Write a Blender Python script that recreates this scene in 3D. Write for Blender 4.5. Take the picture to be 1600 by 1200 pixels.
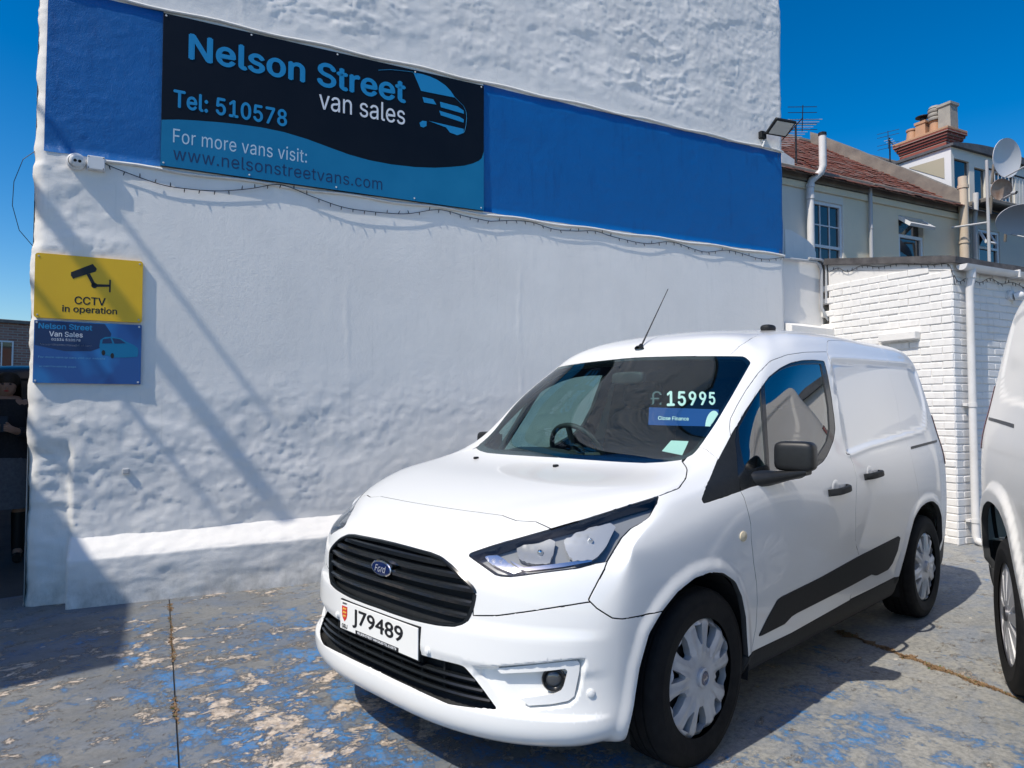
import bpy, math, random
import numpy as np
from mathutils import Matrix, Vector
from mathutils.geometry import delaunay_2d_cdt, tessellate_polygon

for o in list(bpy.data.objects): bpy.data.objects.remove(o)
SC = bpy.context.scene
COL = SC.collection
R = math.radians

# ------------------------------------------------------------------ camera
cam = bpy.data.cameras.new("camera"); cam_o = bpy.data.objects.new("camera", cam); COL.objects.link(cam_o)
CAMP, YAW, PITCH, ROLL, FPX = (2.3303, 2.2724, 1.2987), 3.94408, 0.03842, 0.00036, 1097.07
_f = Vector((math.cos(YAW)*math.cos(PITCH), math.sin(YAW)*math.cos(PITCH), math.sin(PITCH)))
_r = _f.cross(Vector((0, 0, 1))).normalized(); _u = _r.cross(_f)
_r, _u = _r*math.cos(ROLL)+_u*math.sin(ROLL), -_r*math.sin(ROLL)+_u*math.cos(ROLL)
cam_o.matrix_world = Matrix(((_r.x, _u.x, -_f.x, CAMP[0]), (_r.y, _u.y, -_f.y, CAMP[1]), (_r.z, _u.z, -_f.z, CAMP[2]), (0, 0, 0, 1)))
cam.sensor_fit = 'HORIZONTAL'; cam.sensor_width = 36; cam.lens = 36*FPX/1600; cam.clip_start = .05; cam.clip_end = 2000
SC.camera = cam_o

# ------------------------------------------------------------------ sky, sun, exposure
SUN = Vector((.75, -.035, 1.0)).normalized()            # towards the sun
world = bpy.data.worlds.new("World"); SC.world = world; world.use_nodes = True
wn = world.node_tree.nodes; wl = world.node_tree.links
sky = wn.new('ShaderNodeTexSky'); sky.sky_type = 'NISHITA'; sky.sun_disc = False
sky.sun_elevation = math.asin(SUN.z); sky.sun_rotation = math.atan2(SUN.x, SUN.y)
sky.air_density = 1.0; sky.dust_density = 1.0; sky.ozone_density = 1.0; sky.altitude = 0
gm = wn.new('ShaderNodeGamma'); gm.inputs[1].default_value = 1.3
hs = wn.new('ShaderNodeHueSaturation'); hs.inputs['Saturation'].default_value = 1.42
bg = wn['Background']; bg.inputs['Strength'].default_value = .082
wl.new(sky.outputs[0], gm.inputs[0]); wl.new(gm.outputs[0], hs.inputs['Color']); wl.new(hs.outputs[0], bg.inputs['Color'])
sl = bpy.data.lights.new("sun", 'SUN'); sl.energy = 3.85; sl.angle = R(.53); sl.color = (1, .93, .82)
so = bpy.data.objects.new("sun", sl); COL.objects.link(so)
so.rotation_euler = SUN.to_track_quat('Z', 'Y').to_euler(); so.location = (8, -2, 14)
SC.view_settings.view_transform = 'Standard'; SC.view_settings.look = 'None'
SC.view_settings.exposure = .20; SC.view_settings.gamma = 1; SC.view_settings.use_curve_mapping = False
SC.render.engine = 'CYCLES'; SC.cycles.max_bounces = 8; SC.cycles.diffuse_bounces = 3; SC.cycles.glossy_bounces = 4; SC.cycles.caustics_reflective = False; SC.cycles.caustics_refractive = False; SC.cycles.transparent_max_bounces = 12
SC.render.resolution_x = 1024; SC.render.resolution_y = 768
# ------------------------------------------------------------------ helpers
def obj(name, verts, faces, mat=None, parent=None, smooth=False, normals=None):
    me = bpy.data.meshes.new(name); me.from_pydata([tuple(map(float, v)) for v in verts], [], [tuple(map(int, f)) for f in faces]); me.update()
    if mat:
        for m in (mat if isinstance(mat, (list, tuple)) else [mat]): me.materials.append(m)
    if smooth or normals is not None:
        me.polygons.foreach_set('use_smooth', [True]*len(me.polygons))
    if normals is not None: me.normals_split_custom_set_from_vertices([tuple(map(float, n)) for n in normals])
    o = bpy.data.objects.new(name, me); COL.objects.link(o)
    if parent: o.parent = parent
    return o
def tag(o, label=None, cat=None, group=None, kind=None):
    for k, v in (('label', label), ('category', cat), ('group', group), ('kind', kind)):
        if v: o[k] = v
    return o
def thing(name, label, cat, loc=(0, 0, 0), rz=0., group=None):
    o = bpy.data.objects.new(name, None); COL.objects.link(o); o.location = loc; o.rotation_euler = (0, 0, rz); o.empty_display_size = .2
    return tag(o, label, cat, group)
class MB:
    """collects simple solids in one mesh"""
    def __init__(s): s.v = []; s.f = []
    def add(s, v, f):
        n = len(s.v); s.v += [tuple(p) for p in v]; s.f += [tuple(i+n for i in q) for q in f]; return s
    def box(s, x0, x1, y0, y1, z0, z1, M=None):
        v = [Vector((x, y, z)) for z in (z0, z1) for y in (y0, y1) for x in (x0, x1)]
        if M is not None: v = [M @ p for p in v]
        return s.add(v, [(0, 2, 3, 1), (4, 5, 7, 6), (0, 1, 5, 4), (2, 6, 7, 3), (1, 3, 7, 5), (0, 4, 6, 2)])
    def bbox(s, x0, x1, y0, y1, z0, z1, b=.01, M=None):
        """box with chamfered edges"""
        X = [x0, x1]; Y = [y0, y1]; Zz = [z0, z1]; v = []; ix = {}
        for i in (0, 1):
            for j in (0, 1):
                for k in (0, 1):
                    sx, sy, sz = (1-2*i)*b, (1-2*j)*b, (1-2*k)*b
                    for a in range(3):
                        p = Vector((X[i]+(sx if a != 0 else 0), Y[j]+(sy if a != 1 else 0), Zz[k]+(sz if a != 2 else 0)))
                        ix[i, j, k, a] = len(v); v.append(M @ p if M is not None else p)
        f = []
        for i in (0, 1): f.append([ix[i, j, k, 0] for j, k in ((0, 0), (1, 0), (1, 1), (0, 1))][::(1 if i else -1)])
        for j in (0, 1): f.append([ix[i, j, k, 1] for i, k in ((0, 0), (0, 1), (1, 1), (1, 0))][::(1 if j else -1)])
        for k in (0, 1): f.append([ix[i, j, k, 2] for i, j in ((0, 0), (1, 0), (1, 1), (0, 1))][::(1 if k else -1)])
        for j in (0, 1):
            for k in (0, 1): f.append([ix[0, j, k, 1], ix[1, j, k, 1], ix[1, j, k, 2], ix[0, j, k, 2]][::(-1 if j == k else 1)])
        for i in (0, 1):
            for k in (0, 1): f.append([ix[i, 0, k, 0], ix[i, 1, k, 0], ix[i, 1, k, 2], ix[i, 0, k, 2]][::(1 if i == k else -1)])
        for i in (0, 1):
            for j in (0, 1): f.append([ix[i, j, 0, 0], ix[i, j, 1, 0], ix[i, j, 1, 1], ix[i, j, 0, 1]][::(-1 if i == j else 1)])
        for i in (0, 1):
            for j in (0, 1):
                for k in (0, 1): f.append([ix[i, j, k, a] for a in range(3)][::(1 if (i+j+k) % 2 else -1)])
        return s.add(v, f)
    def tube(s, pts, r, n=8, cap=True):
        pts = [Vector(p) for p in pts]; rs = r if isinstance(r, (list, tuple)) else [r]*len(pts); base = len(s.v); up = None
        for i, p in enumerate(pts):
            t = (pts[min(i+1, len(pts)-1)]-pts[max(i-1, 0)]).normalized()
            if up is None: up = Vector((0, 0, 1)) if abs(t.z) < .9 else Vector((1, 0, 0))
            a = t.cross(up).normalized(); up = a.cross(t).normalized()
            for k in range(n):
                an = 2*math.pi*k/n; s.v.append(tuple(p+(a*math.cos(an)+up*math.sin(an))*rs[i]))
        for i in range(len(pts)-1):
            for k in range(n):
                A = base+i*n+k; B = base+i*n+(k+1) % n; s.f.append((A, B, B+n, A+n))
        if cap:
            s.f.append(tuple(base+k for k in range(n))[::-1]); s.f.append(tuple(base+(len(pts)-1)*n+k for k in range(n)))
        return s
    def lathe(s, prof, n=24, M=None, closed=False):
        """prof: (radius, height) about local z"""
        base = len(s.v)
        for r_, h in prof:
            for k in range(n):
                an = 2*math.pi*k/n; p = Vector((r_*math.cos(an), r_*math.sin(an), h)); s.v.append(tuple(M @ p if M is not None else p))
        m = len(prof)
        for i in range(m if closed else m-1):
            for k in range(n):
                A = base+i*n+k; B = base+i*n+(k+1) % n; C = base+((i+1) % m)*n+(k+1) % n; D = base+((i+1) % m)*n+k; s.f.append((A, B, C, D))
        return s
    def prism(s, poly, d0, d1, fn):
        """poly (a,b) extruded between depths d0,d1; fn(a,b,d)->xyz"""
        n = len(poly); v = [fn(a, b, d0) for a, b in poly]+[fn(a, b, d1) for a, b in poly]
        tri = tessellate_polygon([[Vector((a, b, 0)) for a, b in poly]])
        f = [tuple(t) for t in tri]+[tuple(i+n for i in t[::-1]) for t in tri]+[(i, (i+1) % n, (i+1) % n+n, i+n) for i in range(n)]
        return s.add(v, f)
    def build(s, name, mat, parent=None, smooth=False):
        o = obj(name, s.v, s.f, mat, parent)
        if smooth: shade(o, smooth if isinstance(smooth, (int, float)) and smooth is not True else 35)
        return o
def shade(o, ang=35):
    """smooth shading with sharp edges above an angle"""
    me = o.data
    fn = {}
    for p in me.polygons:
        for k in p.edge_keys: fn.setdefault(k, []).append(p.normal)
    ca = math.cos(R(ang)); sh = [False]*len(me.edges)
    for i, e in enumerate(me.edges):
        ns = fn.get(tuple(sorted(e.vertices)), [])
        if len(ns) == 2 and ns[0].dot(ns[1]) < ca: sh[i] = True
    at = me.attributes.get('sharp_edge') or me.attributes.new('sharp_edge', 'BOOLEAN', 'EDGE')
    at.data.foreach_set('value', sh); me.polygons.foreach_set('use_smooth', [True]*len(me.polygons))
def _font():
    import os
    try:
        p = os.path.join(bpy.utils.resource_path('LOCAL'), 'datafiles', 'fonts', 'Inter.woff2')   # the interface font shipped with Blender
        if os.path.exists(p): return bpy.data.fonts.load(p)
    except Exception: pass
    return None
FONT = _font()
def text_mesh(body, size, bold=0., shear=0., space=1.0, align='LEFT', res=3, font=True):
    cu = bpy.data.curves.new('txt', 'FONT'); cu.body = body; cu.size = size; cu.offset = bold*size; cu.shear = shear; cu.space_character = space
    if FONT and font: cu.font = FONT
    cu.align_x = align; cu.resolution_u = res
    ob = bpy.data.objects.new('txt', cu); COL.objects.link(ob)
    dg = bpy.context.evaluated_depsgraph_get(); dg.update(); me = ob.evaluated_get(dg).to_mesh()
    v = [tuple(x.co) for x in me.vertices]; f = [tuple(p.vertices) for p in me.polygons]
    ob.evaluated_get(dg).to_mesh_clear(); bpy.data.objects.remove(ob); bpy.data.curves.remove(cu)
    return v, f
def text(name, body, w, h, fn, mat, parent, bold=0., shear=0., space=1.0, depth=.0004, font=True):
    """lettering stretched to w x h, thin solid, one object per word; fn(a,b,d)->xyz with a,b from the lower left corner"""
    v, f = text_mesh(body, 1., 0., shear, space, font=font)
    a = np.array(v); lo = a.min(0); hi = a.max(0); lab = list(range(len(v)))
    def find(i):
        while lab[i] != i: lab[i] = lab[lab[i]]; i = lab[i]
        return i
    for q in f:
        for i in q[1:]: lab[find(i)] = find(q[0])
    comp = {}
    for i in range(len(v)): comp.setdefault(find(i), []).append(i)
    iv = sorted((min(v[i][0] for i in c_), max(v[i][0] for i in c_), r_) for r_, c_ in comp.items()); words = []; end = None
    for x0, x1, r_ in iv:
        if end is None or x0-end > .20*space: words.append(set()); end = x1
        words[-1].add(r_); end = max(end, x1)
    sx = w/(hi[0]-lo[0]); sy = h/(hi[1]-lo[1]) if h else sx; out = None
    for wd in words:
        fs = [q for q in f if find(q[0]) in wd]; ids = sorted({i for q in fs for i in q}); mp = {i: k for k, i in enumerate(ids)}; n = len(ids)
        P = [((v[i][0]-lo[0])*sx, (v[i][1]-lo[1])*sy) for i in ids]; cnt = {}
        for q in fs:
            for i in range(len(q)): cnt[(mp[q[i]], mp[q[(i+1) % len(q)]])] = 1
        V = []; F = []; bx = bold*sx*1.1; by = bold*sy*.8      # weight: the outline repeated a little to each side, each layer slightly proud
        for q, (ox, oy) in enumerate(((0, 0), (bx, 0), (-bx, 0), (0, by), (0, -by)) if bold > 0 else ((0, 0),)):
            k0 = len(V); dd = depth+q*.00012; V += [fn(x+ox, y+oy, dd) for x, y in P]+[fn(x+ox, y+oy, 0) for x, y in P]; F += [tuple(mp[i]+k0 for i in r_) for r_ in fs]
            for (i, j) in cnt:
                if (j, i) not in cnt: F.append((i+k0, i+n+k0, j+n+k0, j+k0))
        out = obj(name, V, F, mat, parent)
    return out
# noise in numpy
def _hash(ix, iy, seed):
    h = (ix*374761393+iy*668265263+seed*1442695041) & 0xffffffff; h = ((h ^ (h >> 13))*1274126177) & 0xffffffff
    return ((h ^ (h >> 16)) & 0xffff)/65535.
def vnoise(x, y, seed=0):
    x = np.asarray(x, float); y = np.asarray(y, float); ix = np.floor(x).astype(np.int64); iy = np.floor(y).astype(np.int64); fx = x-ix; fy = y-iy
    fx = fx*fx*fx*(fx*(fx*6-15)+10); fy = fy*fy*fy*(fy*(fy*6-15)+10)
    a = _hash(ix, iy, seed); b = _hash(ix+1, iy, seed); c_ = _hash(ix, iy+1, seed); d = _hash(ix+1, iy+1, seed)
    return (a+(b-a)*fx)*(1-fy)+(c_+(d-c_)*fx)*fy
def fbm(x, y, oct=4, seed=0, gain=.5):
    s = 0; a = 1.; t = 0
    for k in range(oct): s = s+a*(vnoise(x*2**k, y*2**k, seed+k*17)-.5); t += a; a *= gain
    return s/t*2
def sstep(a, b, x): t = np.clip((x-a)/(b-a), 0, 1); return t*t*(3-2*t)
# ------------------------------------------------------------------ materials
def mat(name, col=(.5, .5, .5), rough=.5, metal=0., coat=0., trans=0., ior=1.45, alpha=1., emit=None, spec=.5):
    m = bpy.data.materials.new(name); m.use_nodes = True; b = m.node_tree.nodes['Principled BSDF']
    b.inputs['Base Color'].default_value = (*col, 1); b.inputs['Roughness'].default_value = rough; b.inputs['Metallic'].default_value = metal
    b.inputs['Coat Weight'].default_value = coat; b.inputs['Coat Roughness'].default_value = .03; b.inputs['Transmission Weight'].default_value = trans
    b.inputs['IOR'].default_value = ior; b.inputs['Specular IOR Level'].default_value = spec
    if emit: b.inputs['Emission Color'].default_value = (*emit[0], 1); b.inputs['Emission Strength'].default_value = emit[1]
    return m
class NT:
    def __init__(s, m): s.m = m; s.t = m.node_tree; s.b = s.t.nodes['Principled BSDF']
    def n(s, typ, **kw):
        x = s.t.nodes.new(typ)
        for k, v in kw.items():
            if k.startswith('_'): setattr(x, k[1:], v)
        for k, v in kw.items():
            if not k.startswith('_'): x.inputs[k.replace('__', ' ')].default_value = v
        return x
    def l(s, a, b): s.t.links.new(a, b)
    def coord(s, scale=(1, 1, 1), kind='Object'):
        c = s.n('ShaderNodeTexCoord'); mp = s.n('ShaderNodeMapping'); mp.inputs['Scale'].default_value = scale; s.l(c.outputs[kind], mp.inputs[0]); return mp.outputs[0]
    def noise(s, vec, scale, detail=6, rough=.55, dist=0.):
        x = s.n('ShaderNodeTexNoise', Scale=scale, Detail=detail, Roughness=rough, Distortion=dist); s.l(vec, x.inputs['Vector']); return x.outputs[0]
    def ramp(s, fac, stops):
        x = s.n('ShaderNodeValToRGB'); e = x.color_ramp.elements
        while len(e) < len(stops): e.new(.5)
        for i, (p, c) in enumerate(stops): e[i].position = p; e[i].color = (*c, 1) if not isinstance(c, (int, float)) else (c, c, c, 1)
        s.l(fac, x.inputs[0]); return x.outputs[0]
    def mix(s, fac, a, b, mode='MIX'):
        x = s.n('ShaderNodeMix', _data_type='RGBA', _blend_type=mode)
        for sock, val in ((x.inputs[0], fac), (x.inputs[6], a), (x.inputs[7], b)):
            if hasattr(val, 'links'): s.l(val, sock)
            else: sock.default_value = val if isinstance(val, (int, float)) else (*val, 1)
        return x.outputs[2]
    def math(s, op, a, b=0.):
        x = s.n('ShaderNodeMath', _operation=op)
        for sock, val in ((x.inputs[0], a), (x.inputs[1], b)):
            if hasattr(val, 'links'): s.l(val, sock)
            else: sock.default_value = val
        return x.outputs[0]
    def bump(s, h, dist=.01, strength=1.):
        x = s.n('ShaderNodeBump', Strength=strength, Distance=dist); s.l(h, x.inputs['Height']); s.l(x.outputs[0], s.b.inputs['Normal'])
    def col(s, c): s.l(c, s.b.inputs['Base Color'])
    def rough(s, c): s.l(c, s.b.inputs['Roughness'])
def speckle(name, c1, c2, scale, rough=.6, bump=0., bscale=None, detail=6, metal=0., coat=0., spec=.5):
    m = mat(name, c1, rough, metal, coat, spec=spec); t = NT(m); v = t.coord()
    t.col(t.ramp(t.noise(v, scale, detail), [(.35, c1), (.68, c2)]))
    if bump: t.bump(t.noise(v, bscale or scale*3, 5), bump)
    return m
def glass_mat(name, tint, rough=0.0, fac=.0):
    """thin window glass: tinted see-through with a mirror layer"""
    m = bpy.data.materials.new(name); m.use_nodes = True; nt = m.node_tree; nt.nodes.clear()
    o = nt.nodes.new('ShaderNodeOutputMaterial'); tr = nt.nodes.new('ShaderNodeBsdfTransparent'); tr.inputs[0].default_value = (*tint, 1)
    gl = nt.nodes.new('ShaderNodeBsdfGlossy'); gl.inputs['Roughness'].default_value = rough; gl.inputs['Color'].default_value = (1, 1, 1, 1)
    lw = nt.nodes.new('ShaderNodeLayerWeight'); lw.inputs[0].default_value = .5; mx = nt.nodes.new('ShaderNodeMixShader')
    pw = nt.nodes.new('ShaderNodeMath'); pw.operation = 'POWER'; pw.inputs[1].default_value = 4.5
    ma = nt.nodes.new('ShaderNodeMath'); ma.operation = 'MULTIPLY_ADD'; ma.inputs[1].default_value = .92; ma.inputs[2].default_value = .06+fac; ma.use_clamp = True
    nt.links.new(lw.outputs['Facing'], pw.inputs[0]); nt.links.new(pw.outputs[0], ma.inputs[0]); nt.links.new(ma.outputs[0], mx.inputs[0]); nt.links.new(tr.outputs[0], mx.inputs[1]); nt.links.new(gl.outputs[0], mx.inputs[2]); nt.links.new(mx.outputs[0], o.inputs[0])
    return m
M = {}
def paint(name, col, coat=.85, cr=.02):
    m = mat(name, col, .34, coat=coat, spec=.5); t = NT(m); v = t.coord()
    n1 = t.noise(v, 1.7, 4); t.col(t.mix(t.ramp(n1, [(.45, 0.), (.8, .10)]), col, tuple(c*.86 for c in col)))
    t.b.inputs['Coat Roughness'].default_value = cr
    return m
M['paint'] = paint('white_car_paint', (.775, .78, .765))
M['paint_cream'] = paint('off_white_van_paint', (.78, .765, .73), .35, .12)
M['paint_black'] = paint('black_car_paint', (.006, .007, .009), .15, .4)
M['plastic'] = speckle('black_grained_plastic', (.010, .012, .014), (.015, .017, .019), 60, .58, .0006, 400, spec=.3)
M['plastic_gloss'] = mat('gloss_black_plastic', (.010, .012, .014), .22, coat=.3)
M['rubber'] = speckle('tyre_rubber', (.008, .008, .009), (.014, .014, .014), 25, .75, .001, 120, spec=.25)
M['wheel_silver'] = speckle('silver_wheel_trim', (.50, .51, .53), (.60, .61, .63), 14, .38, 0, metal=.35, coat=.2)
M['alloy'] = mat('bright_alloy', (.78, .78, .79), .28, metal=.6)
M['alloy_dark'] = mat('dark_alloy', (.10, .10, .11), .35, metal=.6)
M['steel_black'] = mat('black_steel', (.012, .012, .012), .6)
M['chrome'] = mat('chrome', (.80, .81, .83), .08, metal=1.)
M['reflector'] = mat('lamp_reflector', (.86, .88, .90), .12, metal=1.)
M['lens'] = glass_mat('clear_lamp_lens', (.96, .97, .98), .0, .0)
M['glass_ws'] = glass_mat('green_windscreen_glass', (.66, .86, .82), .0, .03)
M['glass_side'] = glass_mat('green_side_glass', (.50, .66, .64), .0, .16)
M['glass_house'] = glass_mat('house_window_glass', (.85, .9, .9), .0, .06)
M['frit'] = mat('black_glass_border', (.006, .007, .008), .08, coat=.5)
M['interior'] = speckle('charcoal_cabin_plastic', (.020, .022, .025), (.03, .032, .035), 30, .6, .0006, 200)
M['headliner'] = mat('grey_headliner', (.30, .30, .29), .9)
M['fabric'] = speckle('dark_seat_fabric', (.018, .02, .024), (.03, .032, .036), 90, .9, .001, 300)
M['bulkhead'] = mat('grey_bulkhead', (.06, .063, .066), .6)
M['dark'] = mat('underbody_black', (.008, .008, .009), .85)
M['amber'] = mat('amber_lens', (.75, .40, .10), .2, coat=.5)
M['repeater'] = mat('pale_amber_lens', (.62, .54, .38), .25, coat=.5)
M['red_lens'] = mat('red_lamp_lens', (.35, .01, .012), .15, coat=1.)
M['white_plate'] = mat('white_number_plate', (.82, .82, .79), .35, coat=.3)
M['ink'] = mat('black_ink', (.010, .010, .012), .45)
M['white_ink'] = mat('white_print', (.80, .81, .82), .5)
M['emblem_blue'] = mat('blue_enamel', (.008, .018, .085), .15, coat=1.)
M['red_ink'] = mat('red_print', (.55, .035, .03), .45)
M['gold_ink'] = mat('gold_print', (.75, .45, .08), .45)
M['mirror'] = mat('mirror_glass', (.7, .72, .74), .03, metal=1.)
M['seam'] = mat('seam_sealer', (.03, .032, .034), .8)  # shade of the shut gaps, put as dark colour on the turned panel edges
M['plastic_dark'] = speckle('matt_black_plastic', (.010, .011, .012), (.014, .015, .016), 60, .42, .0005, 400)
M['lamp_grey'] = mat('grey_lamp_housing', (.24, .25, .26), .32)
M['lamp_silver'] = mat('satin_lamp_reflector', (.30, .31, .32), .30, metal=.4)
M['fog_glass'] = mat('dark_fog_glass', (.05, .055, .06), .08, coat=1.)
M['lamp_bright'] = mat('faceted_lamp_reflector', (.52, .53, .53), .30, metal=.45)
# ------------------------------------------------------------------ setting: frame of the white gable wall (s along the wall, off out of it, z up)
WC = Vector((.446, -2.830, 0)); WA = R(162.6316); WDIR = Vector((math.cos(WA), math.sin(WA), 0)); WNRM = Vector((math.sin(WA), -math.cos(WA), 0))
def W(s, off, z=0.): return WC+WDIR*s+WNRM*off+Vector((0, 0, z))
def wthing(name, label, cat, s, off, z=0., group=None): return thing(name, label, cat, W(s, off, z), WA, group)
WOFF = -.15                                                # the face of the wall

# ---- ground
def ground_mats():
    m = mat('old_asphalt', (.055, .056, .058), .9); t = NT(m); v = t.coord()
    t.col(t.ramp(t.noise(v, 1.3, 8), [(.3, (.045, .046, .048)), (.7, (.085, .085, .085))])); t.bump(t.noise(v, 80, 3), .004)
    M['asphalt'] = m
    m = mat('worn_painted_concrete', (.25, .25, .24), .85); t = NT(m); v = t.coord()
    geo = t.n('ShaderNodeNewGeometry'); sp = t.n('ShaderNodeSeparateXYZ'); t.l(geo.outputs['Position'], sp.inputs[0])
    def band(sock, a, b): # smooth step of a coordinate
        x = t.n('ShaderNodeMapRange', _interpolation_type='SMOOTHSTEP'); x.inputs['From Min'].default_value = a; x.inputs['From Max'].default_value = b; t.l(sock, x.inputs['Value']); return x.outputs[0]
    # concrete: warm grey with stains, darker and dirtier on the worn left side
    worn = t.math('MULTIPLY', band(sp.outputs[0], -.9, .5), t.math('SUBTRACT', 1., band(sp.outputs[1], .1, .9)))
    conc = t.mix(t.ramp(t.noise(v, .9, 6, .6, .4), [(.32, 0.), (.68, 1.)]), (.275, .28, .265), (.40, .385, .345))
    conc = t.mix(t.math('MULTIPLY', worn, t.ramp(t.noise(v, 2.1, 8, .65, .3), [(.30, 1.), (.70, .45)])), conc, (.125, .133, .142))
    conc = t.mix(t.ramp(t.noise(v, 38, 5, .75), [(.42, 0.), (.62, .55)]), conc, (.12, .125, .125))
    conc = t.mix(t.ramp(t.noise(v, 6.5, 8, .72, .5), [(.52, 0.), (.70, .55)]), conc, (.16, .17, .175))
    # thin blue-grey film of old paint
    film = t.ramp(t.noise(t.coord((1.0, 1.5, 1)), 1.9, 10, .70, .5), [(.46, 0.), (.62, 1.)])
    c = t.mix(t.math('MULTIPLY', film, .42), conc, (.11, .165, .26))
    # flakes of bright blue paint; more of them in front of the van
    n1 = t.noise(t.coord((1.25, 1.0, 1)), 5.4, 15, .80, .25); zone = t.noise(v, 1.05, 4, .6)
    near = t.math('MULTIPLY', t.math('MULTIPLY', band(sp.outputs[0], -.5, .35), t.math('SUBTRACT', 1., t.math('MULTIPLY', band(sp.outputs[0], 1.05, 1.5), .7))), band(sp.outputs[1], -2.9, -1.2))
    near2 = t.math('MULTIPLY', t.math('MULTIPLY', band(sp.outputs[1], .65, 1.0), band(sp.outputs[0], -1.7, -.8)), .80)
    zz = t.math('ADD', t.math('MULTIPLY', t.math('MAXIMUM', near, near2), .115), t.math('MULTIPLY', zone, .30))
    blue = t.ramp(t.math('ADD', n1, zz), [(.735, 0.), (.800, 1.)])
    bluec = t.mix(t.noise(v, 9, 6, .7), (.014, .13, .38), (.05, .27, .58))
    chipm = t.ramp(t.noise(v, 34, 8, .8, .3), [(.40, .05), (.56, 1.)]); c = t.mix(t.math('MULTIPLY', blue, t.math('MULTIPLY', chipm, .95)), c, bluec)
    # spalled cream patches: bare, lighter mortar with a rough edge
    n2 = t.noise(t.coord((1.1, 1.45, 1)), 5.2, 15, .80, .3); n3 = t.noise(t.coord((1, 1, 3.3)), 1.3, 3, .5)
    z2 = t.math('ADD', t.math('MULTIPLY', t.math('MAXIMUM', near, t.math('MULTIPLY', worn, .55)), .075), t.math('MULTIPLY', n3, .30))
    spall = t.ramp(t.math('ADD', n2, z2), [(.740, 0.), (.775, 1.)])
    crm = t.mix(t.ramp(t.noise(v, 30, 6, .75), [(.35, 0.), (.65, 1.)]), (.42, .33, .255), (.72, .62, .51)); c = t.mix(t.math('MULTIPLY', spall, t.ramp(t.noise(v, 26, 8, .8), [(.36, .15), (.50, 1.)])), c, crm)
    # tyre-dark smears and oil spots
    c = t.mix(t.ramp(t.noise(t.coord((.5, 2.2, 1)), 1.3, 5, .6, .2), [(.58, 0.), (.74, .45)]), c, (.06, .062, .065))
    # small pale chips
    vo = t.n('ShaderNodeTexVoronoi', Scale=5.5); t.l(t.coord((1, 1.6, 1)), vo.inputs['Vector']); chip = t.math('MULTIPLY', t.math('LESS_THAN', vo.outputs['Distance'], .075), t.math('GREATER_THAN', t.noise(v, 1.7, 2), .54))
    c = t.mix(chip, c, (.58, .52, .45))
    t.col(c)
    h = t.math('SUBTRACT', t.math('ADD', t.math('MULTIPLY', t.noise(v, 60, 6, .75), .55), t.math('MULTIPLY', blue, .25)), t.math('MULTIPLY', spall, .8)); t.bump(h, .008, 1.)
    t.rough(t.ramp(t.noise(v, 5, 4), [(.3, .62), (.7, .92)]))
    M['yard'] = m
ground_mats()
tag(obj('ground', [(-600, -600, -.006), (600, -600, -.006), (600, 600, -.006), (-600, 600, -.006)], [(0, 1, 2, 3)], M['asphalt']), kind='structure')
# the yard is cast in bays with open joints between them
def yard():
    g = .004
    def line(p, q, x=None, y=None): # point on a line by x or y
        if x is not None: return (x, p[1]+(q[1]-p[1])*(x-p[0])/(q[0]-p[0]))
        return (p[0]+(q[0]-p[0])*(y-p[1])/(q[1]-p[1]), y)
    L0, L1 = (.673, -2.744), (1.386, -.453)            # joint left of the van
    R0, R1 = (-1.921, .685), (-1.544, 1.562)           # joint under the van to the right
    far = 14.
    d = (L1[0]-L0[0], L1[1]-L0[1]); LA = (L0[0]-d[0]*.4, L0[1]-d[1]*.4); LB = (L0[0]+d[0]*6, L0[1]+d[1]*6)
    e = (R1[0]-R0[0], R1[1]-R0[1]); RA = (R0[0]-e[0]*2.6, R0[1]-e[1]*2.6); RB = (R0[0]+e[0]*8, R0[1]+e[1]*8)
    bays = [[(LA[0]+g, LA[1]), (9, -4.0), (12, 14), (LB[0]+g, LB[1])], [(RA[0]+g, RA[1]), (LA[0]-g, LA[1]), (LB[0]-g, LB[1]), (RB[0]+g, RB[1])], [(-13, 1.0), (-9, -2.6), (RA[0]-g, RA[1]), (RB[0]-g, RB[1]), (-14, 14)]]
    root = obj('yard', [(-14, -5, -.003), (12, -5, -.003), (12, 14, -.003), (-14, 14, -.003)], [(0, 1, 2, 3)], M['asphalt']); tag(root, kind='structure')
    for b in bays:
        n = len(b); V = [(x, y, .004) for x, y in b]+[(x, y, -.05) for x, y in b]; F = [tuple(range(n))]+[(i, i+n, (i+1) % n+n, (i+1) % n) for i in range(n)]
        obj('concrete_bay', V, F, M['yard'], root)
    return (L0, L1), (R0, R1)
JL, JR = yard()

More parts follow.
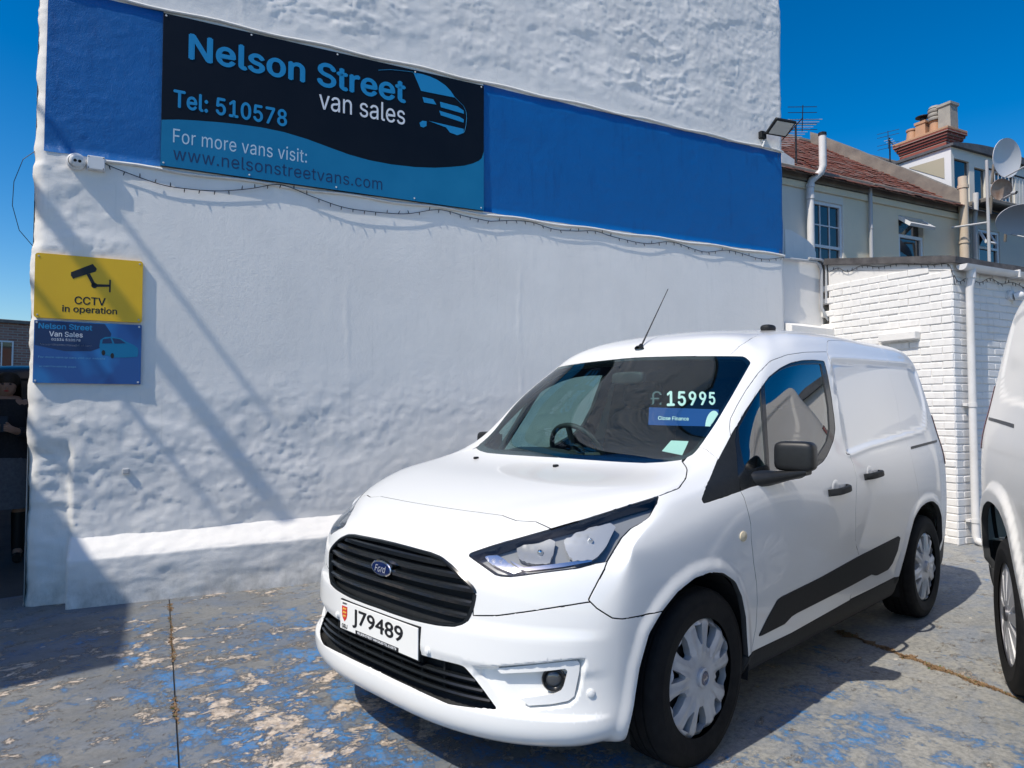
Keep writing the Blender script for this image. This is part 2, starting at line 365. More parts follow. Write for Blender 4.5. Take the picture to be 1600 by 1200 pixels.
# ---- wall paint and relief
def wall_mat(name, col, dark, bump=.004, grime=.35, rough=.75, splash=False):
    m = mat(name, col, rough); t = NT(m); v = t.coord()
    c = t.mix(t.ramp(t.noise(v, 1.1, 6, .6, .3), [(.42, 0.), (.72, .8)]), col, tuple(x*.90 for x in col))
    c = t.mix(t.ramp(t.noise(t.coord((5, 5, .8)), 2.0, 6, .65), [(.55, 0.), (.78, grime)]), c, dark)
    if splash:
        geo = t.n('ShaderNodeNewGeometry'); sp = t.n('ShaderNodeSeparateXYZ'); t.l(geo.outputs['Position'], sp.inputs[0]); mr = t.n('ShaderNodeMapRange'); mr.inputs['From Min'].default_value = .30; mr.inputs['From Max'].default_value = .0; t.l(sp.outputs[2], mr.inputs['Value'])
        c = t.mix(t.math('MULTIPLY', mr.outputs[0], t.ramp(t.noise(t.coord((1, 1, .6)), 7, 8, .7), [(.40, 0.), (.66, .75)])), c, (.30, .29, .26))
        c = t.mix(t.ramp(t.noise(t.coord((9, 9, .55)), 2.4, 7, .7), [(.60, 0.), (.75, .35)]), c, (.50, .51, .48))
    t.col(c); h = t.math('ADD', t.math('MULTIPLY', t.noise(v, 24, 7, .68), .7), t.math('MULTIPLY', t.noise(v, 130, 3), .35)); t.bump(h, bump, .9); return m
M['render_white'] = wall_mat('white_masonry_paint', (.79, .77, .735), (.62, .62, .605), .0030, .40, .75, True)
M['band_blue'] = wall_mat('blue_masonry_paint', (.002, .105, .34), (.003, .060, .22), .006, .85, .40)
def relief(s, z):
    """lumps of the rubble wall under the render (metres, + outwards)"""
    top = sstep(4.15, 4.5, z); low = (1-sstep(1.15, 1.75, z))*(1-.35*sstep(3, 5, s)); left = (1-sstep(-.80, -.25, s))*(1-.55*sstep(2.9, 3.1, z)); mid = .045+.20*sstep(3.0, 3.1, z)
    k = np.clip(np.maximum(np.maximum(top*.95, low*(.45+.5*(1-sstep(-.2, 1.6, s))+.3*sstep(-.1, .2, fbm(s*.8, z*.9, 2, 15)))), left*.95), mid, 1)*(1-.10*sstep(2.98, 3.1, z)*(1-sstep(4.1, 4.25, z)))
    w = .25*fbm(s*1.3+9, z*1.3, 3, 5)
    a = fbm((s+w)*1.6, (z-w*.6)*2.6, 3, 11); lump = .010*sstep(-.20, .30, a)
    # trowel ridges and broken edges of the render: thin crests, mostly lying flat
    r1 = 1-np.abs(fbm((s+w)*2.3+4, (z-w*.8)*4.6, 4, 23, .55))*2.2; r2 = 1-np.abs(fbm((s-w)*5.5, (z+w)*9.5, 3, 29, .55))*2.2
    patch = sstep(-.12, .22, fbm(s*.95+3, z*1.25, 3, 71))
    crest = .010*np.clip(r1, 0, 1)**5*patch+.0055*np.clip(r2, 0, 1)**4*sstep(-.25, .15, fbm(s*1.9, z*2.3, 2, 77))
    grit = .0050*fbm(s*9, z*11, 4, 37, .65)+.0022*fbm(s*30, z*34, 2, 41)
    d = .010*fbm(s*.55, z*.5, 2, 3)+k*(lump+crest+grit)+.0006*fbm(s*14, z*5, 3, 45)
    for s0, z0, z1 in ((1.06, 1.2, 2.3), (2.61, 1.4, 2.6), (.24, 4.2, 5.2)): # ridges where plaster bays meet
        m = sstep(z0-.2, z0+.1, z)*(1-sstep(z1-.2, z1+.2, z)); d = d+.0028*m*np.exp(-((s-s0-.010*np.sin(z*5)-.012*fbm(z*9, z*0, 2, 8))/.012)**2)*(.4+.6*sstep(-.1, .3, fbm(z*4, s*0+s0, 2, 13)))
    d = d-.040*(1-sstep(-.815, -.79, s+.02*fbm(z*6, s*0, 3, 9)))*(1-sstep(.98, 1.12, z+.03*fbm(s*6, z*0, 2, 4)))
    return d
def grid(s0, s1, z0, z1, st, fn):
    ns = max(2, int((s1-s0)/st)+1); nz = max(2, int((z1-z0)/st)+1); ss, zz = np.meshgrid(np.linspace(s0, s1, ns), np.linspace(z0, z1, nz)); P = fn(ss, zz).reshape(-1, 3)
    F = [(j*ns+i, j*ns+i+1, (j+1)*ns+i+1, (j+1)*ns+i) for j in range(nz-1) for i in range(ns-1)]; return P, F
def white_house():
    h = wthing('white_house', 'tall white rough-rendered gable wall with blue painted band behind the van', 'house', 0, WOFF)
    S0_, S1_, H = -1.055, 5.93, 6.6
    def edge(ss, zz):
        k = np.clip((-.80-ss)/.25, 0, 1); s2 = ss+k*(.016*fbm(zz*3.1, zz*0+3, 4, 51)+.014*fbm(zz*9, zz*0, 3, 52)-.012*np.maximum(0, 4.1-zz)*0); k2 = np.clip((ss-5.8)/.13, 0, 1); return s2+k2*.015*fbm(zz*2.7, zz*0, 3, 61)
    def wf(ss, zz):
        s2 = edge(ss, zz); d = relief(ss, zz); r_ = np.clip((S0_+.07-ss)/.07, 0, 1)**2*.05+np.clip((ss-S1_+.05)/.05, 0, 1)**2*.03
        return np.stack([s2, -(d-r_), zz], -1)
    P, F = grid(S0_, S1_, 0, H, .0175, wf); ns = max(2, int((S1_-S0_)/.0175)+1); nz = len(P)//ns; P = [tuple(p) for p in P]
    for col, sg in ((0, 1), (ns-1, -1)):
        k = len(P); P += [(P[j*ns+col][0]+sg*.01, .35, P[j*ns+col][2]) for j in range(nz)]; F = F+[(j*ns+col, (j+1)*ns+col, k+j+1, k+j)[::sg] for j in range(nz-1)]
    o = obj('gable_wall', P, F, M['render_white'], h, smooth=True)
    # gable top and the other walls
    mid = (S0_+S1_)/2
    mb = MB(); mb.v = [(S0_, 0, H), (S1_, 0, H), (mid, 0, H+2.6)]; mb.f = [(0, 1, 2)]; mb.build('gable_top', M['render_white'], h)
    mb = MB(); mb.v = [(S0_, .05, 0), (S0_, 8, 0), (S0_, 8, H), (S0_, .05, H)]; mb.f = [(0, 3, 2, 1)]; mb.build('side_wall', M['render_white'], h)
    mb = MB(); mb.v = [(S1_, .03, 0), (S1_, 8, 0), (S1_, 8, H), (S1_, .03, H), (S0_, 8, 0), (S0_, 8, H), (mid, 8, H+2.6)]; mb.f = [(0, 1, 2, 3), (4, 5, 6, 2, 1)]; mb.build('back_wall', M['render_white'], h)
    mb = MB(); mb.v = [(S0_-.15, -.12, H-.12), (mid, -.12, H+2.62), (mid, 8.1, H+2.62), (S0_-.15, 8.1, H-.12), (S1_+.15, -.12, H-.12), (S1_+.15, 8.1, H-.12)]; mb.f = [(0, 1, 2, 3), (1, 4, 5, 2)]; mb.build('roof', M['slate'], h)
    # painted band, left and right of the sign board
    for a, b in ((-1.0, -.298), (2.236, 5.93)):
        def bf(ss, zz):
            s2 = np.where(ss < -.95, ss, edge(ss, zz)) if a > 0 else ss; rag = .010*fbm(ss*4, zz*0+1, 4, 81)
            zt = np.where(zz > 4.1, 4.185+rag, zz); zt = np.where(zz < 3.1, 3.048+rag, zt); r2 = np.clip((ss-S1_+.05)/.05, 0, 1)**2*.03
            return np.stack([s2, -(relief(ss, zt)+.004-r2), zt], -1)
        P, F = grid(a, b, 3.05, 4.185, .0175, bf); obj('painted_band', P, F, M['band_blue'], h, smooth=True)
    # plinth
    def pf(ss, tt):
        s_ = ss; zf = .315+.045*(ss+.6)/1.5*.6; zf = np.clip(zf, .28, .38); L = np.array([0., .62, .70, 1.0])
        o_ = np.interp(tt, L, [.15, .148, .130, -.02]); z_ = np.where(tt < .62, tt/.62*zf, np.where(tt < .70, zf+(tt-.62)/.08*.022, zf+.022+(tt-.70)/.30*.13))
        rg = .010*fbm(ss*2.2, tt*3+ss*0, 4, 91)+.0045*fbm(ss*13, tt*9, 3, 93, .6); return np.stack([s_, -(o_+rg*sstep(.02, .2, tt)), z_+rg*.6*sstep(.3, .6, tt)], -1)
    P, F = grid(-.80, 5.92, 0, 1., .022, pf); ns = max(2, int((5.92+.80)/.022)+1); e0 = [i*ns for i in range(len(P)//ns)]; P = list(map(tuple, P)); k = len(P); P += [(-.79, .04, P[i][2]) for i in e0]
    F = F+[(e0[i], e0[i+1], k+i+1, k+i) for i in range(len(e0)-1)]; obj('plinth', P, F, M['render_white'], h, smooth=True)
    # bead strips along the band
    for z0, (a, b) in ((4.205, (-.95, 5.92)), (3.030, (-.66, 5.92))):
        n = 60; pts = []
        for i in range(n+1): s_ = a+(b-a)*i/n; pts.append((s_, -(float(relief(np.array([s_]), np.array([z0]))[0])+.010), z0+.008*math.sin(i*.9)))
        MB().tube(pts, .011, 6).build('bead_strip', M['white_gloss'], h, smooth=60)
    # small vents and blots on the face
    mb = MB(); mb.bbox(-.495, -.455, -.022, .01, .862, .898, .004); mb.build('vent', M['grey_plastic'], h)
    return h
M['slate'] = speckle('roof_slate', (.06, .065, .075), (.11, .115, .125), 5, .7, .004, 20)
M['white_gloss'] = speckle('white_gloss_paint', (.72, .72, .71), (.62, .62, .60), 9, .4)
M['grey_plastic'] = mat('grey_plastic', (.42, .43, .44), .5)
WHITE = white_house()

# ---- neighbouring house that shades the left of the yard (outside the picture)
def neighbour():
    h = thing('neighbouring_house', 'rendered house across the alley that shades the left side of the yard', 'house', (4.6, -4.0, 0))
    P4 = [W(s_, o_)-Vector((4.6, -4.0, 0)) for s_, o_ in ((-4.05, 2.22), (-11, 2.22), (-11, -1.2), (-4.05, -1.2))]; mb = MB()
    mb.v = [(p.x, p.y, 0) for p in P4]+[(p.x, p.y, 5.0) for p in P4]; mb.f = [(i, (i+1) % 4, (i+1) % 4+4, i+4) for i in range(4)]+[(4, 5, 6, 7)]; mb.build('front_wing', M['cream_render'], h)
    mb = MB(); mb.box(-2.5, 7, -14, -.2, 0, 6.6); mb.build('main_block', M['cream_render'], h)  # unseen block added to keep the alley in shade
    mb = MB(); mb.v = [(-2.7, .0, 6.55), (7.2, .0, 6.55), (7.2, -14.2, 6.55), (-2.7, -14.2, 6.55), (-2.7+4.9, -3, 8.6), (-2.7+4.9, -11, 8.6)]; mb.f = [(0, 1, 4), (1, 2, 5, 4), (2, 3, 5), (3, 0, 4, 5)]; mb.build('roof', M['slate'], h)
    for y in (-3, -6.5, -10):
        for z in (.9, 3.8):
            f = MB(); f.box(-2.53, -2.44, y-.5, y-.44, z, z+1.4); f.box(-2.53, -2.44, y+.44, y+.5, z, z+1.4); f.box(-2.53, -2.44, y-.44, y+.44, z, z+.06); f.box(-2.53, -2.44, y-.44, y+.44, z+1.34, z+1.4); w = f.build('window', M['white_gloss'], h)
            MB().box(-2.518, -2.512, y-.44, y+.44, z+.06, z+1.34).build('pane', M['dark_pane'], w)
M['cream_render'] = wall_mat('cream_render', (.52, .47, .38), (.36, .33, .28), .003, .4)
M['dark_pane'] = mat('dark_window_glass', (.012, .016, .018), .04, coat=1.)
neighbour()
def streak_poles():  # unseen poles added to cast the diagonal shadow streaks on the wall
    t = thing('scaffold', 'steel scaffold with projecting poles beside the neighbouring house', 'scaffold', W(-4.4, -1.9)); L_ = lambda s_, o_, z_: W(s_, o_, z_)-W(-4.4, -1.9)
    tubes = [(-3.74, 6.45, 1.00, .060), (-4.95, 6.59, .96, .030), (-4.4, 6.75, .95, .022), (-4.1, 6.35, .98, .018), (-3.95, 7.35, 1.02, .020)]
    for s_, z_, o_, r_ in tubes: MB().tube([L_(s_, -2.3, z_), L_(s_, o_, z_)], r_, 10).build('pole', M['grey_plastic'], t, smooth=60)
    for s_ in (-3.74, -4.95): MB().tube([L_(s_, -2.0, 0), L_(s_, -2.0, 7.6)], .024, 10).build('standard', M['grey_plastic'], t, smooth=60)
    for z_ in (2.2, 4.4, 6.52, 7.4): MB().tube([L_(-3.6, -2.05, z_), L_(-5.1, -2.05, z_)], .024, 10).build('ledger', M['grey_plastic'], t, smooth=60)
streak_poles()
def store():  # unseen store added for its reflection and bounce on the van side
    t = thing('store_building', 'low white rendered store across the end of the yard', 'building', (-10.5, 1.6, 0))
    MB().box(-4, 0, 0, 9, 0, 3.6).build('wall', M['store_white'], t); MB().box(-4.1, .12, -.1, 9.1, 3.6, 3.8).build('roof', M['slate'], t)
    for y in (1.0, 4.2, 7.0):
        d = MB().box(.0, .05, y, y+1.9, .02, 2.3).build('door', M['grey_plastic'], t)
        for k in range(9): MB().box(.05, .065, y+.04, y+1.86, .10+k*.24, .30+k*.24).build('slat', M['grey_plastic'], d)
M['store_white'] = wall_mat('white_store_render', (.72, .70, .66), (.5, .49, .46), .003, .4)
store()
# ------------------------------------------------------------------ van body: control rings (sill to roof centre) x columns (nose centre, side, tail centre), left half, metres
NET = np.array([
 [(0.7, 0, 0.195), (0.69, 0.28, 0.195), (0.63, 0.5, 0.195), (0.53, 0.66, 0.195), (0.43, 0.76, 0.195), (0.38, 0.79, 0.19), (0.05, 0.77, 0.19), (-0.4, 0.77, 0.19), (-0.9, 0.77, 0.19), (-1.4, 0.77, 0.19), (-1.9, 0.77, 0.19), (-2.4, 0.77, 0.19), (-2.85, 0.77, 0.19), (-3.09, 0.75, 0.19), (-3.12, 0.714, 0.2), (-3.185, 0.456, 0.2), (-3.19, 0, 0.2)],
 [(0.83, 0, 0.25), (0.82, 0.3, 0.25), (0.755, 0.55, 0.25), (0.645, 0.73, 0.256), (0.52, 0.84, 0.262), (0.38, 0.855, 0.25), (0.05, 0.862, 0.25), (-0.4, 0.855, 0.25), (-0.9, 0.855, 0.25), (-1.4, 0.855, 0.25), (-1.9, 0.855, 0.25), (-2.4, 0.855, 0.25), (-2.85, 0.855, 0.25), (-3.09, 0.835, 0.25), (-3.18, 0.78, 0.26), (-3.245, 0.498, 0.26), (-3.25, 0, 0.26)],
 [(0.838, 0, 0.36), (0.828, 0.3, 0.36), (0.765, 0.55, 0.36), (0.655, 0.73, 0.36), (0.53, 0.84, 0.36), (0.38, 0.868, 0.38), (0.05, 0.88, 0.38), (-0.4, 0.878, 0.38), (-0.9, 0.878, 0.38), (-1.4, 0.878, 0.38), (-1.9, 0.878, 0.38), (-2.4, 0.878, 0.38), (-2.85, 0.878, 0.38), (-3.09, 0.855, 0.38), (-3.21, 0.799, 0.38), (-3.275, 0.51, 0.38), (-3.28, 0, 0.38)],
 [(0.83, 0, 0.5), (0.82, 0.3, 0.5), (0.755, 0.55, 0.5), (0.65, 0.73, 0.5), (0.53, 0.84, 0.5), (0.38, 0.876, 0.52), (0.05, 0.892, 0.52), (-0.4, 0.89, 0.52), (-0.9, 0.89, 0.52), (-1.4, 0.89, 0.52), (-1.9, 0.89, 0.52), (-2.4, 0.89, 0.52), (-2.85, 0.89, 0.52), (-3.09, 0.868, 0.52), (-3.225, 0.813, 0.52), (-3.29, 0.519, 0.52), (-3.295, 0, 0.52)],
 [(0.82, 0, 0.64), (0.808, 0.3, 0.64), (0.745, 0.55, 0.64), (0.642, 0.73, 0.64), (0.525, 0.84, 0.64), (0.38, 0.878, 0.66), (0.05, 0.896, 0.66), (-0.4, 0.898, 0.66), (-0.9, 0.898, 0.66), (-1.4, 0.898, 0.66), (-1.9, 0.898, 0.66), (-2.4, 0.898, 0.66), (-2.85, 0.898, 0.66), (-3.09, 0.875, 0.66), (-3.23, 0.82, 0.66), (-3.295, 0.523, 0.66), (-3.3, 0, 0.66)],
 [(0.808, 0, 0.765), (0.792, 0.3, 0.765), (0.715, 0.55, 0.765), (0.595, 0.73, 0.77), (0.47, 0.84, 0.775), (0.38, 0.875, 0.8), (0.05, 0.895, 0.8), (-0.4, 0.902, 0.8), (-0.9, 0.902, 0.8), (-1.4, 0.902, 0.8), (-1.9, 0.902, 0.8), (-2.4, 0.902, 0.8), (-2.85, 0.902, 0.8), (-3.09, 0.877, 0.8), (-3.23, 0.82, 0.8), (-3.295, 0.523, 0.8), (-3.3, 0, 0.8)],
 [(0.735, 0, 0.85), (0.715, 0.3, 0.85), (0.62, 0.55, 0.85), (0.49, 0.73, 0.852), (0.365, 0.84, 0.855), (0.38, 0.862, 0.86), (0.05, 0.888, 0.88), (-0.4, 0.897, 0.91), (-0.9, 0.897, 0.91), (-1.4, 0.897, 0.91), (-1.9, 0.897, 0.91), (-2.4, 0.897, 0.91), (-2.85, 0.897, 0.91), (-3.09, 0.872, 0.91), (-3.23, 0.818, 0.91), (-3.295, 0.522, 0.91), (-3.3, 0, 0.91)],
 [(0.58, 0, 0.92), (0.57, 0.3, 0.921), (0.51, 0.55, 0.924), (0.405, 0.715, 0.926), (0.285, 0.808, 0.93), (0.2, 0.848, 0.94), (-0.03, 0.872, 0.95), (-0.4, 0.884, 0.98), (-0.9, 0.884, 1), (-1.4, 0.884, 1), (-1.9, 0.884, 1), (-2.4, 0.884, 1), (-2.85, 0.884, 1), (-3.09, 0.862, 1), (-3.225, 0.808, 1), (-3.29, 0.516, 1), (-3.295, 0, 1)],
 [(0.22, 0, 1.006), (0.21, 0.29, 1.008), (0.19, 0.54, 1.012), (0.16, 0.7, 1.012), (0.12, 0.79, 1.005), (0.05, 0.832, 0.995), (-0.12, 0.848, 1.01), (-0.45, 0.86, 1.045), (-0.92, 0.864, 1.075), (-1.4, 0.864, 1.075), (-1.9, 0.864, 1.075), (-2.4, 0.864, 1.075), (-2.85, 0.864, 1.075), (-3.09, 0.845, 1.075), (-3.22, 0.79, 1.08), (-3.285, 0.504, 1.08), (-3.29, 0, 1.08)],
 [(-0.2, 0, 1.086), (-0.205, 0.28, 1.088), (-0.217, 0.51, 1.096), (-0.245, 0.68, 1.105), (-0.275, 0.758, 1.108), (-0.36, 0.8, 1.11), (-0.46, 0.82, 1.12), (-0.66, 0.838, 1.135), (-0.98, 0.842, 1.15), (-1.42, 0.842, 1.15), (-1.9, 0.842, 1.15), (-2.4, 0.842, 1.15), (-2.85, 0.842, 1.15), (-3.09, 0.825, 1.15), (-3.215, 0.771, 1.15), (-3.28, 0.492, 1.15), (-3.285, 0, 1.15)],
 [(-0.495, 0, 1.345), (-0.5, 0.27, 1.345), (-0.515, 0.49, 1.345), (-0.545, 0.645, 1.345), (-0.585, 0.712, 1.347), (-0.67, 0.748, 1.36), (-0.76, 0.764, 1.36), (-0.92, 0.78, 1.36), (-1.15, 0.786, 1.36), (-1.5, 0.79, 1.36), (-1.95, 0.79, 1.36), (-2.4, 0.79, 1.36), (-2.85, 0.787, 1.36), (-3.09, 0.772, 1.36), (-3.2, 0.724, 1.36), (-3.265, 0.462, 1.36), (-3.27, 0, 1.36)],
 [(-0.75, 0, 1.565), (-0.755, 0.25, 1.563), (-0.775, 0.46, 1.557), (-0.815, 0.605, 1.548), (-0.86, 0.663, 1.545), (-0.915, 0.692, 1.55), (-1, 0.706, 1.555), (-1.14, 0.722, 1.56), (-1.34, 0.73, 1.57), (-1.62, 0.735, 1.57), (-2, 0.735, 1.57), (-2.4, 0.735, 1.57), (-2.85, 0.732, 1.57), (-3.08, 0.718, 1.57), (-3.17, 0.672, 1.575), (-3.235, 0.429, 1.575), (-3.24, 0, 1.575)],
 [(-0.86, 0, 1.652), (-0.865, 0.25, 1.651), (-0.885, 0.44, 1.645), (-0.925, 0.565, 1.632), (-0.965, 0.618, 1.622), (-1.02, 0.648, 1.622), (-1.1, 0.664, 1.626), (-1.23, 0.683, 1.634), (-1.42, 0.691, 1.645), (-1.68, 0.697, 1.655), (-2.03, 0.697, 1.66), (-2.4, 0.697, 1.66), (-2.85, 0.694, 1.668), (-3.07, 0.68, 1.668), (-3.145, 0.634, 1.66), (-3.21, 0.405, 1.66), (-3.215, 0, 1.66)],
 [(-1.03, 0, 1.722), (-1.035, 0.21, 1.719), (-1.05, 0.36, 1.712), (-1.08, 0.46, 1.702), (-1.11, 0.51, 1.695), (-1.16, 0.555, 1.697), (-1.23, 0.575, 1.702), (-1.34, 0.605, 1.712), (-1.51, 0.618, 1.722), (-1.74, 0.622, 1.734), (-2.06, 0.622, 1.738), (-2.4, 0.622, 1.735), (-2.85, 0.618, 1.738), (-3.03, 0.6, 1.735), (-3.09, 0.564, 1.72), (-3.155, 0.36, 1.72), (-3.16, 0, 1.72)],
 [(-1.34, 0, 1.77), (-1.343, 0.13, 1.767), (-1.352, 0.23, 1.762), (-1.37, 0.29, 1.757), (-1.39, 0.32, 1.754), (-1.43, 0.35, 1.757), (-1.48, 0.36, 1.762), (-1.56, 0.37, 1.77), (-1.68, 0.375, 1.776), (-1.86, 0.375, 1.782), (-2.12, 0.375, 1.783), (-2.4, 0.375, 1.778), (-2.85, 0.37, 1.777), (-2.97, 0.36, 1.768), (-3.01, 0.329, 1.755), (-3.075, 0.21, 1.755), (-3.08, 0, 1.755)],
 [(-1.5, 0, 1.789), (-1.503, 0, 1.789), (-1.51, 0, 1.789), (-1.525, 0, 1.79), (-1.54, 0, 1.791), (-1.57, 0, 1.792), (-1.6, 0, 1.793), (-1.66, 0, 1.795), (-1.76, 0, 1.798), (-1.9, 0, 1.801), (-2.14, 0, 1.8), (-2.4, 0, 1.791), (-2.7, 0, 1.775), (-2.9, 0, 1.761), (-2.95, 0, 1.757), (-2.99, 0, 1.753), (-3, 0, 1.752)],
])
def bsp_ctrl(D,axis,lo,hi):
    """control points of the uniform cubic B-spline that passes through D along axis; lo/hi: 'mirror' or 'nat'"""
    D=np.moveaxis(D,axis,0);n=len(D)
    def solve(d,lo,hi):
        A=np.zeros((n,n));
        for i in range(n):
            A[i,i]=4
            if i>0:A[i,i-1]=1
            if i<n-1:A[i,i+1]=1
        for i,m in ((0,lo),(n-1,hi)):
            j=1 if i==0 else n-2
            if m=='even':A[i,j]=2
            elif m=='odd':A[i,j]=0;A[i,i]=4+0
            else:A[i,i]=6;A[i,j]=0
        return np.linalg.solve(A,6*d.reshape(n,-1)).reshape(d.shape)
    out=np.empty_like(D)
    for k in range(3):
        f=lambda m:('nat' if m=='nat' else ('odd' if k==1 else 'even'))
        out[...,k]=solve(D[...,k],f(lo),f(hi))
    def ext(P,m,first):
        a,b=(P[0],P[1]) if first else (P[-1],P[-2])
        if m=='nat':return 2*a-b
        e=b.copy();e[...,1]*=-1;return e
    out=np.concatenate([ext(out,lo,True)[None],out,ext(out,hi,False)[None]],0)
    return np.moveaxis(out,0,axis)

def _w(t): return np.stack([(1-t)**3,3*t**3-6*t*t+4,-3*t**3+3*t*t+3*t+1,t**3],-1)/6
NV, NU = NET.shape[0]-1, NET.shape[1]-1
class Surf:
    """smooth body surface S(u,v) through the control rings"""
    def __init__(s, net): s.ct = bsp_ctrl(bsp_ctrl(net, 1, 'mirror', 'mirror'), 0, 'nat', 'mirror')
    def __call__(s, u, v):
        u = np.clip(np.asarray(u, float), 0, NU); v = np.clip(np.asarray(v, float), 0, NV)
        iu = np.minimum(u.astype(int), NU-1); iv = np.minimum(v.astype(int), NV-1); wu = _w(u-iu); wv = _w(v-iv); P = np.zeros(u.shape+(3,))
        for a in range(4):
            for b in range(4): P += (wv[..., a]*wu[..., b])[..., None]*s.ct[iv+a, iu+b]
        return P
    def normal(s, u, v, h=.02):
        u = np.asarray(u, float); v = np.asarray(v, float)
        du = s(np.minimum(u+h, NU), v)-s(np.maximum(u-h, 0), v); dv = s(u, np.minimum(v+h, NV))-s(u, np.maximum(v-h, 0))
        n = np.cross(du, dv); n /= np.linalg.norm(n, axis=-1, keepdims=True)+1e-12
        return n

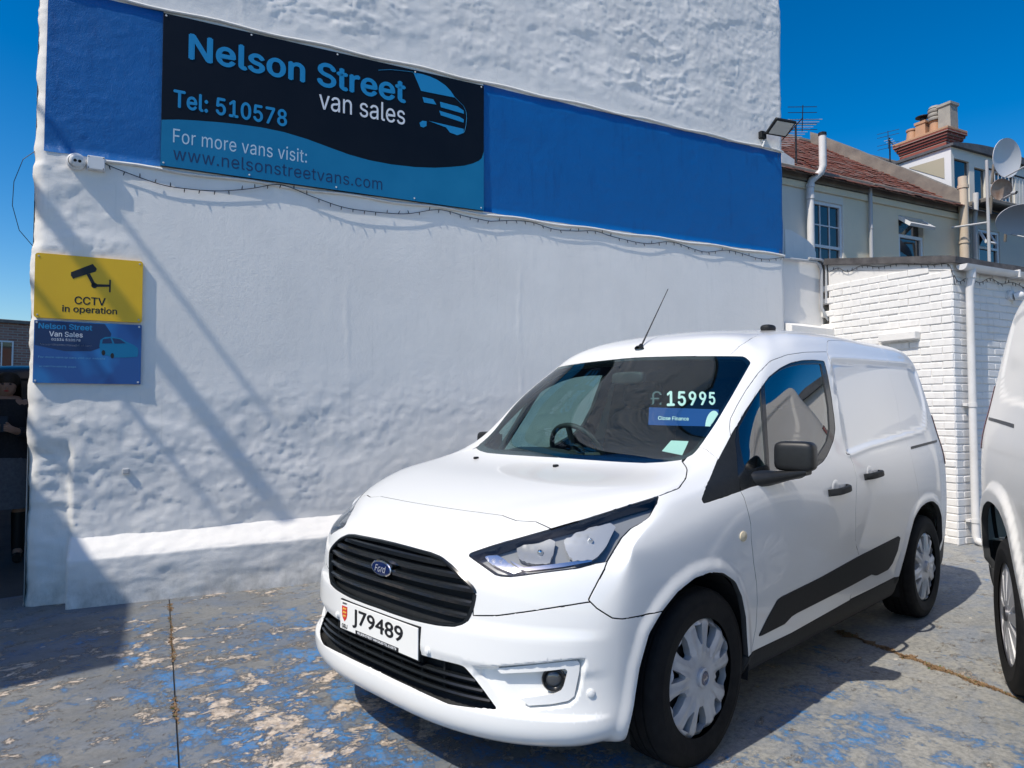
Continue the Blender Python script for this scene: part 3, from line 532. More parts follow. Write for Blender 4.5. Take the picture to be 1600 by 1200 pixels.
# outlines of the panels in surface coordinates (u along the body, v up)
OUTL = {
 'windscreen': [(-0.3, 8.938), (0.127, 8.937), (0.827, 8.922), (1.939, 8.88), (2.347, 8.904), (2.74, 8.95), (2.788, 8.967), (2.938, 9.062), (2.953, 9.077), (3.017, 9.234), (3.071, 9.391), (3.136, 9.505), (3.2, 9.596), (3.475, 10.027), (3.516, 10.109), (3.575, 10.282), (3.62, 10.475), (3.673, 10.837), (3.665, 10.873), (3.631, 10.908), (3.573, 10.943), (3.166, 11.109), (3.043, 11.144), (2.986, 11.147), (2.015, 11.121), (1.649, 11.119), (0.819, 11.143), (0.265, 11.172), (-0.3, 11.174)],
 'sail': [(5.926, 7.36), (5.923, 7.293), (5.947, 7.161), (5.966, 7.106), (5.977, 7.093), (5.991, 7.088), (6.084, 7.084), (6.213, 7.102), (6.709, 7.142), (6.719, 7.147), (6.733, 7.185), (6.74, 7.479), (6.72, 7.756), (6.631, 8.076), (6.41, 8.411), (6.135, 8.646), (5.832, 8.816), (5.511, 8.946), (5.096, 9.099), (4.914, 9.18), (4.765, 9.257), (4.711, 9.292), (4.481, 9.533), (4.464, 9.526), (4.358, 9.397), (4.333, 9.306), (4.332, 9.173), (4.346, 9.104), (4.379, 9.029), (4.429, 8.952), (4.461, 8.916), (4.609, 8.802), (4.785, 8.692), (5.021, 8.57), (5.352, 8.41), (5.724, 8.164), (5.914, 7.876), (5.948, 7.611)],
 'frame': [(4.506, 9.511), (4.492, 9.541), (4.5, 9.569), (4.639, 9.726), (4.706, 9.792), (4.757, 9.83), (4.924, 9.934), (5.441, 10.235), (5.721, 10.417), (5.956, 10.508), (6.355, 10.682), (6.838, 10.839), (6.984, 10.87), (7.484, 10.935), (8.104, 10.963), (8.5, 10.969), (8.538, 10.966), (8.568, 10.954), (8.59, 10.934), (8.605, 10.904), (8.708, 10.626), (8.762, 10.432), (8.817, 10.204), (8.853, 10.014), (8.881, 9.644), (8.879, 9.474), (8.874, 9.361), (8.866, 9.313), (8.787, 9.018), (8.707, 8.79), (8.65, 8.568), (8.541, 8.042), (8.438, 7.722), (8.4, 7.643), (8.203, 7.369), (8.079, 7.156), (8.044, 7.106), (8.007, 7.068), (7.913, 6.992), (7.894, 6.979), (7.857, 6.967), (7.743, 6.988), (7.561, 7.034), (7.28, 7.132), (7.229, 7.144), (6.948, 7.188), (6.914, 7.187), (6.768, 7.152), (6.752, 7.155), (6.742, 7.173), (6.737, 7.206), (6.738, 7.549), (6.699, 7.87), (6.534, 8.252), (6.242, 8.567), (5.915, 8.776), (5.555, 8.93), (5.086, 9.103), (4.923, 9.176), (4.786, 9.246), (4.705, 9.298), (4.562, 9.445)],
 'quarter_glass': [(4.648, 9.492), (4.629, 9.513), (4.632, 9.531), (4.711, 9.635), (4.807, 9.739), (4.879, 9.81), (5.02, 9.931), (5.296, 10.161), (5.326, 10.172), (5.364, 10.158), (5.676, 9.961), (5.937, 9.777), (6.219, 9.544), (6.436, 9.341), (6.584, 9.191), (6.745, 9.016), (6.835, 8.909), (6.934, 8.777), (7.04, 8.608), (7.148, 8.373), (7.162, 8.33), (7.163, 8.284), (7.152, 8.281), (7.043, 8.311), (7.001, 8.314), (6.789, 8.24), (6.774, 8.243), (6.756, 8.259), (6.701, 8.33), (6.536, 8.517), (6.364, 8.659), (6.214, 8.76), (6.023, 8.872), (5.819, 8.966), (5.606, 9.048), (5.2, 9.187), (4.985, 9.271), (4.737, 9.426)],
 'door_glass': [(5.616, 10.249), (5.596, 10.268), (5.591, 10.287), (5.601, 10.305), (5.824, 10.426), (6.13, 10.532), (6.413, 10.64), (6.82, 10.741), (6.964, 10.768), (7.508, 10.823), (8.004, 10.838), (8.405, 10.865), (8.435, 10.856), (8.457, 10.838), (8.47, 10.812), (8.608, 10.41), (8.7, 10.066), (8.735, 9.885), (8.741, 9.824), (8.735, 9.499), (8.725, 9.342), (8.613, 8.983), (8.516, 8.771), (8.447, 8.579), (8.29, 7.976), (8.239, 7.828), (8.158, 7.641), (8.12, 7.59), (8.1, 7.574), (7.928, 7.474), (7.827, 7.424), (7.808, 7.421), (7.771, 7.427), (7.524, 7.545), (7.362, 7.639), (7.346, 7.656), (7.326, 7.726), (7.286, 8.092), (7.192, 8.435), (7.075, 8.689), (6.966, 8.865), (6.865, 9.002), (6.613, 9.308), (6.273, 9.685), (5.996, 9.956), (5.758, 10.146)],
 'front_door': [(6.737, 7.047), (6.73, 7.483), (6.698, 7.79), (6.566, 8.153), (6.279, 8.495), (5.936, 8.721), (5.539, 8.884), (5.171, 9.006), (4.901, 9.107), (4.696, 9.201), (4.523, 9.29), (4.322, 9.401), (4.1, 9.537), (3.965, 9.668), (3.959, 9.679), (3.96, 9.699), (4.073, 9.92), (4.172, 10.055), (4.266, 10.2), (4.613, 10.529), (4.67, 10.564), (5.33, 10.898), (5.413, 10.926), (5.845, 11.01), (6.173, 11.099), (6.505, 11.219), (6.619, 11.248), (7.569, 11.396), (7.944, 11.419), (8.2, 11.45), (8.444, 11.493), (8.678, 11.546), (8.704, 11.546), (8.722, 11.529), (8.733, 11.498), (8.749, 11.248), (8.767, 11.091), (8.787, 10.986), (8.823, 10.837), (8.945, 10.407), (9.028, 10.059), (9.062, 9.814), (9.091, 9.483), (9.039, 8.105), (9.052, 8.041), (9.102, 8.011), (9.113, 7.988), (9.124, 7.909), (9.151, 7.145), (9.151, 6.36), (9.089, 5.556), (9.056, 4.913), (9.067, 3.896), (9.099, 3.628), (9.166, 3.337), (9.202, 3.151), (9.237, 2.484), (9.219, 2.433), (9.103, 2.292), (9.081, 2.246), (8.997, 1.682), (8.987, 1.649), (8.965, 1.636), (8.143, 1.511), (7.671, 1.43), (7.183, 1.455), (6.944, 1.476), (6.937, 1.484), (6.933, 1.513), (6.939, 1.641), (6.996, 2.273), (6.987, 3.034), (6.957, 3.613), (6.894, 4.226), (6.861, 4.704), (6.851, 4.885), (6.847, 5.381), (6.799, 6.129), (6.773, 6.65), (6.751, 6.889)],
 'slide_door': [(8.738, 11.455), (8.74, 11.562), (8.753, 11.683), (8.812, 12.062), (8.881, 12.377), (8.918, 12.461), (8.94, 12.492), (9.006, 12.544), (9.063, 12.568), (9.318, 12.604), (9.551, 12.648), (9.798, 12.707), (10.086, 12.792), (10.525, 12.955), (10.621, 12.985), (10.861, 13.01), (11.03, 13.014), (11.308, 12.987), (11.326, 12.981), (11.337, 12.967), (11.342, 12.946), (11.339, 12.917), (11.355, 12.777), (11.353, 12.742), (11.336, 12.653), (11.316, 12.322), (11.316, 12.184), (11.27, 11.5), (11.182, 10.672), (11.155, 9.988), (11.047, 9.462), (10.999, 9.185), (10.994, 9.118), (11.003, 8.577), (10.998, 7.637), (11.004, 7.188), (10.995, 6.795), (11.002, 6.206), (11.029, 5.662), (11.109, 4.516), (11.099, 4.468), (10.923, 3.973), (10.742, 3.437), (10.697, 3.207), (10.53, 2.232), (10.437, 1.794), (10.42, 1.761), (10.406, 1.752), (9.035, 1.747), (9.014, 1.757), (9.01, 1.77), (9.081, 2.246), (9.103, 2.292), (9.219, 2.433), (9.237, 2.484), (9.202, 3.151), (9.091, 3.677), (9.067, 3.896), (9.062, 4.102), (9.055, 4.888), (9.089, 5.556), (9.151, 6.36), (9.151, 7.145), (9.124, 7.909), (9.113, 7.988), (9.102, 8.011), (9.052, 8.041), (9.039, 8.105), (9.091, 9.483), (9.062, 9.814), (9.028, 10.059), (8.945, 10.407), (8.823, 10.837), (8.787, 10.986), (8.767, 11.091), (8.749, 11.248)],
 'recess': [(8.846, 10.929), (8.848, 10.992), (8.874, 11.045), (8.921, 11.081), (8.99, 11.098), (9.863, 11.191), (11.8, 11.348), (12.001, 11.351), (12.113, 11.344), (12.448, 11.306), (12.593, 11.279), (12.725, 11.242), (12.82, 11.194), (12.853, 11.173), (12.914, 11.117), (12.953, 11.054), (12.963, 10.982), (12.95, 10.906), (12.909, 10.762), (12.849, 10.506), (12.682, 10.046), (12.623, 9.939), (12.498, 9.768), (12.448, 9.714), (12.325, 9.604), (12.076, 9.363), (11.98, 9.286), (11.91, 9.242), (11.786, 9.193), (10.86, 8.974), (10.28, 8.812), (9.848, 8.671), (9.729, 8.62), (9.612, 8.55), (9.497, 8.465), (9.384, 8.371), (9.165, 8.168), (9.12, 8.145), (9.089, 8.182), (9.074, 8.276), (9.092, 9.373), (9.089, 9.513), (9.077, 9.661), (9.03, 10.045), (8.988, 10.237), (8.906, 10.56), (8.866, 10.786)],
 'trim': [(7.066, 1.973), (7.059, 1.989), (7.063, 2.012), (7.207, 2.436), (7.344, 2.796), (7.364, 2.828), (7.431, 2.868), (8.196, 2.987), (9.14, 3.219), (10.359, 3.429), (10.375, 3.425), (10.401, 3.402), (10.414, 3.377), (10.422, 3.335), (10.361, 2.86), (10.31, 2.691), (10.217, 2.408), (10.105, 2.252), (10.079, 2.229), (10.047, 2.219), (9.76, 2.194), (9.723, 2.208), (9.704, 2.222), (9.596, 2.316), (9.566, 2.327), (9.55, 2.326), (9.036, 2.252), (7.76, 2.148), (7.65, 2.116), (7.534, 1.996), (7.507, 1.98), (7.103, 1.957), (7.069, 1.97)],
 'sill_line': [(6.847, 1.558), (6.908, 1.587), (6.945, 1.595), (7.29, 1.578), (7.672, 1.568), (8.147, 1.627), (9.036, 1.725), (10.426, 1.776)],
 'arch_f': [(4.643, 0.962), (4.649, 1.148), (4.672, 1.293), (4.79, 1.739), (4.86, 2.144), (4.915, 2.538), (5.091, 3.235), (5.122, 3.307), (5.362, 3.732), (5.609, 4.055), (5.8, 4.199), (5.869, 4.251), (5.905, 4.267), (6.113, 4.303), (6.173, 4.286), (6.31, 4.213), (6.351, 4.181), (6.45, 4.032), (6.514, 3.926), (6.544, 3.862), (6.567, 3.792), (6.662, 3.408), (6.756, 2.745), (6.844, 1.581)],
 'arch_r': [(10.426, 1.776), (10.559, 2.385), (10.731, 3.389), (10.842, 3.887), (10.87, 3.977), (10.908, 4.059), (11.048, 4.305), (11.1, 4.375), (11.167, 4.429), (11.299, 4.501), (11.39, 4.518), (11.498, 4.508), (11.553, 4.495), (11.605, 4.472), (11.657, 4.436), (11.832, 4.257), (11.876, 4.201), (11.948, 4.081), (12.147, 3.675), (12.179, 3.549), (12.214, 3.315), (12.259, 3.075), (12.317, 2.83), (12.392, 2.58)],
 'headlamp': [(1.44, 5.352), (1.421, 5.391), (1.42, 5.44), (1.426, 5.468), (1.655, 5.814), (1.892, 6.117), (2.087, 6.354), (2.214, 6.496), (2.461, 6.743), (2.686, 6.934), (2.918, 7.106), (3.081, 7.218), (3.411, 7.422), (3.895, 7.69), (4.063, 7.791), (4.079, 7.796), (4.096, 7.793), (4.136, 7.764), (4.215, 7.676), (4.284, 7.583), (4.322, 7.504), (4.346, 7.353), (4.35, 7.229), (4.345, 7.109), (4.328, 6.977), (4.292, 6.929), (4.096, 6.79), (3.948, 6.714), (3.853, 6.656), (3.755, 6.585), (3.719, 6.54), (3.666, 6.449), (3.574, 6.261), (3.556, 6.203), (3.537, 6.08), (3.527, 5.881), (3.538, 5.701), (3.587, 5.357), (3.588, 5.341), (3.579, 5.321), (3.388, 5.273), (3.195, 5.158), (3.159, 5.143), (2.647, 5.021), (2.178, 4.875), (2.023, 4.873), (1.932, 4.898), (1.502, 5.292)],
 'fender_front': [(3.592, 5.322), (3.649, 5.095), (3.655, 4.968), (3.651, 4.864), (3.626, 4.669), (3.559, 4.395), (3.558, 4.372), (3.572, 4.351), (3.753, 4.19), (3.961, 4.06), (4.184, 3.923), (4.492, 3.825), (4.961, 3.737), (5.348, 3.715)],
 'bumper_line': [(1.659, 4.066), (1.666, 3.833), (1.672, 3.82), (2.045, 3.9), (2.349, 4.006), (2.74, 4.126), (3.051, 4.213), (3.379, 4.291), (3.556, 4.323)],
 'hood_front': [(-0.471, 6.992), (0.433, 6.983), (0.914, 6.985), (1.184, 6.974), (1.35, 6.962), (1.656, 6.834), (1.966, 6.837), (2.149, 6.72), (2.312, 6.598)],
 'hood_side': [(2.312, 6.598), (2.478, 6.76), (2.651, 6.907), (2.885, 7.082), (3.081, 7.218), (3.429, 7.432), (3.734, 7.599), (4.049, 7.782), (4.106, 7.824), (4.198, 7.915), (4.383, 8.128), (4.389, 8.144), (4.369, 8.183), (4.048, 8.421), (3.97, 8.468), (3.424, 8.698), (3.008, 8.843), (2.83, 8.917)],
 'grille': [(-0.3, 3.4), (0.058, 3.4), (0.202, 3.394), (0.667, 3.4), (1.13, 3.445), (1.37, 3.495), (1.41, 3.509), (1.511, 3.58), (1.541, 3.621), (1.575, 3.701), (1.609, 3.815), (1.653, 4.036), (1.672, 4.22), (1.678, 4.372), (1.665, 4.424), (1.625, 4.502), (1.245, 4.971), (1.073, 5.134), (1.01, 5.179), (0.837, 5.244), (0.446, 5.292), (0.143, 5.313), (-0.3, 5.315)],
 'lower_grille': [(-0.3, 1.781), (0.134, 1.781), (0.742, 1.77), (1.186, 1.734), (1.409, 1.706), (2.072, 1.795), (2.09, 1.806), (2.083, 1.831), (1.901, 2.144), (1.748, 2.384), (1.592, 2.586), (1.557, 2.614), (1.487, 2.63), (1.311, 2.629), (0.604, 2.595), (0.039, 2.546), (-0.3, 2.546)],
 'fog_recess': [(1.723, 2.657), (1.733, 2.687), (1.817, 2.718), (2.301, 2.868), (2.448, 2.908), (3.191, 3.078), (3.451, 3.122), (3.499, 3.121), (3.572, 3.106), (3.591, 3.095), (3.6, 3.072), (3.606, 3.006), (3.493, 2.361), (3.415, 2.143), (3.294, 2.022), (3.265, 2.001), (2.974, 1.915), (2.636, 1.841), (2.31, 1.778), (2.16, 1.741), (2.143, 1.749), (2.103, 1.81), (1.94, 2.087), (1.738, 2.412), (1.73, 2.45), (1.727, 2.553)],
 'fog_trim': [(2.079, 2.675), (2.075, 2.693), (2.094, 2.712), (2.154, 2.733), (2.433, 2.814), (2.797, 2.908), (3.251, 3.009), (3.402, 3.017), (3.425, 3.003), (3.447, 2.976), (3.454, 2.948), (3.445, 2.786), (3.36, 2.263), (3.349, 2.235), (3.249, 2.132), (2.973, 2.034), (2.758, 1.99), (2.597, 1.957), (2.474, 2.077), (2.47, 2.092), (2.503, 2.111), (2.695, 2.175), (3, 2.266), (3.119, 2.354), (3.162, 2.451), (3.226, 2.757), (3.224, 2.785), (3.195, 2.827), (3.181, 2.833), (3.124, 2.822), (2.783, 2.741), (2.384, 2.663), (2.156, 2.607), (2.136, 2.61), (2.105, 2.646)],
 'roof_line': [(2.567, 11.193), (2.74, 11.659), (2.816, 11.813), (2.923, 11.966), (3.247, 12.273), (3.769, 12.6), (4.041, 12.742), (4.276, 12.849), (5.141, 13.222)],
 'rail': [(11.091, 8.07), (11.098, 8.097), (11.108, 8.11), (11.455, 8.263), (11.651, 8.34), (11.882, 8.414), (12.2, 8.481), (12.799, 8.528), (12.844, 8.522), (12.85, 8.513), (12.845, 8.5), (12.731, 8.303), (12.718, 8.286), (12.679, 8.266), (12.125, 8.194), (11.83, 8.113), (11.607, 8.034), (11.071, 7.829), (11.063, 7.832), (11.063, 7.853)],
 'pillar_seam': [(2.952, 9.219), (3.277, 9.184), (3.425, 9.162), (4.225, 9.008)],
 'lamp_outer': [(2.669, 6.538), (2.686, 6.58), (2.757, 6.685), (2.862, 6.828), (2.88, 6.842), (3.087, 6.912), (3.247, 6.958), (3.272, 6.955), (3.285, 6.946), (3.391, 6.82), (3.411, 6.764), (3.347, 6.324), (3.315, 5.925), (3.308, 5.621), (3.3, 5.596), (3.254, 5.518), (3.229, 5.505), (2.979, 5.476), (2.958, 5.483), (2.876, 5.6), (2.747, 5.808), (2.674, 5.98), (2.599, 6.195), (2.588, 6.262), (2.65, 6.475)],
 'lamp_inner': [(1.928, 5.905), (1.919, 5.944), (1.925, 5.968), (2.031, 6.082), (2.136, 6.187), (2.332, 6.33), (2.363, 6.318), (2.43, 6.258), (2.448, 6.23), (2.492, 5.955), (2.599, 5.441), (2.601, 5.41), (2.589, 5.398), (2.36, 5.38), (2.096, 5.531), (2.066, 5.566), (1.971, 5.794)],
 'lamp_indicator': [(1.606, 5.474), (1.593, 5.499), (1.597, 5.519), (1.687, 5.655), (1.701, 5.664), (1.71, 5.66), (1.897, 5.486), (2.227, 5.153), (2.231, 5.144), (2.226, 5.127), (2.163, 5.063), (2.138, 5.056), (1.966, 5.158), (1.743, 5.311), (1.641, 5.43)],
 'lamp_strip': [(1.983, 5.438), (2.255, 5.237), (2.626, 5.346), (2.93, 5.444), (3.199, 5.487), (3.249, 5.492), (3.258, 5.481), (3.272, 5.445), (3.269, 5.429), (2.876, 5.268), (2.329, 5.12), (2.23, 5.163), (2.032, 5.383)],
 'sticker_tax': [(2.043, 9.177), (2.035, 9.181), (2.05, 9.246), (2.067, 9.306), (2.093, 9.367), (2.541, 9.349), (2.546, 9.346), (2.584, 9.181), (2.618, 9.089), (2.179, 9.155)],
 'price_quad': [(1.169, 9.931), (2.861, 9.952), (2.654, 10.188), (0.975, 10.226)],
 'banner_quad': [(1.333, 9.627), (3.309, 9.58), (3.082, 9.866), (1.146, 9.916)],
 'rear_glass_dummy': [(9.524, 10.378), (9.742, 10.391), (9.708, 10.233)],
}
def pip(poly, x, y):
    """vectorised point in polygon"""
    p = np.asarray(poly); ins = np.zeros(len(x), bool); n = len(p)
    for i in range(n):
        (x0, y0), (x1, y1) = p[i-1], p[i]
        c_ = ((y0 > y) != (y1 > y)); t = (y-y0)/((y1-y0) if y1 != y0 else 1e-12); ins ^= c_ & (x < x0+(x1-x0)*t)
    return ins
def densify(P, du=.10, dv=.08, closed=True):
    out = []; n = len(P)
    for i in range(n if closed else n-1):
        a = np.array(P[i], float); b = np.array(P[(i+1) % n], float); k = max(1, int(np.ceil(max(abs(b[0]-a[0])/du, abs(b[1]-a[1])/dv))))
        out += [tuple(a+(b-a)*j/k) for j in range(k)]
    if not closed: out.append(tuple(P[-1]))
    return out
def pdist(poly, X, closed=True):
    """distance of points X (n,2) to polyline"""
    P = np.asarray(poly, float); d = np.full(len(X), 1e9)
    for i in range(len(P) if closed else len(P)-1):
        a = P[i]; b = P[(i+1) % len(P)]; ab = b-a; t = np.clip(((X-a)@ab)/(ab@ab+1e-12), 0, 1); d = np.minimum(d, np.linalg.norm(X-(a+t[:, None]*ab), axis=1))
    return d
def chain(*segs): return [tuple(p) for s in segs for p in s]
class Body:
    """cuts the body surface into panels along the outlines; each panel is a separate mesh with rounded-off turned edges"""
    def __init__(s, net, regions, lines, disp=None, G=9, SU=.33, SV=.13, fine=()):
        s.S = Surf(net); s.disp = disp; s.regions = regions
        pts = []; edges = []; con = []
        def addline(P, closed):
            P = densify(P, closed=closed); P = [(min(max(a, 0), NU), min(max(b, 0), NV)) for a, b in P]; i0 = len(pts); n = len(P)
            for a, b in P: pts.append((a*SU, b*SV))
            for i in range(n if closed else n-1): edges.append((i0+i, i0+(i+1) % n))
            con.append(np.array(P))
        for nm, poly in regions: addline(poly, True)
        for P in lines: addline(P, False)
        i0 = len(pts); br = densify([(0, 0), (NU, 0), (NU, NV), (0, NV)])
        for a, b in br: pts.append((a*SU, b*SV))
        for i in range(len(br)): edges.append((i0+i, i0+(i+1) % len(br)))
        uu, vv = np.meshgrid(np.linspace(0, NU, NU*G+1), np.linspace(0, NV, NV*G+1)); uu = uu.ravel(); vv = vv.ravel()
        keep = (uu > 0) & (uu < NU) & (vv > 0) & (vv < NV); uu = uu[keep]; vv = vv[keep]; X = np.stack([uu*SU, vv*SV], 1)
        for (a0, a1, b0, b1, da, db) in fine:
            fu, fv = [x.ravel() for x in np.meshgrid(np.arange(a0, a1, da), np.arange(b0, b1, db))]; X = np.concatenate([X, np.stack([fu*SU+.0007, fv*SV+.0005], 1)])
        cp = np.concatenate([np.array(pts)]); cell = {}
        for p in cp: cell.setdefault((int(p[0]/.02), int(p[1]/.02)), []).append(p)
        for x in X:
            k = (int(x[0]/.02), int(x[1]/.02)); near = False
            for i in (-1, 0, 1):
                for j in (-1, 0, 1):
                    for p in cell.get((k[0]+i, k[1]+j), ()):
                        if abs(p[0]-x[0])+abs(p[1]-x[1]) < .005: near = True
            if not near: pts.append((x[0], x[1]))
        V, E_, F, *_ = delaunay_2d_cdt([Vector(p) for p in pts], edges, [], 0, 1e-6)
        V = np.array([tuple(p) for p in V]); s.u = V[:, 0]/SU; s.v = V[:, 1]/SV; s.F = np.array([tuple(f) for f in F])
        s.u[np.abs(s.u) < 1e-5] = 0; s.u[np.abs(s.u-NU) < 1e-5] = NU; s.v[np.abs(s.v-NV) < 1e-5] = NV
        s.P, s.N = s.eval(s.u, s.v)
        cu = s.u[s.F].mean(1); cv = s.v[s.F].mean(1); s.reg = np.full(len(s.F), 'body_side', dtype=object); free = np.ones(len(s.F), bool)
        for nm, poly in regions:
            m = free & pip(poly, cu, cv); s.reg[m] = nm; free &= ~m
        a = s.P[s.F]; fn = np.cross(a[:, 1]-a[:, 0], a[:, 2]-a[:, 0]); flip = (fn*s.N[s.F].sum(1)).sum(1) < 0; s.F[flip] = s.F[flip][:, ::-1]
    def eval(s, u, v):
        P = s.S(u, v); N = s.S.normal(u, v)
        if s.disp is None: return P, N
        def D(a, b):
            p = s.S(a, b); n = s.S.normal(a, b); return p+n*s.disp(a, b, p)[:, None]
        h = .012; P = D(u, v)
        n = np.cross(D(np.minimum(u+h, NU), v)-D(np.maximum(u-h, 0), v), D(u, np.minimum(v+h, NV))-D(u, np.maximum(v-h, 0)))
        ln = np.linalg.norm(n, axis=1, keepdims=True); ok = (ln[:, 0] > 1e-9); N = np.where(ok[:, None], n/np.maximum(ln, 1e-12), N)
        N[v > NV-1e-6, 1] = 0; ln = np.linalg.norm(N, axis=1); N[~(ln > 1e-6)] = (0, 0, 1); N /= np.linalg.norm(N, axis=1, keepdims=True)
        return P, N
    def panel(s, names, gap=.0031, depth=.022, off=0., side='L', sym=False, skirt=True, roundr=.0013):
        """-> verts, faces, normals"""
        names = [names] if isinstance(names, str) else names
        F = s.F[np.isin(s.reg, names)]
        lab = {}
        def find(i):
            while lab.setdefault(i, i) != i: lab[i] = lab[lab[i]]; i = lab[i]
            return i
        for f in F: a_ = find(f[0]); lab[find(f[1])] = a_; lab[find(f[2])] = a_
        rt = np.array([find(f[0]) for f in F]); uq, ct = np.unique(rt, return_counts=True); F = F[np.isin(rt, uq[ct > max(40, .04*ct.max())])] if len(uq) > 1 else F
        ids = np.unique(F); mp = {i: k for k, i in enumerate(ids)}; F = np.array([[mp[i] for i in f] for f in F]); P = s.P[ids].copy(); N = s.N[ids].copy(); u = s.u[ids]; v = s.v[ids]
        ec = {}
        for f in F:
            for i in range(3):
                a, b = f[i], f[(i+1) % 3]; ec.setdefault((min(a, b), max(a, b)), []).append((a, b, f[(i+2) % 3]))
        cen = (u == 0) | (u == NU) | (v == NV)
        bd = [e[0] for k, e in ec.items() if len(e) == 1 and not (cen[k[0]] and cen[k[1]] and sym)]
        inw = np.zeros_like(P)
        for a, b, c_ in bd:
            t = P[b]-P[a]; t /= np.linalg.norm(t)+1e-12; w = np.cross(N[a], t); w *= (1 if w@(P[c_]-P[a]) >= 0 else -1); inw[a] += w; inw[b] += w
        ln = np.linalg.norm(inw, axis=1); m = ln > 1e-9; inw[m] /= ln[m][:, None]
        if sym: inw[cen] *= [1, 0, 1]
        P += inw*gap+N*off
        V = [tuple(p) for p in P]; FF = [tuple(f) for f in F]; NN = [tuple(n) for n in N]
        s.sk = set()
        if skirt:
            r1 = {}
            for i in np.where(m)[0]:
                q1 = P[i]-inw[i]*roundr*.7-N[i]*roundr; q2 = q1-N[i]*depth; r1[i] = len(V)
                V += [tuple(q1), tuple(q2)]; nn = N[i]-inw[i]; nn /= np.linalg.norm(nn); NN += [tuple(nn), tuple(-inw[i])]
            for a, b, c_ in bd:
                A, B = r1[a], r1[b]; FF += [(b, a, A, B), (B, A, A+1, B+1)]; s.sk.add(len(FF)-1)
        V = np.array(V); NN = np.array(NN)
        if side == 'R': V = V*[1, -1, 1]; NN = NN*[1, -1, 1]; FF = [f[::-1] for f in FF]
        if sym:
            n = len(V); mir = {}; V2 = []; N2 = []
            for i in range(n):
                if abs(V[i][1]) < 1e-6: mir[i] = i; NN[i][1] = 0
                else: mir[i] = n+len(V2); V2.append(V[i]*[1, -1, 1]); N2.append(NN[i]*[1, -1, 1])
            s.sk |= {k+len(FF) for k in s.sk}
            FF = FF+[tuple(mir[i] for i in f)[::-1] for f in FF]; V = np.concatenate([V, np.array(V2)]); NN = np.concatenate([NN, np.array(N2)])
        return V, FF, NN
    def put(s, name, regs, mat_, parent, side='L', sym=False, **kw):
        V, FF, NN = s.panel(regs, side=side, sym=sym, **kw)
        o = obj(name, V, FF, [mat_, M['seam']], parent, normals=NN)
        if kw.get('skirt', True) and kw.get('depth', .022) > 0:
            pts = s.sk; o.data.polygons.foreach_set('material_index', [1 if f in pts else 0 for f in range(len(FF))])
        return o
    def at(s, u, v, off=0., side='L'):
        u = np.array([float(u)]); v = np.array([float(v)]); p = s.S(u, v); N = s.S.normal(u, v); n = N[0].copy()
        p = p[0]+n*(off+(s.disp(u, v, p)[0] if s.disp else 0.))
        if side == 'R': p = p*[1, -1, 1]; n = n*[1, -1, 1]
        return Vector(p), Vector(n)
    def patch(s, poly, off, depth=.01, raw=False, G=.06, side='L', scale=(.33, .13), offn=None):
        """a separate piece with this outline lying on (or off) the surface; -> verts, faces, normals"""
        P = densify(poly, .05, .05); pts = [(a*scale[0], b*scale[1]) for a, b in P]; n = len(P); ed = [(i, (i+1) % n) for i in range(n)]
        a = np.array(P); us = np.arange(a[:, 0].min(), a[:, 0].max(), G); vs = np.arange(a[:, 1].min(), a[:, 1].max(), G); uu, vv = [x.ravel() for x in np.meshgrid(us, vs)]
        m = pip(P, uu, vv); d = pdist(np.array(pts), np.stack([uu*scale[0], vv*scale[1]], 1)); m &= d > .004
        pts += [(x*scale[0], y*scale[1]) for x, y in zip(uu[m], vv[m])]
        V, E_, F, *_ = delaunay_2d_cdt([Vector(p) for p in pts], ed, [], 0, 1e-7)
        V = np.array([tuple(p) for p in V]); u = V[:, 0]/scale[0]; v = V[:, 1]/scale[1]; F = np.array([tuple(f) for f in F]); ins = pip(P, u[F].mean(1), v[F].mean(1)); F = F[ins]
        if raw: X = s.S(np.maximum(u, 0), v); N = s.S.normal(np.maximum(u, 0), v)
        else: X, N = s.eval(np.maximum(u, 0), v)
        o_ = offn(u, v) if offn else off
        X = X+N*(o_[:, None] if offn else o_)
        a3 = X[F]; fl = (np.cross(a3[:, 1]-a3[:, 0], a3[:, 2]-a3[:, 0])*N[F].sum(1)).sum(1) < 0; F[fl] = F[fl][:, ::-1]
        ec = {}
        for f in F:
            for i in range(3): ec[(f[i], f[(i+1) % 3])] = 1
        VV = [tuple(p) for p in X]; FF = [tuple(f) for f in F]; NN = [tuple(x) for x in N]
        if depth:
            for (i, j) in list(ec):
                if (j, i) not in ec:
                    t = X[j]-X[i]; w = np.cross(t, N[i]); w /= np.linalg.norm(w)+1e-12; k = len(VV)
                    VV += [tuple(X[i]), tuple(X[j]), tuple(X[j]-N[j]*depth), tuple(X[i]-N[i]*depth)]; NN += [tuple(w)]*4; FF.append((k+1, k, k+3, k+2))
        VV = np.array(VV); NN = np.array(NN)
        if side == 'R': VV = VV*[1, -1, 1]; NN = NN*[1, -1, 1]; FF = [f[::-1] for f in FF]
        return VV, FF, NN
    def put_patch(s, name, poly, mat_, parent, off=0., **kw):
        V, FF, NN = s.patch(poly, off, **kw); return obj(name, V, FF, mat_, parent, normals=NN)
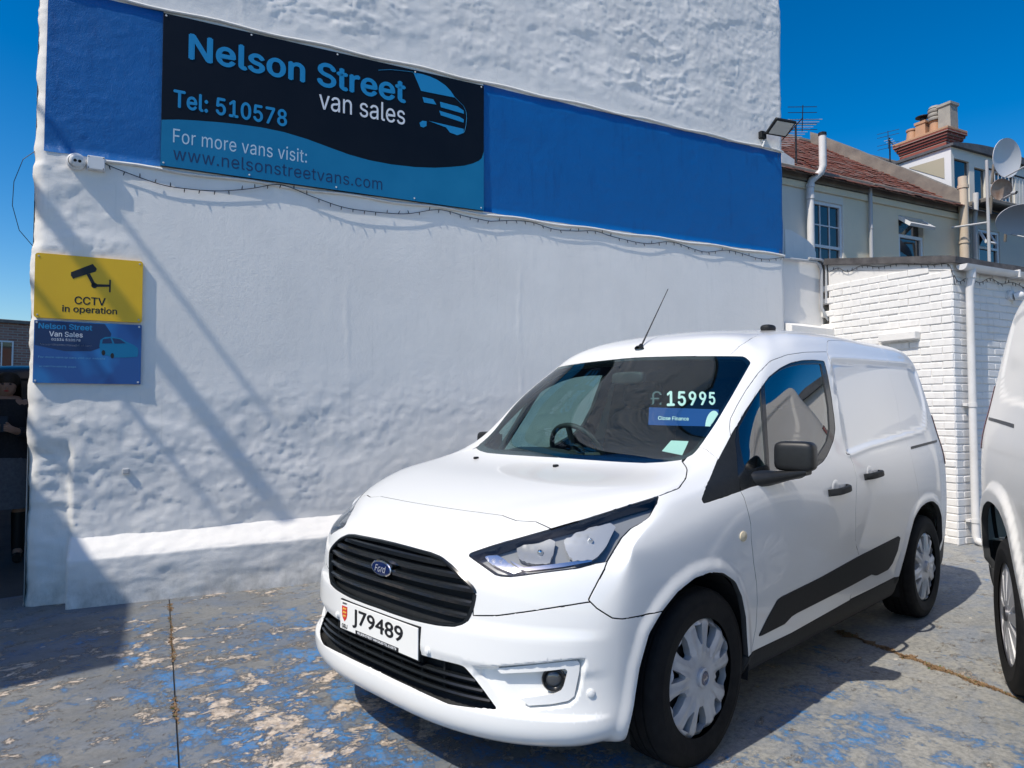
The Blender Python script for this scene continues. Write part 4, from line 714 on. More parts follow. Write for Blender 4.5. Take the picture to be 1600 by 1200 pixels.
    def sweep(s, uv, prof, off=0., sym=False, side='L', raw=True, taper=None):
        """bar along a line of (u,v) with cross-section prof [(up, out)]"""
        uv = np.array(uv, float); P = s.S(uv[:, 0], uv[:, 1]) if raw else s.eval(uv[:, 0], uv[:, 1])[0]; N = s.S.normal(uv[:, 0], uv[:, 1])
        if sym:  # starts on the centre line
            P = np.concatenate([(P*[1, -1, 1])[:0:-1], P]); N = np.concatenate([(N*[1, -1, 1])[:0:-1], N])
        n = len(P); m = len(prof); V = []; F = []
        for i in range(n):
            t = P[min(i+1, n-1)]-P[max(i-1, 0)]; t /= np.linalg.norm(t); up = np.cross(N[i], t); up /= np.linalg.norm(up); k = taper[i] if taper else 1.
            if up[2] < 0: up = -up
            for a, b in prof: V.append(P[i]+up*a*k+N[i]*(b*k+off))
        for i in range(n-1):
            for j in range(m): F.append((i*m+j, i*m+(j+1) % m, (i+1)*m+(j+1) % m, (i+1)*m+j))
        F += [tuple(range(m))[::-1], tuple((n-1)*m+j for j in range(m))]; V = np.array(V)
        if side == 'R': V = V*[1, -1, 1]; F = [f[::-1] for f in F]
        return V, F
# ------------------------------------------------------------------ van: shared shapes
def super_ellipsoid(c, a, e=.35, n=20, m=12, M_=None):
    V = []; F = []; sg = lambda x, p: math.copysign(abs(x)**p, x)
    for i in range(m+1):
        ph = -math.pi/2+math.pi*i/m
        for k in range(n):
            th = 2*math.pi*k/n; p = Vector((a[0]*sg(math.cos(ph), e)*sg(math.cos(th), e), a[1]*sg(math.cos(ph), e)*sg(math.sin(th), e), a[2]*sg(math.sin(ph), e)))
            V.append(tuple(Vector(c)+(M_ @ p if M_ is not None else p)))
    for i in range(m):
        for k in range(n): F.append((i*n+k, i*n+(k+1) % n, (i+1)*n+(k+1) % n, (i+1)*n+k))
    return V, F
def disc_cut(holes, r0, r1, zf, nang=120, step=.011):
    """flat ring r0..r1 with polygon holes, lifted to z=zf(r,angle); -> verts, tris"""
    pts = []; ed = []
    def loop(P):
        i0 = len(pts); pts.extend(P); ed.extend((i0+i, i0+(i+1) % len(P)) for i in range(len(P)))
    circ = lambda r_, n: [(r_*math.cos(2*math.pi*k/n), r_*math.sin(2*math.pi*k/n)) for k in range(n)]
    loop(circ(r1, nang))
    if r0 > 0: loop(circ(r0, 40))
    H = [densify(h, .008, .008) for h in holes]
    for h in H: loop(h)
    r_ = r0+step
    while r_ < r1-step*.6:
        n = max(12, int(2*math.pi*r_/step)); q = np.array(circ(r_, n)); keep = np.ones(n, bool)
        for h in H: keep &= ~pip(h, q[:, 0], q[:, 1]) & (pdist(h, q) > step*.45)
        pts.extend(map(tuple, q[keep])); r_ += step
    V, E_, F, *_ = delaunay_2d_cdt([Vector(p) for p in pts], ed, [], 0, 1e-7)
    V = np.array([tuple(p) for p in V]); F = np.array([tuple(f) for f in F]); c_ = V[F].mean(1); ok = np.hypot(c_[:, 0], c_[:, 1]) > r0*.999
    for h in H: ok &= ~pip(h, c_[:, 0], c_[:, 1])
    F = F[ok]; a = V[F]; cr = (a[:, 1]-a[:, 0])[:, 0]*(a[:, 2]-a[:, 0])[:, 1]-(a[:, 1]-a[:, 0])[:, 1]*(a[:, 2]-a[:, 0])[:, 0]; F[cr < 0] = F[cr < 0][:, ::-1]
    Z_ = zf(np.hypot(V[:, 0], V[:, 1]), np.arctan2(V[:, 1], V[:, 0])); return np.column_stack([V, Z_]), [tuple(f) for f in F]
def turn_edges(V, F, depth, flare=0.):
    """adds walls of given depth to every open edge"""
    ec = {}
    for f in F:
        for i in range(len(f)): ec[(f[i], f[(i+1) % len(f)])] = 1
    V = [tuple(v) for v in V]; F = list(F); mp = {}
    for (i, j) in list(ec):
        if (j, i) not in ec:
            for k in (i, j):
                if k not in mp: mp[k] = len(V); V.append((V[k][0], V[k][1], V[k][2]-depth))
            F.append((j, i, mp[i], mp[j]))
    return V, F
TYRE = [(.212, -.098), (.232, -.101), (.262, -.104), (.290, -.101), (.308, -.092), (.316, -.080), (.3195, -.062), (.3135, -.060), (.3135, -.054), (.320, -.052), (.321, -.022), (.3145, -.020), (.3145, -.014), (.321, -.012), (.321, .012), (.3145, .014), (.3145, .020), (.321, .022), (.320, .052), (.3135, .054), (.3135, .060), (.3195, .062), (.316, .080), (.308, .092), (.290, .101), (.275, .1025), (.272, .1045), (.266, .1045), (.262, .104), (.240, .102), (.228, .098), (.212, .094)]
def tyre_obj(parent, scale=1.):
    mb = MB().lathe([(r_*scale, h) for r_, h in TYRE], 64); return mb.build('tyre', M['rubber'], parent, smooth=50)
def cover_holes():
    H = []
    for k in range(10):
        c0 = 2*math.pi*k/10+.16
        if k % 2 == 0: pr = [(.108, -.09), (.108, .09), (.130, .17), (.170, .195), (.196, .17), (.198, -.17), (.170, -.195), (.130, -.17)]
        else: pr = [(.125, -.04), (.125, .04), (.155, .105), (.198, .125), (.198, -.125), (.155, -.105)]
        H.append([(r_*math.cos(c0+t), r_*math.sin(c0+t)) for r_, t in pr])
    return H
def make_wheel(parent, pos, side, kind='cover', rot=0., ts=1.):
    """wheel with its outer face towards +y (side L) or -y (side R)"""
    w = bpy.data.objects.new('wheel', None); COL.objects.link(w); w.parent = parent; w.location = pos
    w.rotation_euler = (R(-90) if side == 'L' else R(90), rot, 0)
    tyre_obj(w, ts)
    if kind == 'cover':
        zf = lambda r_, a: .086+.010*np.cos(np.clip(r_/.215, 0, 1)*1.5)-.012*sstep(.195, .216, r_)+.006*np.cos(5*(a-.16)+math.pi)*sstep(.06, .12, r_)+.004*np.cos(20*(a-.16))*sstep(.06, .11, r_)
        V, F = disc_cut(cover_holes(), .0, .2155, zf); V, F = turn_edges(V, F, .028)
        o = obj('wheel_cover', V, F, M['wheel_silver'], w); shade(o, 32)
        mb = MB().lathe([(.0, .040), (.200, .045), (.212, .060), (.212, -.05)], 48); mb.build('rim', M['steel_black'], w, smooth=40)
        mb = MB().lathe([(.036, .092), (.036, .106), (.033, .109), (.0265, .1095), (.025, .107), (.0, .108)], 32); mb.build('hub_cap', M['wheel_silver'], w, smooth=30)
        mb = MB().lathe([(.0248, .1072), (.0235, .1092), (0, .1100)], 28); mb.build('emblem', M['emblem_blue'], w, smooth=30)
        v, f = text_mesh('Ford', .018, .01, .3, align='CENTER'); s_ = 1 if side == 'L' else -1
        obj('lettering', [(x, -(y-.006) if side == 'L' else (y-.006), .1103) for x, y, z in v] if side == 'L' else [(x, y-.006, .1103) for x, y, z in v], [q[::-1] for q in f] if side == 'L' else f, M['chrome'], w)
    else:
        H = []
        for k in range(10):
            c0 = 2*math.pi*k/10
            for (pr) in ([(.062, -.10), (.062, .06), (.20, .20), (.222, .19), (.224, .02), (.21, -.06)], ):
                H.append([(r_*math.cos(c0+t), r_*math.sin(c0+t)) for r_, t in pr])
        zf = lambda r_, a: .080+.016*np.cos(np.clip(r_/.235, 0, 1)*1.4)
        V, F = disc_cut(H, 0., .236, zf); V, F = turn_edges(V, F, .035); o = obj('wheel_spokes', V, F, M['alloy'], w); shade(o, 32)
        MB().lathe([(.0, .035), (.20, .040), (.232, .065), (.238, .086), (.242, .088), (.244, .06), (.244, -.05)], 48).build('rim', M['alloy_dark'], w, smooth=40)
        MB().lathe([(.034, .09), (.033, .104), (0, .106)], 28).build('hub_cap', M['alloy_dark'], w, smooth=30)
    return w
def offset_net(net, d):
    """net shifted inwards by d along the surface normal"""
    S_ = Surf(net); uu, vv = np.meshgrid(np.arange(NU+1.), np.arange(NV+1.)); N = S_.normal(uu, vv); n2 = net-N*d; n2[:, 0, 1] = 0; n2[:, -1, 1] = 0; n2[-1, :, 1] = 0; return n2
O_ = OUTL
def poly_arch(nm, lo, hi): return [(lo, -.5)]+O_[nm]+[(hi, -.5)]
ARCH_F = [(O_['arch_f'][0][0], -.5)]+O_['arch_f']+[(O_['arch_f'][-1][0], -.5)]
ARCH_R = [(O_['arch_r'][0][0]-.02, -.5)]+O_['arch_r']+[(12.36, 1.6), (12.30, -.5)]
BL = O_['bumper_line']; FFR = O_['fender_front']; HF = [p for p in O_['hood_front'] if p[0] >= 0]; HS = O_['hood_side']; PS = O_['pillar_seam']; SL_ = O_['sill_line']; RL = O_['roof_line']
corner = [p for p in FFR if p[0] > 3.62]
HOOD = [(-.3, HF[0][1])]+HF+HS+[(2.6, 9.1), (-.3, 9.1)]
NOSE = [(-.3, 4.07)]+BL+[(4.3, 4.35), (4.3, 5.6), (3.2, 7.3), (-.3, 7.6)]
kf = min(range(len(FFR)), key=lambda i: FFR[i][1] if FFR[i][0] < 4.05 else 9)
BUMPER = [(-.3, -.5), (-.3, 4.07)]+BL+[(5.6, 4.5), (5.6, -.5)]
FENDER = FFR+[(6.2, 2.2), (6.9, .9), (7.6, .9), (7.5, 5.), (7.3, 7.4), (5.6, 8.7)]+PS[::-1]+[(2.83, 9.1), (3.2, 7.6), (3.3, 6.2)]
SILL = [(6.0, -.5), (6.0, SL_[0][1])]+SL_+[(11.2, SL_[-1][1]+.02), (11.2, -.5)]
ROOF = [(-.3, 11.0)]+RL+[(5.6, 13.28), (7, 13.3), (9, 13.27), (11.5, 13.25), (13.2, 13.2), (14.3, 13.1), (16.4, 13.0), (16.4, 15.6), (-.3, 15.6)]
REAR = [(14.05, 2.6), (13.95, 6), (13.98, 9), (14.0, 12.0), (14.2, 12.9), (16.4, 12.95), (16.4, 2.6)]
RBUMP = [(12.0, -.5), (12.0, 1.7), (12.75, 2.1), (13.3, 2.55), (16.4, 2.5), (16.4, -.5)]
TAIL = [(13.35, 6.3), (13.42, 9.6), (13.95, 9.7), (13.93, 6.2)]
REGIONS = [('windscreen', O_['windscreen']), ('quarter_glass', O_['quarter_glass']), ('door_glass', O_['door_glass']), ('window_frame', O_['frame']), ('sail', O_['sail']),
  ('headlamp', O_['headlamp']), ('grille', O_['grille']), ('lower_grille', O_['lower_grille']), ('arch', ARCH_F), ('arch', ARCH_R)]
R_TRIM = [('trim', O_['trim'])]
R_MAIN = [('sill', SILL), ('front_door', O_['front_door']), ('slide_door', O_['slide_door']), ('hood', HOOD), ('roof', ROOF), ('tail_lamp', TAIL), ('rear_door', REAR), ('rear_bumper', RBUMP), ('fender', FENDER), ('nose', NOSE), ('bumper', BUMPER)]
S0 = Surf(NET)
def uv_xyz(P): a = np.array(P, float); return S0(a[:, 0], a[:, 1])
_rec = uv_xyz(densify(O_['recess']))[:, [0, 2]]; _fog = uv_xyz(densify(O_['fog_recess'], .05, .05)); _af = uv_xyz(densify(O_['arch_f'], closed=False))[:, [0, 2]]; _ar = uv_xyz(densify(O_['arch_r'], closed=False))[:, [0, 2]]
def disp_main(u, v, p):
    """pressed shapes of the panels: window blank, fog lamp pocket, arch lips, bumper lip"""
    d = np.zeros(len(u)); xz = p[:, [0, 2]]
    m = (u > 8.2) & (u < 13.6) & (v > 7.5) & (v < 12)
    if m.any():
        dd = pdist(_rec, xz[m]); ins = pip(_rec, xz[m][:, 0], xz[m][:, 1]); sd = np.where(ins, dd, -dd); d[m] -= .010*sstep(-.004, .022, sd)
        d[m] += .004*np.exp(-((sd+.012)/.012)**2)
    m = (u > 1.2) & (u < 4.2) & (v > 1.2) & (v < 3.7)
    if m.any():
        yz = p[m][:, 1:]; dd = pdist(_fog[:, 1:], yz); ins = pip(_fog[:, 1:], yz[:, 0], yz[:, 1]); sd = np.where(ins, dd, -dd); d[m] -= .034*sstep(0, .020, sd)
    for A, lo, hi in ((_af, 3.9, 7.6), (_ar, 9.9, 13.2)):
        m = (u > lo) & (u < hi) & (v < 6)
        if m.any(): dd = pdist(A, xz[m], False); d[m] += .010*(1-sstep(.012, .060, dd))
    m = u < 4.4
    if m.any():
        z = p[m][:, 2]; k = 1-sstep(3.2, 4.3, u[m]); d[m] += .016*k*(1-sstep(.318, .336, z)); d[m] += .010*k*sstep(.44, .475, z)*(1-sstep(.56, .60, z))
    return d
FINE = [(1.6, 3.75, 1.62, 3.2, .045, .05), (8.7, 13.1, 11.05, 11.55, .06, .05), (8.7, 13.1, 7.9, 8.9, .06, .06), (12.5, 13.1, 8.3, 11.4, .03, .08), (4.2, 7.2, 1.0, 4.8, .05, .07), (10.1, 12.8, 1.5, 5.3, .05, .07), (0, 4.2, 1.2, 2.0, .10, .05)]
def frit_poly(poly, f, c0): return [(c0[0]+(a-c0[0])*f, c0[1]+(b-c0[1])*f) for a, b in poly]

def build_van(root, net, body_mat, disp, wheels, trim=True, zs=1., detail=True, tag_front=False):
    regs = REGIONS[:8]+(R_TRIM if trim else [])+REGIONS[8:]+R_MAIN
    B = Body(net, regs, [], disp, fine=FINE)
    pm = body_mat
    B.put('hood', 'hood', pm, root, sym=True); B.put('roof', 'roof', pm, root, sym=True); nose = B.put('nose_panel', 'nose', pm, root, sym=True); bump = B.put('front_bumper', 'bumper', pm, root, sym=True)
    B.put('rear_bumper', 'rear_bumper', M['plastic'], root, sym=True)
    doors = {}
    for sd in 'LR':
        B.put('fender', 'fender', pm, root, side=sd); doors[sd] = B.put('front_door', 'front_door', pm, root, side=sd); sdoor = B.put('sliding_door', 'slide_door', pm, root, side=sd)
        B.put('body_side', 'body_side', pm, root, side=sd, depth=.03, gap=.001); B.put('sill_moulding', 'sill', M['plastic'], root, side=sd)
        B.put('rear_door', 'rear_door', pm, root, side=sd); B.put('tail_lamp', 'tail_lamp', M['red_lens'], root, side=sd, off=.006)
        B.put('window_frame', 'window_frame', M['plastic_gloss'], doors[sd], side=sd, off=-.003, gap=.0006)
        B.put('window_pane', 'door_glass', M['glass_side'], doors[sd], side=sd, off=-.008, skirt=False, gap=0)
        B.put('quarter_pane', 'quarter_glass', M['glass_side'], doors[sd], side=sd, off=-.008, skirt=False, gap=0)
        B.put('sail_panel', 'sail', M['plastic'], root, side=sd, gap=.0008)
        if trim: B.put('side_moulding', 'trim', M['plastic'], root, side=sd, off=.004, gap=.0006)
        # slide rail
        B.put_patch('door_rail', O_['rail'], M['plastic_dark'], root, .0015, side=sd)
    # ---- windscreen with its black border
    ws = B.put('windscreen', 'windscreen', M['glass_ws'], root, sym=True, off=-.002, skirt=False, gap=0)
    wsp = [p for p in O_['windscreen']]; inner = []
    P3 = uv_xyz([(max(a, 0), b) for a, b in wsp]); c_ = np.array([-.5, 0, 1.34])
    pl = densify([(max(a, 0.), b) for a, b in wsp], .12, .12); q = np.array(pl); X = Surf(net)(q[:, 0], q[:, 1]); VV = []; FF = []
    # border strip: step each outline point 28 mm along the glass towards the middle
    ctr = np.array([.9, 10.05]); n = len(pl)
    for i in range(n):
        a = q[i]; t = q[(i+1) % n]-q[i-1]; mt = np.array([t[0]*.2, t[1]*.25]); nn = np.array([-mt[1], mt[0]]); nn /= np.linalg.norm(nn)+1e-9; b2 = a+np.array([nn[0]*.030/.2, nn[1]*.030/.25]); b3 = a-np.array([nn[0]*.030/.2, nn[1]*.030/.25])
        b = b2 if pip(wsp, np.array([b2[0]]), np.array([b2[1]]))[0] else b3
        if a[0] < 1e-6: b = np.array([0., a[1]+(.12 if a[1] < 10 else -.12)])
        b[0] = max(b[0], 0.)
        p1, n1 = B.at(a[0], a[1], -.0035); p2, n2 = B.at(b[0], b[1], -.0035); VV += [tuple(p1), tuple(p2)]
    for i in range(n):
        j = (i+1) % n
        if q[i][0] < 1e-6 and q[j][0] < 1e-6: continue
        FF.append((2*i, 2*j, 2*j+1, 2*i+1))
    nV = len(VV); FF = FF+[tuple(k+nV for k in f[::-1]) for f in FF]; VV = VV+[(x, -y, z) for x, y, z in VV]
    obj('screen_border', VV, FF, M['frit'], ws)
    # ---- headlamps
    for sd in 'LR':
        h = bpy.data.objects.new('headlamp', None); COL.objects.link(h); h.parent = root
        B.put('lens', 'headlamp', M['lens'], h, side=sd, off=-.001, skirt=False, gap=.001)
        B.put('housing', 'headlamp', M['lamp_grey'], h, side=sd, off=-.050, depth=-.049, gap=.001)
        pl = O_['headlamp']; hb = densify(pl, .06, .06); hc = np.array(hb); cc = hc.mean(0); V = []; F = []
        for i, (u0, v0) in enumerate(hb):
            t_ = hc[(i+1) % len(hb)]-hc[i-1]; nn = np.array([-t_[1]*.13, t_[0]*.33]); nn = np.array([nn[0]/.33, nn[1]/.13]); q_ = np.array([u0, v0]); dlt = np.array([-(t_[1]*.13), t_[0]*.33]); dlt /= np.linalg.norm(dlt)+1e-9; st = np.array([dlt[0]*.007/.2, dlt[1]*.007/.11])
            if not pip(pl, np.array([(q_+st)[0]]), np.array([(q_+st)[1]]))[0]: st = -st
            a1, _n = B.at(u0, v0, -.004, sd); a2, _n = B.at(*(q_+st), -.012, sd); a3, _n = B.at(*(q_+st*1.15), -.045, sd); V += [tuple(a1), tuple(a2), tuple(a3)]
        n_h = len(hb)
        for i in range(n_h):
            j = (i+1) % n_h; F += [(3*i, 3*j, 3*j+1, 3*i+1), (3*i+1, 3*j+1, 3*j+2, 3*i+2)]
        obj('bezel', V, F, M['plastic_gloss'], h)
        for nm, ky, dp, bulge, mt in (('reflector', 'lamp_outer', -.022, .019, 'lamp_bright'), ('reflector', 'lamp_inner', -.024, .018, 'lamp_silver'), ('indicator', 'lamp_indicator', -.026, .008, 'reflector'), ('trim_strip', 'lamp_strip', -.020, 0., 'chrome')):
            pl = O_[ky]; a = np.array(pl); cc = a.mean(0); hw = np.ptp(a, axis=0)/2
            fn = lambda u, v, cc=cc, hw=hw, dp=dp, bl=bulge, ky=ky: dp-bl*np.clip(1-((u-cc[0])/hw[0])**2-((v-cc[1])/hw[1])**2, 0, 1)+(.0035*np.sin(u*(64 if ky != 'lamp_outer' else 42))*(v < cc[1]+.45*hw[1])+.004*np.sin(v*23)*(u < cc[0]) if ky != 'lamp_strip' else 0)
            B.put_patch(nm, pl, M[mt], h, 0, offn=fn, depth=.012, side=sd, G=.035)
        for (u0, v0, r_) in ((3.02, 6.35, .010), (2.28, 5.9, .012)):
            p, n_ = B.at(u0, v0, -.05, sd); Mx = Matrix.Translation(p) @ n_.to_track_quat('Z', 'Y').to_matrix().to_4x4()
            MB().lathe([(r_, 0), (r_*.95, .012), (r_*.6, .020), (0, .023)], 20, Mx).build('bulb_cap', M['chrome'], h, smooth=40)
    # ---- grille
    g = bpy.data.objects.new('grille', None); COL.objects.link(g); g.parent = root
    B.put('backing', 'grille', M['plastic'], g, sym=True, off=-.035, depth=-.034, gap=.0006)
    ga = np.array(O_['grille']); gd = densify(O_['grille'], .02, .02)
    def urange(poly, v0):
        us = np.arange(0, 4.2, .01); m = pip(poly, us, np.full(len(us), v0)); return us[m].max() if m.any() else 0
    for v0 in (3.78, 4.10, 4.42, 4.74, 5.04):
        um = urange(O_['grille'], v0)-.03
        V, F = B.sweep([(x, v0+.10*(x/um)**2*(0 if v0 > 4.3 else -.3)) for x in np.linspace(0, um, 26)], [(-.013, -.020), (-.009, 0), (.004, .006), (.011, .002), (.013, -.006), (.010, -.020)], -.008, sym=True)
        shade(obj('slat', V, F, M['plastic_gloss'], g), 40)
    pl = [p for p in O_['grille'] if p[0] >= 0]; pl = [(0., pl[0][1])]+pl+[(0., pl[-1][1])]; V, F = B.sweep(densify(pl, .05, .05, False), [(-.007, -.012), (-.007, .001), (0, .0045), (.007, .001), (.007, -.012)], 0., sym=False)
    # rim of the grille
    V = np.concatenate([V, V*[1, -1, 1]]); n_ = len(V)//2; F = F+[tuple(i+n_ for i in f[::-1]) for f in F]; shade(obj('surround', V, F, M['plastic_gloss'], g), 50)
    lg = bpy.data.objects.new('lower_grille', None); COL.objects.link(lg); lg.parent = root
    B.put('backing', 'lower_grille', M['plastic'], lg, sym=True, off=-.045, depth=-.044, gap=.0006)
    for v0 in (1.93, 2.13, 2.33):
        um = urange(O_['lower_grille'], v0)-.03
        V, F = B.sweep([(x, v0) for x in np.linspace(0, um, 26)], [(-.006, -.03), (-.006, -.004), (0, .001), (.006, -.004), (.006, -.03)], -.004, sym=True, raw=False); shade(obj('slat', V, F, M['plastic_gloss'], lg), 40)
    for y0 in (-.36, -.24, -.12, 0, .12, .24, .36):
        p, n_ = B.at(abs(y0)/.30, 2.1, -.03, 'L' if y0 >= 0 else 'R'); MB().box(p.x-.006, p.x+.006, p.y-.005, p.y+.005, .335, .435).build('rib', M['plastic'], lg)
    # ---- fog lamps
    for sd in 'LR':
        fg = bpy.data.objects.new('fog_lamp', None); COL.objects.link(fg); fg.parent = root
        B.put_patch('fog_surround', O_['fog_trim'], pm, fg, -.004, depth=.030, raw=True, G=.03, side=sd)
        p, n_ = B.at(2.99, 2.56, .0, sd); nd = Vector((.80, .60 if sd == 'L' else -.60, 0)).normalized(); Mx = Matrix.Translation(p+nd*.014) @ nd.to_track_quat('Z', 'Y').to_matrix().to_4x4()
        MB().lathe([(.038, -.02), (.038, .010), (.034, .014), (.029, .006), (.024, .002)], 32, Mx).build('bezel', M['plastic_gloss'], fg, smooth=40)
        MB().lathe([(.027, .001), (.022, .006), (.012, .009), (0, .010)], 28, Mx).build('fog_lens', M['fog_glass'], fg, smooth=40)
        for (u0, v0, r_) in ((1.0, 2.79, .011), (3.67, 2.32, .012)):
            p, n_ = B.at(u0, v0, .0, sd); Mx = Matrix.Translation(p) @ n_.to_track_quat('Z', 'Y').to_matrix().to_4x4()
            MB().lathe([(r_*1.25, -.002), (r_*1.2, .002), (r_, .0025), (r_*.95, .006), (r_*.5, .008), (0, .0085)], 20, Mx).build('parking_sensor', pm, root, smooth=40)
        p, n_ = B.at(6.705, 5.05, .0, sd); Mx = Matrix.Translation(p) @ n_.to_track_quat('Z', 'Y').to_matrix().to_4x4() @ Matrix.Diagonal((1.3, 1, 1, 1))
        MB().lathe([(.020, -.002), (.020, .004), (.012, .007), (0, .008)], 24, Mx).build('side_repeater', M['repeater'], root, smooth=40)
    for yy in (.083, -.49, .49):
        if yy == .49: continue
        p, n_ = B.at(abs(yy)/.28 if abs(yy) < .28 else 1.84, 8.64, 0., 'L' if yy > 0 else 'R')
        MB().bbox(p.x-.016, p.x+.012, p.y-.010, p.y+.010, p.z-.002, p.z+.011, .004).build('washer_jet', M['plastic'], root)
    # ---- door handles and mirrors
    for sd in 'LR':
        s_ = 1 if sd == 'L' else -1
        for (ua, va, ub, vb, dp) in ((8.40, 5.98, 8.86, 6.10, doors[sd]), (9.36, 6.45, 9.80, 6.57, root)):
            h = bpy.data.objects.new('door_handle', None); COL.objects.link(h); h.parent = root
            us = np.linspace(ua, ub, 11); vs = np.linspace(va, vb, 11); lift = [.004, .020, .034, .040, .041, .041, .041, .040, .036, .022, .004]
            V = []; F = []
            prof = [(-.017, -.010), (-.017, .002), (-.012, .007), (.010, .007), (.015, .002), (.015, -.010)]
            for i in range(11):
                p, n_ = B.at(us[i], vs[i], lift[i], sd); up = Vector((0, 0, 1))-n_*n_.z; up.normalize()
                for a, b in prof: V.append(tuple(p+up*a+n_*b))
            m_ = len(prof)
            for i in range(10):
                for j in range(m_): F.append((i*m_+j, i*m_+(j+1) % m_, (i+1)*m_+(j+1) % m_, (i+1)*m_+j))
            F += [tuple(range(m_)), tuple(10*m_+j for j in range(m_))[::-1]]
            shade(obj('pull', V, F, M['plastic'], h), 40)
            p, n_ = B.at((ua+ub)/2-.03, (va+vb)/2+.12, .0, sd); Mx = Matrix.Translation(p) @ n_.to_track_quat('Z', 'Y').to_matrix().to_4x4() @ Matrix.Diagonal((1.25, 1, 1, 1))
            MB().lathe([(.040, .0005), (.034, .003), (.020, .0018), (0, .001)], 24, Mx).build('cup', M['wheel_silver'] if False else pm, h, smooth=60)
        mr = bpy.data.objects.new('door_mirror', None); COL.objects.link(mr); mr.parent = root
        V, F = super_ellipsoid((-.600, s_*.965, 1.108*zs), (.046, .083, .063), .40, 28, 16, Matrix.Rotation(s_*R(8), 3, 'Z')); o = obj('housing', V, F, M['plastic_dark'], mr); shade(o, 60)
        mb = MB(); mb.box(-.652, -.6495, min(s_*.90, s_*1.03), max(s_*.90, s_*1.03), 1.065*zs, 1.155*zs); mb.build('mirror_glass', M['mirror'], mr)
        V = []; F = []; secs = [(.845, -.40, -.60, .972, 1.050), (.88, -.42, -.60, .980, 1.046), (.93, -.49, -.62, 1.000, 1.046), (.99, -.55, -.64, 1.022, 1.052), (1.02, -.57, -.63, 1.032, 1.056)]
        for y, xa, xb, z0, z1 in secs:
            for k in range(12):
                an = 2*math.pi*k/12; c1 = math.copysign(abs(math.cos(an))**.6, math.cos(an)); s1 = math.copysign(abs(math.sin(an))**.6, math.sin(an)); V.append(((xa+xb)/2+(xa-xb)/2*c1, s_*y, ((z0+z1)/2+(z1-z0)/2*s1)*zs))
        for i in range(len(secs)-1):
            for j in range(12): F.append((i*12+j, i*12+(j+1) % 12, i*12+12+(j+1) % 12, i*12+12+j)[::s_])
        F += [tuple(range(12))[::-s_], tuple(12*(len(secs)-1)+j for j in range(12))[::s_]]; shade(obj('arm', V, F, M['plastic_dark'], mr), 50)
    # ---- wheels, wells, underbody
    for (x, y, z, sd, kind, rot, ts) in wheels: make_wheel(root, (x, y, z), sd, kind, rot, ts)
    for cx in (.045, -2.56):
        for s_ in (1, -1):
            V = []; F = []; n = 20; r_ = .405
            for i in range(n+1):
                a = math.pi*1.16*(i/n)-math.pi*.08
                for y in (.868, .50): V.append((cx+r_*math.cos(a), s_*y, .315+r_*math.sin(a)))
            for i in range(n): F.append((2*i, 2*i+1, 2*i+3, 2*i+2))
            k = len(V); V += [(cx+r_*math.cos(math.pi*1.16*(i/n)-math.pi*.08), s_*.50, .315+r_*math.sin(math.pi*1.16*(i/n)-math.pi*.08)) for i in range(n+1)]; F.append(tuple(range(k, k+n+1)))
            obj('wheel_arch_liner', V, F, M['dark'], root)
    mb = MB(); mb.box(-3.05, .62, -.52, .52, .20, .30); mb.box(-2.12, -.38, -.80, .80, .205, .30); mb.box(.02, .07, -.75, .75, .28, .33); mb.box(-2.69, -2.63, -.75, .75, .28, .33)
    mb.build('underbody', M['dark'], root)
    if detail: cabin(root, B, net, pm)
    return B
